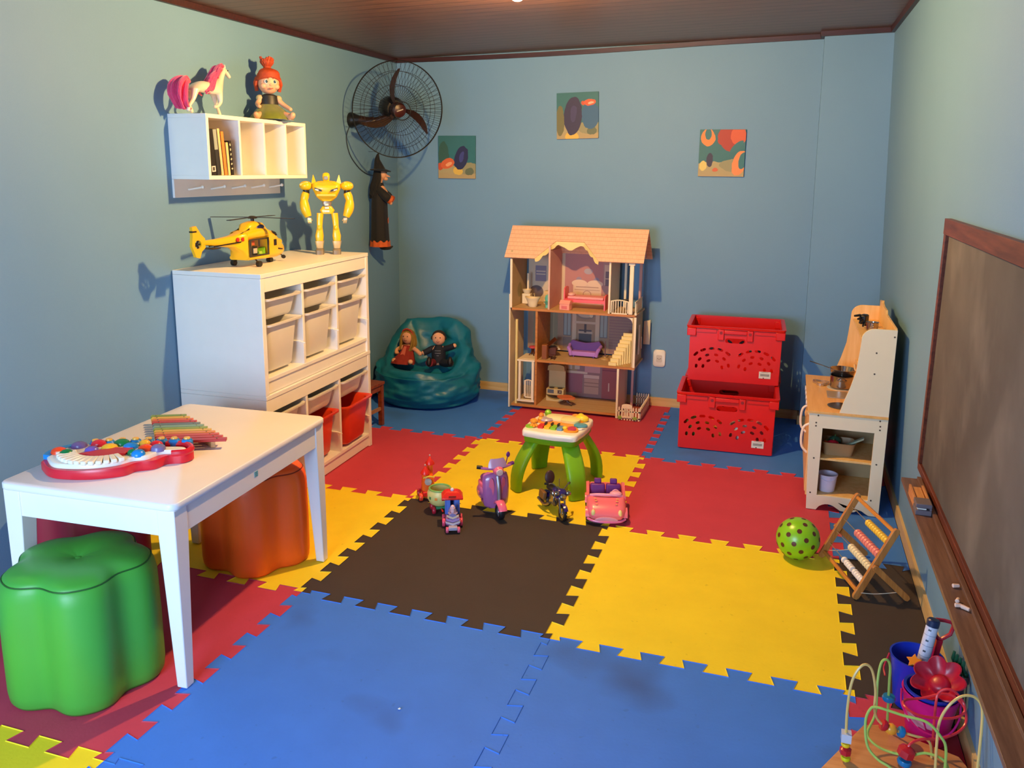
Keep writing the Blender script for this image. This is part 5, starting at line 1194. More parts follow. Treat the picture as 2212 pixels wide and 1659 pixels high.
    b = MB(); b.box((-.035, -.045, .075), (.024, .02, .014)); b.build('seat', mat('a8c83c', .4), r)
    b = MB(); b.tube([(.11, 0, .034), (.118, 0, .018)], .004, 6); g = b.build('landing_strut', K, r)
    b = MB(); b.cyl((.118, -.012, .0135), (.118, .012, .0135), .0135, .0135, 16); b.build('wheel', K, g)
    b = MB(); b.tube([(.165, -.03, .045), (.18, -.035, .030)], .003, 6); b.cyl((.178, -.042, .026), (.186, -.035, .026), .011, .011, 12); b.build('searchlight', K, r)
    # tail fin with fan
    prof = [(-.455, .245), (-.43, .250), (-.40, .205), (-.375, .182), (-.375, .135), (-.40, .118), (-.415, .085), (-.44, .092), (-.450, .12), (-.462, .15), (-.455, .20)]
    b = MB(); b.panel(prof, [oval(-.422, .155, .022, .022, 0, 16)], .014, T(0, -.007, 0) @ XZ); b.build('tail_fin', Y, r, ang=40)
    b = MB()
    for k in range(5):
        a = 2*PI*k/5; b.box((-.422+.011*math.cos(a), 0, .155+.011*math.sin(a)), (.020, .004, .008), rot=(0, -math.degrees(a), 0))
    b.sph((-.422, 0, .155), .005, 8, 6); b.build('tail_rotor', K, r)
    b = MB(); b.box((-.444, 0, .222), (.03, .0155, .008)); b.build('fin_band', K, r); 
    b = MB(); b.box((-.345, 0, .128), (.055, .085, .004)); b.build('tail_skid', K, r)
    b = MB(); b.cyl((-.01, 0, .246), (-.01, 0, .262), .008, .008, 10); b.lathe([(.022, .0), (.024, .006), (.012, .014), (.001, .015)], (-.01, 0, .262), 18); b.build('rotor_hub', K, r)
    for k in range(4):
        a = math.radians(6+90*k); c, s_ = math.cos(a), math.sin(a); ln = .215
        b = MB(); b.loft([[(-.01+c*q-s_*w, s_*q+c*w, .268-.004*(q/ln)), (-.01+c*q+s_*w, s_*q-c*w, .268-.004*(q/ln)), (-.01+c*q+s_*w, s_*q-c*w, .271-.004*(q/ln)), (-.01+c*q-s_*w, s_*q+c*w, .271-.004*(q/ln))] for q, w in ((.012, .006), (.04, .010), (ln, .011))]); b.build('rotor_blade', K, r)
helicopter()
# ------------------------------------------------------------------ play kitchen
def kitchen():
    r = root('play_kitchen', (2.03, 2.92, 0), 'wooden toy play kitchen against the right wall, open side shelves towards the viewer', 'play kitchen')
    nat = wood('e2b268', 'f0c888', 5, 2); side = mat('e8dabc', .5, var=.03); top = wood('dca458', 'ebb870', 5, 1)
    scr = mat('4a3c30', .5)
    y0, y1, xf, xb, zc = 2.54, 3.30, 1.862, 2.2, .497
    def bx(n, lo, hi, m, bev=.001, label=None): b = MB(r); b.b2(lo, hi); return b.build(n, m, r, bev=bev, label=label)
    # side panels with window and shaped foot
    foot = [(xf+.01, 0), (xf+.055, 0)]+[(xf+.055+.105*k/8, .034*math.sin(PI*k/8)**.6) for k in range(1, 8)]+[(xf+.165, .008), (xf+.20, 0.004)]+[(xf+.22+.065*k/6, .022*math.sin(PI*k/6)) for k in range(1, 6)]+[(xb-.045, 0), (xb, 0)]
    out = foot+[(xb, zc-.012), (xf-.012, zc-.012)]
    win = [(1.916, .075), (2.146, .075), (2.146, .415), (1.916, .415)]
    for y, w in ((y0, [win]), (y1-.012, [])):
        b = MB(r); b.panel(out, w, .012, T(0, y, 0) @ XZ); b.build('side_panel', side, r, bev=.0008)
    up = [(1.985, zc+.0005), (xb, zc+.0005), (xb, .912), (2.105, .912)]+arc((2.105, .857), .055, 90, 165, 6)[1:]+[(2.048, .80), (2.040, .70), (2.020, .62), (1.998, .55)]
    for y, e in ((y0, 0), (y1-.012, 0)):
        b = MB(r); b.panel(up, [], .012, T(0, y, 0) @ XZ); b.build('upper_side_panel', side if y == y0 else nat, r, bev=.0008)
    bx('worktop', (xf-.02, y0-.004, zc-.0115), (xb, y1+.004, zc), top)
    bx('shelf', (xf+.01, y0+.0125, .252), (xb-.012, y0+.33, .262), nat); bx('bottom_shelf', (xf+.01, y0+.0125, .066), (xb-.012, y1-.0125, .0755), nat)
    bx('inner_wall', (xf+.01, y0+.331, .076), (xb-.012, y0+.341, zc-.012), mat('b09468', .6))
    bx('back_panel', (xb-.0115, y0+.0125, .076), (xb-.0005, y1-.0125, zc-.012), mat('c8ae80', .6))
    b = MB(r); b.panel([(y0+.0125, zc+.0005), (y1-.0125, zc+.0005), (y1-.0125, .945), (3.22, .945)]+arc((3.19, .945), .012, 0, 180, 4)+[(3.12, .935), (2.99, .935), (2.97, .918), (y0+.0125, .918)], [], .010, T(xb-.0105, 0, 0) @ YZ); b.build('splashback', nat, r, bev=.001)
    bx('upper_shelf', (2.062, y0+.0125, .825), (xb-.011, y1-.0125, .836), nat)
    bx('cupboard_front', (2.075, y0+.0125, .70), (2.084, y0+.32, .8245), nat); bx('microwave_shelf', (2.06, y0+.0125, .688), (xb-.011, y0+.33, .6985), nat)
    b = MB(r); b.box((2.070, 2.60, .742), (.010, .04, .030)); b.build('control_panel', mat('8a6a4a', .5), r, bev=.002)
    for y in (2.575, 2.60, 2.63):
        b = MB(r); b.cyl((2.074, y, .715), (2.062, y, .715), .008, .007, 12); b.build('knob', nat, r)
    b = MB(r); b.tube(bez([(2.095, 2.80, .70), (2.085, 2.80, .66), (2.06, 2.80, .655), (2.052, 2.80, .685)], 5), .006, 8); b.build('tap', nat, r)
    # front doors
    fz = zc-.013
    bx('front_frame', (xf-.0, y0+.0125, .066), (xf+.0098, y0+.05, fz), nat)
    for k, (a, c_) in enumerate(((y0+.052, y0+.40), (y0+.404, y1-.0125))):
        b = MB(r); b.b2((xf-.004, a, .07), (xf+.0095, c_, fz-.055)); d = b.build('door', nat, r, bev=.001)
        b = MB(r); y = a+.06; b.tube(bez([(xf-.004, y, .25), (xf-.030, y, .28), (xf-.036, y, .33), (xf-.028, y, .38), (xf-.004, y, .40)], 5), .006, 8); h = b.build('handle', mat('e8dcc8', .3), d)
    b = MB(r); b.b2((xf-.004, y0+.052, fz-.052), (xf+.0095, y1-.0125, fz)); fr = b.build('control_strip', nat, r)
    for k in range(4):
        y = y0+.30+.10*k; b = MB(r); b.cyl((xf-.004, y, fz-.026), (xf-.022, y, fz-.026), .017, .014, 14); b.build('dial', mat('d8d0c4', .35), r)
    b = MB(r); b.lathe([(.018, 0), (.012, .01), (.020, .022), (.001, .026)], n=14, M=Matrix.Translation((xf-.004, y0+.10, fz-.026)) @ frame((-1, 0, 0)).to_4x4(), cap1=False); b.build('dial', nat, r)
    # screw caps on the near side
    for x, z in ((1.892, .476), (2.165, .476), (1.885, .440), (1.885, .424), (2.168, .450), (2.168, .432), (1.888, .262), (2.168, .262), (1.885, .085), (2.160, .080), (2.12, .80), (2.12, .70), (2.19, .88)):
        b = MB(r); b.cyl((x, y0-.0006, z), (x, y0+.001, z), .0042, .0042, 10); b.build('screw', scr, r)
    # hob plates and sink
    b = MB(r); b.lathe([(.070, 0), (.070, .003), (.062, .004), (.001, .004)], (2.015, 3.045, zc+.0003), 28, cap1=False); b.build('hob_plate', mat('d8cdb8', .3, .3), r)
    b = MB(r); b.box((2.015, 2.885, zc+.0025), (.15, .135, .004)); b.build('hob_panel', mat('a89888', .4, .2), r, bev=.001)
    b = MB(r); b.lathe([(.062, .0), (.066, .002), (.058, .0035), (.050, .0012), (.001, .0008)], (2.0, 2.67, zc+.0003), 28, cap1=False); b.build('sink_rim', mat('7a6238', .25, .7), r)
    b = MB(r); b.lathe([(.056, 0), (.056, .0022), (.001, .0022)], (2.0, 2.67, zc+.0012), 24, cap1=False); b.build('sink_bowl', mat('5a4420', .25, .8), r)
    return r
kitchen()
def kitchen_things():
    zc = .4972; st = mat('a8a098', .16, .95, var=.02)
    r = root('toy_pot', (2.015, 3.045, zc+.0048), 'shiny steel toy pot on the hob of the play kitchen', 'toy pot')
    b = MB(); b.lathe([(.050, 0), (.056, .004), (.058, .062), (.062, .066), (.056, .067), (.053, .006), (.001, .004)], n=36, cap1=False); b.build('pot_body', st, r)
    b = MB(); b.lathe([(.0585, 0), (.0585, .004)], (0, 0, .002), 36, False, False); b.bm.free()
    for s in (-1, 1):
        b = MB(); b.tube(bez([(-.02, s*.057, .05), (-.018, s*.082, .052), (.018, s*.082, .052), (.02, s*.057, .05)], 5), .0035, 8); b.build('pot_handle', st, r)
    r = root('toy_frying_pan', (2.018, 3.055, zc+.0728), 'steel toy pan stacked on the toy pot, long handle pointing left', 'toy pan', rz=168)
    b = MB(); b.lathe([(.052, 0), (.056, .003), (.066, .030), (.069, .032), (.064, .032), (.053, .006), (.001, .005)], n=36, cap1=False); b.build('pan_body', st, r)
    b = MB(); b.tube([(.062, 0, .026), (.10, 0, .036), (.17, .0, .052)], [.005, .004, .007], 8, flat=.5); b.build('pan_handle', st, r)
    r = root('cookie_cutter', (1.915, 3.10, zc+.0003), 'small silver toy shape on the worktop left of the toy pot', 'toy cutter', rz=20)
    b = MB()
    P = [Vector((.035*math.cos(2*PI*k/30)*(1+.28*math.cos(3*2*PI*k/30)), .045*math.sin(2*PI*k/30)*(1+.2*math.cos(3*2*PI*k/30)), 0)) for k in range(30)]
    b.loft([[p, p*1.0+Vector((0, 0, .014)), p*.93+Vector((0, 0, .014)), p*.93] for p in P+[P[0]]], False, False); b.build('cutter_band', mat('c8bcb0', .2, .8), r)
    # utensils on the upper shelf
    r = root('toy_utensil_hand', (2.092, 3.00, .8365), 'black pronged toy utensil lying on the top shelf of the play kitchen', 'toy utensil', rz=65)
    K = mat('0e0d0c', .4)
    b = MB(); b.box((0, 0, .045), (.05, .035, .05)); 
    b.build('utensil_palm', K, r, bev=.008)
    for k in range(4):
        b = MB(); b.tube([(-.02, -.012+.009*k, .030+.012*k), (-.06-.01*(k % 2), -.02+.014*k, .02+.016*k)], [.007, .0055], 8); b.build('prong', K, r)
    b = MB(); b.tube([(.02, 0, .03), (.03, 0, .008)], .006, 8); b.build('rest', K, r)
    r = root('toy_cup', (2.125, 2.91, .8365), 'small silver toy cup beside the black utensil on the top shelf', 'toy cup')
    b = MB(); b.lathe([(.022, 0), (.026, .004), (.030, .045), (.032, .047), (.027, .046), (.022, .006), (.001, .005)], n=24, cap1=False); b.build('cup_body', st, r)
    b = MB(); b.tube(bez([(0, -.029, .038), (0, -.046, .034), (0, -.044, .016), (0, -.027, .012)], 5), .003, 8); b.build('cup_handle', st, r)
    # shelf contents
    r = root('toy_food_box', (2.0, 2.66, .2625), 'tan plastic box of toy food on the middle shelf of the play kitchen', 'box')
    b = MB(); b.loft([rrect(.13, .10, .02, 0), rrect(.155, .12, .03, .062), rrect(.160, .125, .03, .065), rrect(.150, .114, .026, .065), rrect(.125, .095, .02, .006)]); b.build('box_shell', mat('a8845c', .5), r)
    for nm, c, p, s, lb in (('toy_apple', 'c01c30', (1.975, 2.64, .300), (.034, .034, .032), 'red toy fruit in the tan box on the kitchen shelf'), ('toy_leaf_vegetable', '28503c', (1.985, 2.69, .312), (.030, .025, .028), 'dark green toy vegetable behind the red fruit'), ('toy_carrot', 'd8582c', (1.945, 2.655, .300), (.018, .035, .020), 'orange toy food at the left side of the tan box')):
        r = root(nm, p, lb, 'toy food'); b = MB(); b.sph((0, 0, 0), s, 18, 12); b.build('flesh', mat(c, .4), r)
        b = MB(); b.tube([(0, 0, s[2]*.9), (.002, 0, s[2]*.9+.010)], .0025, 6); b.build('stem', mat('4a6a2c', .6), r)
    b = MB(); b.loft([[(2.012+x+.10*k/4, 2.64+y, .300+.055*k/4+z) for x, y, z in ((0, -.010, -.006), (.0, .010, -.006), (0, .012, .004), (0, -.012, .004))] for k in range(5)]); o = b.build('toy_knife', mat('a8b498', .4)); tag(o, 'pale green flat toy sticking out of the tan box on the shelf', 'toy')
    r = root('toy_bucket', (1.962, 2.625, .0758), 'small white pail on the bottom shelf of the play kitchen', 'bucket')
    w = mat('d8cce0', .4)
    b = MB(); b.lathe([(.035, 0), (.038, .003), (.046, .080), (.049, .082), (.049, .088), (.044, .088), (.036, .006), (.001, .004)], n=32, cap1=False); b.build('pail', w, r)
    b = MB(); b.tube(bez([(-.047, 0, .084), (-.03, -.035, .070), (.0, -.050, .060), (.03, -.035, .070), (.047, 0, .084)], 5), .002, 6); b.build('bail_handle', w, r)
kitchen_things()

# ------------------------------------------------------------------ chalkboard
def chalkboard():
    r = root('chalkboard', (2.235, .8, .98), 'large worn chalkboard with a reddish brown wooden frame on the right wall', 'chalkboard')
    fr = wood('4a1c14', '7a3c26', 7, 1); 
    m, nt, bs = newmat('worn_slate'); f = noise_tex(nt, 3.2, 5, .6, stretch=(1, .45, .5)); g = noise_tex(nt, 9, 3, .55, stretch=(1, .55, .4))
    c = ramp(nt, f, [(.3, lin('454240')), (.75, lin('68645e'))]); k = ramp(nt, g, [(.5, (0, 0, 0, 1)), (.75, (1, 1, 1, 1))])
    c = mixc(nt, mth(nt, 'MULTIPLY', k, .30), c, lin('918a80')); nt.links.new(c, bs.inputs['Base Color']); bs.inputs['Roughness'].default_value = .7
    TL, BL = Vector((2.225, 1.715, 1.464)), Vector((2.250, 1.88, .484)); TR, BR = Vector((2.225, -.55, 1.46)), Vector((2.250, -.50, .498))
    def bar(name, a, b_, n_in, t, w):
        b = MB(r); n_in = Vector(n_in).normalized(); X = Vector((-1, 0, 0))
        b.loft([[p+X*(-.012), p+X*t, p+X*t+n_in*w, p+n_in*w+X*(-.012)] for p in (a, b_)]); return b.build(name, fr, r, bev=.0015)
    bar('frame_rail', TL, TR, (0, 0, -1), .014, .055); bar('frame_rail', BL+Vector((0, 0, .0)), BR, (0, 0, 1), .010, .03)
    d = Vector((0, -1, 0)); bar('frame_stile', TL-Vector((0, 0, .0555)), BL+Vector((0, 0, .0305)), (0, -1, 0), .012, .034)
    b = MB(r); X = Vector((-1, 0, 0))
    q = [TL+Vector((0, -.03, -.05)), TR+Vector((0, 0, -.05)), BR+Vector((0, 0, .028)), BL+Vector((0, -.03, .028))]
    b.loft([[p+X*0 for p in q], [p+X*-.006 for p in q]]); b.build('slate', m, r)
    return r
chalkboard()
def tray():
    r = root('chalk_tray', (2.21, .8, .478), 'brown wooden chalk ledge below the chalkboard', 'tray')
    tm = wood('5c3e32', '80604f', 7, 1)
    a, c_ = Vector((0, 1.77, .478)), Vector((0, -.55, .492)); 
    def S(p): return [(2.172, p.y, p.z-.014), (2.172, p.y, p.z+.0), (2.238, p.y, p.z+.0), (rwx(.47)-.001, p.y, p.z-.0), (rwx(.47)-.001, p.y, p.z-.014)]
    b = MB(r); b.loft([S(a), S(c_)]); b.build('ledge_board', tm, r, bev=.001)
    b = MB(r); b.loft([[(2.224, p.y, p.z+.0003), (2.238, p.y, p.z+.0003), (2.238, p.y, p.z+.0125), (2.224, p.y, p.z+.0125)] for p in (a-Vector((0, .01, 0)), c_)]); b.build('back_lip', tm, r, bev=.001)
    r = root('board_eraser', (2.200, 1.50, .4805), 'wooden board eraser box with dark grey end on the chalk ledge', 'eraser')
    wd = wood('a8683a', 'd0945a', 8, 1)
    b = MB(); b.b2((-.026, -.05, 0), (-.018, .09, .036)); b.b2((.015, -.05, 0), (.0225, .09, .036)); b.b2((-.0175, -.05, 0), (.0145, .09, .006)); b.build('box_tray', wd, r, bev=.001)
    b = MB(); b.b2((-.0165, -.03, .0065), (.0135, .085, .030)); b.build('wood_handle', wood('b87a40', 'dca468', 8, 1), r, bev=.003)
    b = MB(); b.b2((-.028, -.115, 0), (.0225, -.0505, .018)); b.b2((-.028, -.115, .026), (.0225, -.0505, .040)); b.b2((.0155, -.115, .0175), (.0225, -.0505, .0265)); b.build('felt_block', mat('6a6068', .7), r, bev=.002)
    b = MB(); b.b2((-.022, -.108, .0183), (.006, -.060, .0225)); b.build('chalk_piece', mat('e8e4dc', .8), r)
    for k, (y, x, s, a_) in enumerate(((.855, 2.228-.018, 9, 20), (.765, 2.200, 8, 70), (.725, 2.212, 11, -40), (.735, 2.196, 8, 10))):
        lb = ['small chalk stub alone on the ledge, farthest from the viewer', 'white chalk stub left and farthest of the cluster on the ledge', 'largest chalk stub of the cluster on the ledge', 'nearest chalk stub of the cluster on the ledge'][k]
        z = .478+.014*(1.77-y)/2.32+.0005
        rr = root('chalk_stub', (x, y, z+.0062), lb, 'chalk', rz=a_, group='chalk stubs on the ledge')
        b = MB(); b.cyl((-s/1000, 0, 0), (s/1000, 0, 0), .0058, .0050, 12); b.build('chalk', mat('e8c8b8', .85), rr, bev=.001)
tray()

# ------------------------------------------------------------------ ball and abacus
def ball():
    R = .0895
    b = MB(); b.sph((0, 0, 0), R, 48, 32); b.mi = 1
    pts = []
    n = 46
    for i in range(n):
        z = 1-2*(i+.5)/n; a = i*2.39996+.5; q = math.sqrt(1-z*z); d = Vector((q*math.cos(a), q*math.sin(a), z)); 
        rr = .0103 if i != 26 else .017
        m = frame(d); 
        def rg(k): return [(d*R+m @ Vector((math.cos(2*PI*j/14)*rr*k, math.sin(2*PI*j/14)*rr*k, 0))).normalized()*(R+.0005) for j in range(14)]
        b.loft([rg(1), rg(.5), rg(.02)], False, True)
    o = b.build('spotted_ball', [mat('86c81c', .3, var=.04, spec=.6), mat('5a2a1e', .4)], ang=180); o.location = (1.826, 1.955, R+.0005)
    tag(o, 'lime green rubber ball with dark brown dots on the mats', 'ball')
ball()
def abacus():
    r = root('wooden_abacus', (1.980, 1.828, 0), 'wooden folding abacus with rows of yellow, coral, cream and white beads', 'abacus', rz=-71.3)
    wd = wood('a8642c', 'd08c48', 7, 2); wd2 = wood('b06a24', 'de9440', 7, 0)
    hw = .178; top = Vector((0, .135, .280)); 
    def bar(name, p, q, w, t, m):
        b = MB(); p, q = Vector(p), Vector(q); u = (q-p).normalized(); n = Vector((1, 0, 0)); v = u.cross(n)
        rings = []
        for c, s in ((p-u*.012, .55), (p-u*.004, .9), (p, 1), (q, 1), (q+u*.004, .9), (q+u*.012, .55)): rings.append([c+n*t/2+v*w*s/2, c-n*t/2+v*w*s/2, c-n*t/2-v*w*s/2, c+n*t/2-v*w*s/2])
        b.loft(rings); return b.build(name, m, r, bev=.0015)
    B0 = Vector((0, .006, .0135)); T0 = top+Vector((0, 0, -.0))
    for s in (-1, 1): bar('side_post', B0+Vector((s*hw, 0, 0)), T0+Vector((s*hw, 0, 0)), .026, .014, wd)
    def at(t): return B0+(T0-B0)*t
    for t in (.06, .985):
        b = MB(); c = at(t); b.box(c, (2*hw-.0145, .014, .014), rot=(-25, 0, 0)); b.build('cross_rail', wd2, r, bev=.003)
    pv = at(.46)
    for s in (-1, 1):
        x = s*(hw+.0135); p = Vector((x, pv.y, pv.z)); q = Vector((x, .196, .0145)); bar('support_leg', p, q, .024, .012, wd)
        b = MB(); b.cyl((s*(hw-.008), pv.y, pv.z), (s*(hw+.022), pv.y, pv.z), .006, .006, 10); b.build('pivot_bolt', wd, r)
        b = MB(); b.tube(bez([(s*(hw+.0065), .022, .030), (s*(hw+.010), .08, .028), (s*(hw+.012), .165, .036)], 6), .0014, 6); b.build('cord', mat('e8d8c0', .8), r)
    rows = [(.83, 'f0c040', .0150, 10), (.62, 'e88074', .0172, 10), (.41, 'e8d4a4', .0160, 10), (.21, 'f2e4d8', .0138, 10)]
    first = {}
    for t, col, br, n in rows:
        c = at(t); b = MB(); b.cyl((-hw+.0075, c.y, c.z), (hw-.0075, c.y, c.z), .0016, .0016, 8); b.build('rod', mat('b8a890', .3, .6), r)
        proto = None
        for k in range(n):
            x = hw-.010-br*.6-k*(br*1.22)
            if t < .3: x -= .012*(k > 4)+.01*(k > 8)
            if proto is None:
                b = MB(); b.lathe([(br*.30, -br*.60), (br*.80, -br*.48), (br, 0), (br*.80, br*.48), (br*.30, br*.60)], n=16, M=Matrix.Rotation(PI/2, 4, 'Y')); proto = b.build('bead', mat(col, .35), r); o = proto
            else: o = proto.copy(); COL.objects.link(o)
            o.location = (x, c.y, c.z)
abacus()

# ------------------------------------------------------------------ activity table
def activity_table():
    r = root('activity_table', (.630, 2.455, 0), 'toddler activity table with white play top and four green splayed legs', 'activity table', rz=-3)
    g = mat('79b414', .38, var=.05, spec=.5); gd = mat('5c9a14', .4); w = mat('f4ecdc', .3, var=.02)
    zt = .262
    sgn = [(-1, -1), (1, -1), (1, 1), (-1, 1)]
    for sx, sy in sgn:
        a = Vector((sx, sy, 0)).normalized(); t = Vector((-a.y, a.x, 0)); rings = []
        for k in range(9):
            u = k/8; z = zt*(1-u)+.002*u
            off = .125+.085*u+.035*math.sin(PI*u*.9); wd = .046+.006*math.sin(PI*u)-.002*u; th = .030-.004*u
            c = Vector((a.x*off*1.02, a.y*off*1.12, z)); n = 16; rg = []
            for j in range(n):
                an = 2*PI*j/n; ca, sa = math.cos(an), math.sin(an); e = .6
                rg.append(c+t*wd*(abs(ca)**e)*(1 if ca > 0 else -1)+a*(th*(abs(sa)**e)*(1 if sa > 0 else -1)*(1.0 if sa > 0 else .45)))
            rings.append(rg)
        b = MB(); b.loft(rings); b.build('leg', g, r, ang=60)
    def outl(k, z): 
        P = []
        n = 96
        for i in range(n):
            a = 2*PI*i/n; ca, sa = math.cos(a), math.sin(a); e = .55
            x = .158*(abs(ca)**e)*(1 if ca > 0 else -1); y = .185*(abs(sa)**e)*(1 if sa > 0 else -1)
            q = 1+.035*math.cos(4*a+PI)+.02*math.cos(8*a)
            P.append((x*q*k, y*q*k, z))
        return P
    b = MB(); b.loft([outl(.93, .258), outl(.95, .262), outl(.955, .286), outl(.93, .2875)]); b.build('under_tray', gd, r, ang=50)
    b = MB(); b.loft([outl(.97, .288), outl(1.0, .291), outl(1.005, .311), outl(.985, .320), outl(.95, .323), outl(.90, .3225)]); b.build('top_shell', w, r, ang=60)
    zz = .3228
    def disc(n, pts, h, m, lab=None, par=r, z=zz): b = MB(); b.panel(pts, [], h, T(0, 0, z)); return b.build(n, m, par, bev=min(.002, h*.3), label=lab)
    orange = mat('f09a20', .35); yel = mat('f6d030', .35); cream = mat('f6e8b0', .35)
    disc('play_field', [p[:2] for p in bez([(-.11, -.02, 0), (-.12, .06, 0), (-.06, .09, 0), (.02, .07, 0), (.10, .10, 0), (.11, .02, 0), (.06, -.035, 0), (-.04, -.03, 0), (-.11, -.02, 0)], 5)[:-1]], .003, orange, 'orange centre panel')
    for k, (c, x) in enumerate((('d8281c', -.062), ('f0c020', -.028), ('8cc820', .006), ('6c98b8', .040))):
        o = disc('piano_key', [p for p in rrect_xy(x, -.085+.006*k*0, .030, .055, .006)], .012, mat(c, .3))
        if k: 
            disc('black_key', rrect_xy(x-.017, -.068, .010, .030, .003), .010, mat('281c18', .3), None, r, zz+.0125)
    b = MB(); b.loft([[(x, y, zz+.002) for x, y in rrect_xy(-.035, .075, .115, .095, .03)], [(x, y, zz+.012) for x, y in rrect_xy(-.035, .075, .115, .095, .03)], [(x, y, zz+.016) for x, y in rrect_xy(-.035, .075, .10, .08, .03)]]); b.build('book_page', cream, r, label='cream page of the flip book')
    b = MB(); b.loft([[(x, y, zz+.004) for x, y in rrect_xy(.05, .055, .10, .09, .03)], [(x, y, zz+.018) for x, y in rrect_xy(.05, .055, .10, .09, .03)], [(x, y, zz+.022) for x, y in rrect_xy(.05, .055, .085, .075, .03)]]); b.build('book_page', mat('f2e090', .35), r, label='yellow page of the flip book')
    b = MB(); b.lathe([(.034, 0), (.036, .008), (.030, .014), (.001, .015)], (-.075, .03, zz+.001), 24, cap1=False); b.build('mirror_disc', mat('b8a8b4', .3), r)
    b = MB(); b.lathe([(.034, 0), (.036, .006), (.030, .010), (.001, .011)], (.118, .005, zz), 24, cap1=False); b.build('spinner', mat('4f98b8', .35), r, label='blue spinner')
    disc('cymbal_plate', [p[:2] for p in bez([(.06, -.065, 0), (.085, -.035, 0), (.115, -.05, 0), (.135, -.10, 0), (.10, -.125, 0), (.065, -.115, 0), (.06, -.065, 0)], 5)[:-1]], .008, orange)
    disc('cymbal_pad', [p[:2] for p in bez([(.075, -.065, 0), (.09, -.048, 0), (.11, -.058, 0), (.122, -.098, 0), (.085, -.105, 0), (.075, -.065, 0)], 5)[:-1]], .004, mat('c43c60', .35), 'magenta pad', r, zz+.0085)
    b = MB(); b.sph((.062, -.085, zz+.010), (.014, .014, .010), 14, 8); b.build('button', yel, r)
    disc('flower_pad', oval(-.118, -.10, .026, .028, 0, 20), .007, mat('8cc828', .35)); b = MB()
    for k in range(5): b.sph((-.100+.014*math.cos(k*1.256), -.098+.014*math.sin(k*1.256), zz+.008), (.009, .009, .007), 10, 6)
    b.build('flower', orange, r)
    for x, y, c, s, h in ((-.125, -.03, 'f0a030', .020, .022), (-.105, .015, 'f4b040', .014, .02), (-.115, .06, 'f09030', .014, .03), (-.10, .125, '8cc428', .018, .030), (.05, .145, 'f4a030', .020, .018)):
        b = MB(); b.lathe([(s*.7, 0), (s, h*.3), (s, h*.7), (s*.5, h), (.001, h)], (x, y, zz), 16, cap1=False); b.build('knob', mat(c, .35), r)
    b = MB(); b.sph((.098, .095, zz+.014), (.038, .028, .020), 18, 10); b.sph((.085, .12, zz+.016), (.020, .018, .018), 14, 8); b.build('dome_light', yel, r)
    b = MB(); b.tube(bez([(.148, -.02, zz-.004), (.140, -.06, zz+.006), (.125, -.065, zz+.004)], 5), .006, 8); b.build('slider', w, r)
def rrect_xy(cx, cy, w, d, rr): return [(p[0]+cx, p[1]+cy) for p in rrect(w, d, rr, n=4)]
activity_table()

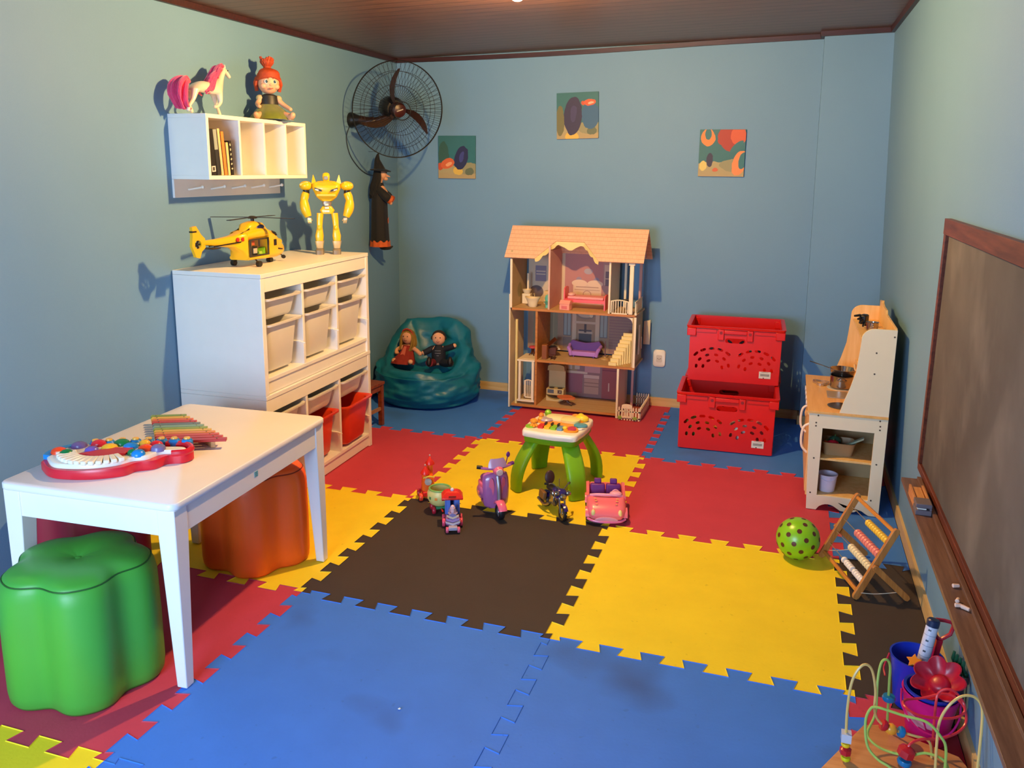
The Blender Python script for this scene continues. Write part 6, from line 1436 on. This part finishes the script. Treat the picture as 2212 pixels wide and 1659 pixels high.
# ------------------------------------------------------------------ toy vehicles
def wheel(r, c, R, w, tire, hub, ax=(0, 1, 0), nm='wheel'):
    M = Matrix.Translation(c) @ frame(ax).to_4x4()
    b = MB(); b.lathe([(R*.62, -w/2), (R*.88, -w/2), (R, -w*.25), (R, w*.25), (R*.88, w/2), (R*.62, w/2)], n=28, M=M, cap0=False, cap1=False)
    b.loft([[M @ Vector((R*.62*math.cos(2*PI*i/28), R*.62*math.sin(2*PI*i/28), z)) for i in range(28)] for z in (w/2, -w/2)], False, False)
    o = b.build(nm, tire, r)
    b = MB(); b.lathe([(.001, -w*.42), (R*.2, -w*.45), (R*.25, -w*.3), (R*.60, -w*.3), (R*.605, w*.3), (R*.25, w*.3), (R*.2, w*.45), (.001, w*.42)], n=20, M=M, cap0=False, cap1=False); b.build('wheel_hub', hub, o)
    return o
def scooter():
    r = root('toy_scooter', (.432, 1.99, 0), 'pink and purple toy motor scooter facing the viewer', 'toy scooter', rz=-50)
    pk, pp, dp = mat('ee6a88', .28, coat=.4), mat('b4649e', .28, coat=.4), mat('6a2a78', .35); K = mat('15141a', .5); sv = mat('b8b0b8', .25, .7)
    wheel(r, (.105, 0, .038), .038, .026, K, sv); wheel(r, (-.085, 0, .034), .034, .026, K, sv)
    b = MB(); b.loft([[(x, p[0], z+p[1]) for p in rrect(w, h, .012, n=4)] for x, z, w, h in ((-.12, .10, .03, .04), (-.10, .095, .075, .075), (-.06, .092, .088, .085), (-.02, .09, .07, .08), (.0, .085, .05, .06))]); b.build('rear_body', pk, r, ang=60)
    for s in (-1, 1):
        b = MB(); b.sph((-.062, s*.036, .082), (.045, .016, .034), 16, 10); b.build('side_cowl', pp, r)
        b = MB(); b.box((-.05, s*.052, .082), (.024, .003, .016)); b.build('indicator', pk, r, bev=.001)
    b = MB(); b.loft([[(x, p[0], .045+p[1]) for p in rrect(w, .018, .006, n=3)] for x, w in ((-.05, .08), (.0, .085), (.05, .07))]); b.build('footboard', dp, r)
    b = MB(); b.loft([[(.052+.010*math.sin(PI*(z-.045)/.2)*1+.024*(1-(y/w)**2)-.02*((z-.045)/.17), y, z) for y in [w*(-1+k/5) for k in range(11)]]+[(.044+.010*math.sin(PI*(z-.045)/.2)+.020*(1-(y/w)**2)-.02*((z-.045)/.17), y, z) for y in [w*(1-k/5) for k in range(11)]] for z, w in ((.045, .046), (.055, .058), (.09, .063), (.14, .065), (.18, .064), (.204, .058), (.213, .036))]); b.build('leg_shield', pp, r, ang=60)
    for s in (-1, 1):
        b = MB(); b.panel(oval(0, 0, .013, .045, 0, 20), [], .004, Matrix.Translation((.066, s*.028, .148)) @ Matrix.Rotation(math.radians(s*28), 4, 'Z') @ YZ); b.build('shield_panel', pk, r, label='pink oval panel')
    b = MB(); b.tube(bez([(.092, 0, .09), (.084, 0, .15), (.066, 0, .20)], 5), .009, 8); b.build('front_spine', sv, r, label='silver front stripe')
    b = MB(); b.loft([[(.105+rr*math.cos(a)*1.0, y, .040+rr*math.sin(a)) for y, rr in ((-.021, .043), (-.018, .052), (0, .056), (.018, .052), (.021, .043), (.016, .041), (0, .043), (-.016, .041))] for a in [math.radians(20+k*14) for k in range(10)]]); b.build('front_mudguard', pk, r, ang=60)
    b = MB(); b.cyl((.070, 0, .205), (.060, 0, .232), .012, .010, 12); b.build('steering_column', mat('8a80a0', .4), r)
    b = MB(); b.tube(bez([(.045, -.075, .243), (.055, -.04, .238), (.060, 0, .236), (.055, .04, .238), (.045, .075, .243)], 5), .007, 8); b.build('handlebar', pp, r)
    for s in (-1, 1):
        b = MB(); b.cyl((.044, s*.066, .243), (.036, s*.092, .246), .009, .009, 10); b.build('grip', K if s < 0 else dp, r)
    b = MB(); b.sph((.078, 0, .232), (.024, .026, .022), 16, 10); b.build('headlight_housing', pk, r)
    b = MB(); b.lathe([(.017, 0), (.015, .006), (.001, .008)], n=18, M=Matrix.Translation((.097, 0, .230)) @ frame((1, 0, -.1)).to_4x4(), cap1=False); b.build('headlight', mat('e8c0b8', .2), r)
    b = MB(); b.loft([[(.070-.016*k/4+.016*(1-(y/.046)**2)+o, y, .246+.042*k/4) for y in [(.046-.014*(k/4)**2)*(-1+j/5) for j in range(11)] for o in (0,)]+[(.068-.016*k/4+.016*(1-(y/.046)**2), y, .246+.042*k/4) for y in [(.046-.014*(k/4)**2)*(1-j/5) for j in range(11)]] for k in range(5)]); b.build('windshield', mat('b090c0', .2, alpha=.8), r)
    b = MB(); b.tube([(.045, .05, .243), (.040, .062, .285)], .0025, 6); b.sph((.040, .064, .292), (.004, .010, .014), 12, 8); b.build('mirror', dp, r)
    b = MB(); b.sph((-.055, 0, .146), (.062, .036, .018), 18, 10); b.build('seat', dp, r)
    b = MB(); b.sph((-.085, .055, .055), (.030, .008, .024), 14, 8); b.build('rear_panel', mat('e8a880', .4), r)
    b = MB(); b.tube([(-.01, .02, .04), (-.02, .045, .006)], .003, 6); b.build('kickstand', sv, r)
def motorbike():
    r = root('toy_motorcycle', (.718, 2.063, 0), 'dark purple and chrome toy chopper motorcycle left of the pink car', 'toy motorcycle', rz=-51)
    r.rotation_euler[0] = math.radians(-5)
    dp, K, ch = mat('2a1c68', .25, coat=.5), mat('141014', .45), mat('a09a8c', .22, .9)
    wheel(r, (.100, 0, .040), .040, .015, K, ch); wheel(r, (-.095, 0, .037), .037, .026, K, ch)
    for s in (-1, 1):
        b = MB(); b.cyl((.100, s*.013, .040), (.062, s*.014, .135), .0045, .0055, 8); b.build('fork_tube', ch, r)
        b = MB(); b.tube(bez([(-.01, s*.024, .05), (-.04, s*.032, .032), (-.12, s*.032, .035)], 5), [.006]*6+[.008]*5, 8); b.build('exhaust_pipe', ch, r)
        b = MB(); b.tube(bez([(.058, s*.012, .140), (.046, s*.04, .165), (.025, s*.055, .158)], 5), .0035, 6); b.build('handlebar', ch, r)
        b = MB(); b.cyl((.027, s*.052, .159), (.008, s*.064, .154), .006, .006, 8); b.build('grip', K, r)
        b = MB(); b.lathe([(.012, 0), (.012, .012), (.008, .016), (.001, .017)], n=14, M=Matrix.Translation((.070, s*.030, .128)) @ frame((1, 0, 0)).to_4x4(), cap1=False); b.build('spot_lamp', ch, r)
        b = MB(); b.box((-.078, s*.030, .068), (.060, .020, .040)); b.build('saddlebag', mat('7a5020', .6, var=.2), r, bev=.006)
    b = MB(); b.sph((.058, 0, .118), (.024, .034, .028), 18, 10); b.build('front_fairing', dp, r)
    b = MB(); b.lathe([(.017, 0), (.017, .012), (.012, .018), (.001, .020)], n=18, M=Matrix.Translation((.076, 0, .112)) @ frame((1, 0, -.1)).to_4x4(), cap1=False); b.build('headlight', ch, r)
    b = MB(); b.loft([[(.100+rr*math.cos(a), y, .040+rr*math.sin(a)) for y, rr in ((-.010, .043), (0, .047), (.010, .043), (0, .044))] for a in [math.radians(30+k*15) for k in range(9)]]); b.build('front_fender', dp, r)
    b = MB(); b.box((.147, 0, .052), (.003, .006, .006)); b.build('fender_light', mat('e8c040', .3), r)
    b = MB(); b.loft([[(-.095+rr*math.cos(a), y, .037+rr*math.sin(a)) for y, rr in ((-.016, .041), (0, .046), (.016, .041), (0, .042))] for a in [math.radians(35+k*15) for k in range(10)]]); b.build('rear_fender', dp, r)
    b = MB(); b.sph((.020, 0, .118), (.042, .022, .020), 18, 10); b.build('fuel_tank', dp, r)
    b = MB(); b.box((-.005, 0, .070), (.05, .036, .045)); b.cyl((-.018, 0, .075), (-.026, 0, .105), .014, .014, 12); b.cyl((.010, 0, .075), (.020, 0, .102), .014, .014, 12); b.build('engine', ch, r, bev=.003)
    b = MB(); b.tube(bez([(.058, 0, .125), (.02, 0, .05), (-.04, 0, .04), (-.095, 0, .037)], 5), .005, 8); b.build('frame_tube', K, r)
    b = MB(); b.sph((-.042, 0, .112), (.042, .026, .014), 18, 10); b.build('seat', K, r)
    b = MB(); b.sph((-.082, 0, .152), (.010, .026, .034), 18, 12, rot=(0, -12, 0)); b.build('backrest', mat('3a1c1c', .5), r)
    b = MB(); b.tube([(.035, -.002, .150), (.030, -.002, .185)], .0018, 5); b.build('antenna', ch, r)
    b = MB(); b.tube([(-.01, .022, .04), (-.02, .052, .004)], .003, 6); b.build('kickstand', ch, r)
def toy_car():
    r = root('toy_car', (.955, 2.142, 0), 'pink open topped toy car with purple seats', 'toy car', rz=-76)
    pk = mat('f4717a', .3, coat=.4, var=.02); pl_ = mat('f0a4b8', .3); pu = mat('6a1e78', .5); K = mat('2a2422', .5); y_ = mat('f4e08c', .2)
    def sec(x, w, z0, z1, rd=.02): return [(x, p[0], (z0+z1)/2+p[1]) for p in rrect(w, z1-z0, min(rd, (z1-z0)*.45), n=5)]
    b = MB(); b.loft([sec(-.140, .13, .045, .095), sec(-.125, .165, .030, .112), sec(-.06, .180, .022, .045), sec(-.055, .180, .022, .040, .01), sec(.02, .180, .022, .040, .01)]); b.build('rear_body', pk, r, ang=50)
    b = MB(); b.loft([sec(.0205, .184, .022, .100, .02), sec(.06, .186, .022, .100, .03), sec(.11, .176, .022, .085, .03), sec(.135, .150, .028, .062, .016), sec(.142, .12, .032, .050, .008)]); b.build('bonnet', pk, r, ang=50)
    for s in (-1, 1):
        b = MB(); b.loft([[(x, s*.074, .041), (x, s*.090, .030), (x, s*.093, z), (x, s*.080, z+.003), (x, s*.076, z-.004)] for x, z in ((-.128, .112), (-.10, .122), (-.06, .105), (-.01, .092), (.03, .102))]); b.build('side_panel', pk, r, ang=60)
        for x in (-.085, .085): 
            wheel(r, (x, s*.086, .028), .028, .018, K, mat('8a6a58', .4))
            b = MB(); b.loft([[(x+rr*math.cos(a), s*y, .030+rr*math.sin(a)) for y, rr in ((.070, .033), (.096, .033), (.098, .038), (.07, .040))] for a in [math.radians(5+k*17) for k in range(11)]]); b.build('wheel_arch', pk, r)
        b = MB(); b.sph((.132, s*.062, .058), (.010, .010, .018), 14, 8); b.build('headlight', y_, r)
        for k in range(3):
            b = MB(); b.lathe([(.001, 0), (.008-.001*k, .001), (.001, .0025)], (.060+.022*k, s*(.052-.003*k), .0995-.003*k-.004*(k == 2)), 10, cap0=False, cap1=False); b.build('flower_decal', mat('f4b070', .4), r)
        b = MB(); b.box((-.075, s*.038, .078), (.034, .072, .088), rot=(0, -12, 0)); b.build('seat', pu, r, bev=.008)
        b = MB(); b.box((-.086, s*.038, .134), (.020, .034, .026), rot=(0, -12, 0)); b.build('headrest', pu, r, bev=.005)
    b = MB(); b.box((-.03, 0, .052), (.07, .15, .022)); b.build('seat_base', pu, r, bev=.006)
    b = MB(); b.tube(bez([(.020, -.075, .100), (.036, -.045, .110), (.040, 0, .112), (.036, .045, .110), (.020, .075, .100)], 5), .007, 8); b.build('windscreen_rim', pl_, r)
    b = MB(); b.sph((.020, .045, .112), (.022, .030, .012), 16, 8); b.build('dashboard_dome', pl_, r)
    b = MB(); b.tube([(0, .045+.018*math.cos(2*PI*k/20), .105+.018*math.sin(2*PI*k/20)) for k in range(20)], .003, 6, closed=True); b.build('steering_wheel', pl_, r)
    b = MB(); b.loft([[(x, p[0], .028+p[1]) for p in [(w*math.cos(2*PI*i/28), h*math.sin(2*PI*i/28)) for i in range(28)]] for x, w, h in ((.138, .055, .017), (.146, .052, .015), (.148, .04, .010))]); b.build('front_plate', mat('d890a0', .4), r)
    b = MB(); b.tube(bez([(.120, -.088, .026), (.140, -.06, .022), (.1475, 0, .020), (.140, .06, .022), (.120, .088, .026)], 5), .006, 8); b.build('bumper', mat('d86a9c', .3), r)
scooter(); motorbike(); toy_car()
def train():
    red, pk, bl, cr = mat('e0281c', .3), mat('e04a6c', .35), mat('5a7ad0', .35), mat('e8dca8', .4)
    r = root('toy_train_engine', (.318, 1.765, 0), 'toy train engine with red roof and blue cab, frontmost of the train', 'toy train', rz=-66)
    b = MB(); b.box((-.01, 0, .038), (.12, .062, .030)); b.build('chassis', mat('8a5a90', .4), r, bev=.004)
    for x in (-.045, .0):
        for s in (-1, 1): wheel(r, (x, s*.040, .020), .020, .014, pk, red)
    for s in (-1, 1): wheel(r, (.075, s*.026, .014), .014, .012, mat('d85a78', .35), red)
    b = MB(); b.b2((-.065, -.034, .0535), (-.060, .034, .125)); b.b2((-.065, -.034, .0535), (-.01, -.029, .125)); b.b2((-.065, .029, .0535), (-.01, .034, .125)); b.b2((-.014, -.0285, .0535), (-.010, -.009, .125)); b.b2((-.014, .009, .0535), (-.010, .0285, .125)); b.build('cab', bl, r, bev=.001)
    b = MB(); b.loft([[(-.038+sx*a, sy*b_, z) for sx, sy in ((1, 1), (-1, 1), (-1, -1), (1, -1))] for a, b_, z in ((.038, .048, .1255), (.040, .050, .132), (.030, .038, .150), (.018, .024, .160))]); b.build('roof', red, r, bev=.002)
    b = MB(); b.box((.0005, 0, .143), (.006, .034, .004)); b.build('roof_slot', mat('7a1410', .4), r)
    b = MB(); b.sph((-.030, 0, .166), .009, 12, 8); b.build('roof_knob', mat('e0d4d8', .3), r)
    b = MB(); b.cyl((-.009, 0, .072), (.055, 0, .066), .020, .018, 20); b.build('boiler', mat('8e84b4', .35), r)
    for k, (c, z, y) in enumerate((('c8bcc4', .046, .034), ('b08cc0', .060, .032), ('e8c8a8', .074, .028), ('d8a0a0', .088, .022))):
        b = MB(); b.loft([[(x, s_*y*u, z+dz) for s_, dz in ((-1, .003), (0, -.008), (1, .003), (1, -.006), (0, -.017), (-1, -.006))] for x, u in ((.050, 1), (.062-.003*k, .95))]); b.build('front_chevron', mat(c, .4), r)
    b = MB(); b.cyl((.040, 0, .082), (.040, 0, .106), .008, .012, 14); b.sph((.040, 0, .110), .010, 12, 8); b.build('chimney', mat('e8c0c8', .35), r)
    b = MB(); b.box((.072, 0, .022), (.030, .040, .016)); b.build('cow_catcher', mat('a8a0b8', .4), r, bev=.003)
    r = root('toy_train_bowl_car', (.196, 1.905, 0), 'round pale yellow toy train car with green rim behind the engine', 'toy train', rz=-56)
    b = MB(); b.lathe([(.030, .035), (.048, .045), (.062, .075), (.060, .100), (.052, .116), (.047, .116), (.052, .098), (.053, .078), (.04, .052), (.001, .045)], n=36, cap1=False); b.build('bowl', mat('dcd684', .4), r, ang=60)
    b = MB(); b.tube([(.050*math.cos(2*PI*k/36), .050*math.sin(2*PI*k/36), .117) for k in range(36)], .0045, 8, closed=True); b.build('rim', mat('7cb058', .4), r)
    for k in range(7):
        a = -1.6+k*.55; c = ['c84a2c', '4a8a4c', 'd8841c', 'b82c38', '6a9a3c', 'c84a2c', '4a8a4c'][k]
        b = MB(); b.box((.0615*math.cos(a), .0615*math.sin(a), .082), (.003, .013, .013), rot=(0, -8, math.degrees(a))); b.build('decal', mat(c, .4), r, bev=.001)
    for k in range(3):
        a = k*2.1; b = MB(); b.sph((.020*math.cos(a), .020*math.sin(a), .080), (.014, .014, .020), 12, 8); b.build('inner_peg', mat(['e8c870', '5a9a5c', 'd85a3c'][k], .4), r)
    b = MB(); b.box((0, 0, .030), (.075, .05, .012)); b.build('chassis', mat('3c8a5c', .4), r, bev=.002)
    for x in (-.028, .028):
        for s in (-1, 1): wheel(r, (x, s*.035, .018), .018, .014, mat('b82038', .35), red)
    b = MB(); b.tube([(.038, 0, .026), (.072, 0, .026)], .004, 6); b.build('coupling', red, r)
    r = root('toy_train_castle_car', (.075, 2.035, 0), 'orange toy train car with red conical turrets at the back of the train', 'toy train', rz=-56)
    og = mat('f06a1c', .35)
    b = MB(); b.box((0, 0, .035), (.085, .06, .024)); b.build('chassis', red, r, bev=.004)
    b = MB(); b.loft([[(x*k, y*k, z) for x, y, _ in rrect(.07, .06, .02, n=4)] for z, k in ((.0475, 1), (.075, 1.02), (.115, .9), (.125, .8))]); b.build('body', og, r, ang=50)
    for x, y, h in ((-.018, .014, .185), (.020, -.016, .150)):
        b = MB(); b.cyl((x, y, .120), (x, y, h-.012), .015, .014, 16); b.build('turret', og, r)
        b = MB(); b.lathe([(.024, -.014), (.024, -.008), (.010, .012), (.003, .024), (.001, .025)], (x, y, h), 20, cap1=False); t = b.build('turret_roof', red, r)
        b = MB(); b.sph((x, y, h+.032), .0045, 10, 6); b.build('finial', mat('c8a8a0', .3), t)
    b = MB(); b.lathe([(.018, 0), (.017, .004), (.001, .006)], n=20, M=Matrix.Translation((.036, -.004, .098)) @ frame((1, -.1, 0)).to_4x4(), cap1=False); b.build('clock_face', mat('b8b4ac', .3), r)
    b = MB(); b.tube(bez([(.036, -.028, .120), (.041, 0, .128), (.036, .026, .120)], 4), .004, 6); b.build('arch_trim', mat('f0d040', .4), r)
    for x in (-.03, .03):
        for s in (-1, 1): wheel(r, (x, s*.040, .020), .020, .016, mat('b81c34' if x < 0 else 'e8482c', .35), og)
    b = MB(); b.tube([(.042, 0, .028), (.075, 0, .026)], .004, 6); b.build('coupling', red, r)
train()

# ------------------------------------------------------------------ buckets, sand toys and bead maze at the lower right
def bucket(loc, R, h, m, label, name='toy_bucket', rimm=None):
    r = root(name, loc, label, 'bucket')
    k = .72
    b = MB(); b.lathe([(R*k*.97, 0), (R*k, .004), (R*.95, h*.86), (R*.97, h*.88), (R*1.0, h*.97), (R*1.03, h), (R*.96, h), (R*.92, h*.86), (R*k*.94, .008), (.001, .006)], n=40, cap1=False); b.build('pail', m, r, ang=50)
    return r
def sand_toys():
    blue = mat('1436c0', .35); pink = mat('e01a86', .35); red = mat('b41230', .35, spec=.6)
    rb = bucket((2.165, 1.022, 0), .076, .165, blue, 'tall blue toy bucket holding a measuring tube and red shovel')
    b = MB(); b.tube(bez([(-.078, 0, .158), (-.092, -.02, .120), (-.09, -.045, .105)], 5), .003, 6); b.build('bail_handle', mat('c01c30', .4), rb)
    rp = bucket((2.183, .862, 0), .076, .150, pink, 'magenta pink toy bucket under the red flower mould')
    for a, s in ((-2.35, 1), (-2.0, .8), (-1.6, .9), (-2.75, .7)):
        b = MB(); z = .075; rr = .0635; b.panel([(-.016*s, -.016*s), (.012*s, -.010*s), (.020*s, .018*s), (-.006*s, .012*s)], [], .0025, Matrix.Translation((rr*math.cos(a), rr*math.sin(a), z+.02*(s-.8))) @ Matrix.Rotation(a-PI/2, 4, 'Z') @ Matrix.Rotation(math.radians(-8), 4, 'X') @ XZ); b.build('printed_patch', mat('f2b4cc', .4), rp)
    b = MB(); b.tube(bez([(-.078, 0, .142), (-.075, -.035, .105), (-.035, -.085, .075), (.03, -.086, .070), (.070, -.045, .10), (.078, 0, .142)], 5), .003, 6); b.build('bail_handle', pink, rp)
    r = root('nested_bucket', (2.183, .862, .018), 'blue toy bucket nested inside the pink one', 'bucket')
    b = MB(); b.lathe([(.046, 0), (.048, .003), (.064, .128), (.073, .1365), (.074, .142), (.066, .142), (.060, .128), (.044, .008), (.001, .006)], n=40, cap1=False); b.build('pail', blue, r, ang=50)
    # red flower mould on top
    r = root('flower_mould', (2.203, .872, .174), 'red plastic flower shaped sand mould resting on the pink bucket', 'sand mould', rot=(26, -22, 0)); r.scale = (1.02, 1.02, 1.05)
    n = 70
    def fl_(R, z, am): return [(R*(1+am*abs(math.cos(3.5*(2*PI*i/n)))), 0, 0) and (R*(1+am*abs(math.sin(3.5*(2*PI*i/n))))*math.cos(2*PI*i/n), R*(1+am*abs(math.sin(3.5*(2*PI*i/n))))*math.sin(2*PI*i/n), z) for i in range(n)]
    b = MB(); b.loft([fl_(.030, -.012, .05), fl_(.042, -.006, .15), fl_(.052, .012, .28), fl_(.058, .020, .28), fl_(.056, .022, .26), fl_(.048, .010, .22), fl_(.038, -.002, .12), fl_(.028, -.006, .02), fl_(.026, .002, 0), fl_(.018, .008, 0), fl_(.008, .010, 0)]); b.build('mould_shell', red, r, ang=70)
    # shovel
    r = root('toy_shovel', (2.197, 1.030, .012), 'red toy shovel with a D shaped grip standing in the blue bucket', 'toy shovel', rot=(-4, 9, 12)); r.scale = (.9, 1, .90)
    b = MB(); b.loft([[(-.022, -.003, 0), (.022, -.003, 0), (.022, .003, 0), (-.022, .003, 0)], [(-.028, -.004, .05), (.028, -.004, .05), (.028, .001, .05), (-.028, .001, .05)], [(-.010, -.004, .075), (.010, -.004, .075), (.010, .004, .075), (-.010, .004, .075)]]); b.build('blade', red, r)
    b = MB(); b.loft([[(x*w, y*w, z) for x, y in ((-.009, -.006), (.009, -.006), (.009, .006), (-.009, .006))] for z, w in ((.0755, 1), (.20, 1.1), (.228, 1.2))]); b.build('shaft', red, r, bev=.002)
    b = MB(); b.tube([(-.006, 0, .232), (-.030, 0, .255), (-.034, 0, .285), (-.026, 0, .297), (0, 0, .299), (.026, 0, .297), (.034, 0, .285), (.030, 0, .255), (.006, 0, .232)], .0065, 8, closed=True); b.build('grip', red, r)
    # measuring tube
    r = root('measuring_tube', (2.157, .990, .012), 'white tube with small dark marks and navy cap standing in the blue bucket', 'tube', rot=(-9, 5, -25))
    sh = [('r', 0, .085+.034*k, .0042, .0028, '2c3448') for k in range(6)]+[('r', 0, .068+.034*k, .02, .0010, '9aa0b8') for k in range(7)]
    b = MB(); b.lathe([(.0165, 0), (.0175, .003), (.0175, .262), (.0165, .265)], n=28); b.build('tube_body', layered('tube_print', 'dcdcec', sh, 'xz', .4), r)
    b = MB(); b.lathe([(.0182, 0), (.0185, .018), (.015, .022), (.001, .0225)], (0, 0, .2652), 24, cap1=False); b.build('cap', mat('16284c', .4), r)
    r = root('star_mould', (2.150, .972, .168), 'small orange sand mould peeking out between the buckets', 'sand mould', rot=(35, -15, 0))
    b = MB(); b.loft([[((.013 if i % 2 else .024)*k*math.cos(2*PI*i/10), (.013 if i % 2 else .024)*k*math.sin(2*PI*i/10), z) for i in range(10)] for z, k in ((0, .8), (.012, 1), (.014, .9))]); b.build('mould_shell', mat('f08a1c', .4), r, bev=.002)
    r = root('toy_rake', (2.262, .925, .002), 'dark green toy rake leaning at the wall behind the buckets', 'toy rake', rot=(0, 0, 20)); r.scale = (1, 1, 1.16)
    gm = mat('0c4a30', .4)
    b = MB(); b.tube([(0, 0, .004), (.003, .0, .165)], .006, 8); b.build('shaft', gm, r)
    for k in range(4):
        b = MB(); b.tube([(.004, -.024+.016*k, .166), (-.008, -.026+.017*k, .188), (-.006, -.026+.017*k, .206)], [.007, .006, .004], 8); b.build('tine', gm, r)
    b = MB(); b.box((.003, 0, .168), (.012, .066, .012)); b.build('head', gm, r, bev=.003)
sand_toys()
def bead_maze():
    r = root('bead_maze', (2.09, .60, 0), 'wooden bead maze with coloured wires in the bottom right corner', 'bead maze')
    wd = wood('b87840', 'dca066', 4, 0, .4)
    c0 = Vector((2.02, .81, 0)); a = Vector((-.47, -.88, 0)); b_ = Vector((.93, -.36, 0))
    def q(u, v, z): p = c0+a*u+b_*v; return Vector((p.x, p.y, z))
    L1, L2 = .40, .268
    b = MB(r)
    c = .03
    loop = lambda z, k=0: [q(k, c+k, z), q(k, L2-c-k, z), q(c+k, L2-k, z), q(L1-c-k, L2-k, z), q(L1-k, L2-c-k, z), q(L1-k, c+k, z), q(L1-c-k, k, z), q(c+k, k, z)]
    b.loft([loop(.0, .02), loop(.030, .02)]); b.build('plinth', wood('9a6032', 'c08650', 4, 0), r)
    b = MB(r); b.loft([loop(.0305), loop(.033, -.002), loop(.049, -.002), loop(.0515, .001)]); b.build('base_board', wd, r, bev=.0015)
    yl, gr, rd = mat('e6c070', .3), mat('a8c860', .3), mat('e0323c', .3)
    ws = {'yl': [(1.946, .600, .045), (1.941, .600, .115), (1.937, .600, .212), (1.943, .610, .290), (1.965, .620, .334), (1.989, .630, .322), (2.007, .650, .251), (2.012, .660, .182), (2.030, .670, .144), (2.068, .680, .122), (2.123, .690, .110), (2.160, .695, .098), (2.172, .695, .045)],
          'gr1': [(2.066, .775, .045), (2.059, .780, .194), (2.056, .780, .252), (2.045, .775, .274), (2.031, .770, .264), (2.024, .750, .220), (2.023, .720, .137), (2.003, .680, .102), (2.011, .660, .089), (2.045, .640, .083), (2.099, .620, .095), (2.142, .620, .113), (2.188, .620, .099), (2.205, .615, .045)],
          'gr2': [(2.066, .556, .045), (2.055, .565, .083), (2.021, .580, .093), (1.995, .600, .114), (1.987, .620, .168), (1.996, .630, .202), (2.014, .630, .213), (2.076, .620, .210), (2.131, .610, .210), (2.165, .600, .184), (2.182, .600, .147), (2.186, .600, .045)],
          'rd': [(2.090, .615, .045), (2.096, .620, .118), (2.125, .640, .135), (2.183, .680, .124), (2.234, .720, .130), (2.255, .750, .150), (2.243, .770, .185), (2.204, .780, .199), (2.145, .770, .179), (2.098, .740, .182), (2.090, .700, .188), (2.126, .680, .181), (2.203, .700, .176), (2.240, .720, .189), (2.238, .740, .210), (2.208, .740, .238), (2.180, .740, .225), (2.172, .730, .19), (2.175, .715, .045)],
          'yr': [(2.165, .600, .045), (2.163, .620, .150), (2.165, .630, .205), (2.182, .635, .252), (2.210, .645, .280), (2.238, .650, .284), (2.258, .650, .268), (2.264, .640, .236), (2.258, .600, .158), (2.250, .560, .045)]}
    mats = {'yl': yl, 'gr1': gr, 'gr2': gr, 'rd': rd, 'yr': yl}
    for k, P in ws.items():
        b = MB(r); b.tube(bez(P, 7), .0036, 8); b.build('wire', mats[k], r, label={'yl': 'yellow wire', 'yr': 'yellow wire', 'gr1': 'green wire', 'gr2': 'green wire', 'rd': 'red wire'}[k])
    B, R_, Yl, Og, Lg, Ls = mat('1478b4', .25), mat('c01c2c', .3), mat('f4cc20', .3), mat('f0a030', .3), mat('d4d818', .3), mat('c8ccdc', .3)
    def bead(p, rr, m, kind='s', ax=(0, 0, 1)):
        b = MB(r); M = Matrix.Translation(p) @ frame(ax).to_4x4()
        if kind == 's': b.lathe([(rr*.3, -rr*.95), (rr*.75, -rr*.66), (rr, 0), (rr*.75, rr*.66), (rr*.3, rr*.95)], n=22, M=M)
        elif kind == 'd': b.lathe([(rr*.3, -rr*.42), (rr*.85, -rr*.38), (rr, 0), (rr*.85, rr*.38), (rr*.3, rr*.42)], n=22, M=M)
        elif kind == 'f': b.lathe([(rr*.4, -rr*.8), (rr, -rr*.45), (rr, rr*.45), (rr*.4, rr*.8)], n=7, M=M)
        else: b.loft([[M @ Vector((x*rr, y*rr, z*rr)) for x, y in ((-1, -1), (1, -1), (1, 1), (-1, 1))] for z in (-1, 1)])
        b.build('bead', m, r, ang=30 if kind in 'fc' else 60)
    bead((1.941, .600, .128), .0125, Ls, 'c', (0, 0, 1)); bead((1.9415, .600, .104), .012, Yl, 'd'); bead((1.943, .600, .084), .0155, R_, 'f'); bead((1.945, .600, .063), .013, Lg, 'd')
    bead((2.040, .672, .136), .016, R_, 'd', (1, .2, -.5)); bead((2.060, .678, .125), .0165, Og, 's', (1, .2, -.35)); bead((2.087, .684, .118), .0160, B, 'd', (1, .2, -.3))
    bead((2.0615, .778, .155), .0185, B, 'd', (0, 0, 1)); bead((2.094, .6185, .105), .022, R_, 'f', (.2, 0, 1)); bead((2.091, .615, .078), .019, B, 'd', (.1, 0, 1)); bead((2.070, .558, .062), .015, Lg, 'd', (.1, 0, 1))
bead_maze()

b = MB(); b.loft([[(-.004, -.003, 0), (.003, -.004, 0), (.005, .002, 0), (-.002, .004, 0)], [(-.003, -.002, .002), (.002, -.003, .0025), (.003, .001, .003), (-.001, .003, .002)]])
o = b.build('paper_scrap', mat('f4f2ec', .8)); o.location = (0.672, 0.474, .0003); tag(o, 'tiny white scrap lying on the near left blue mat', 'scrap')
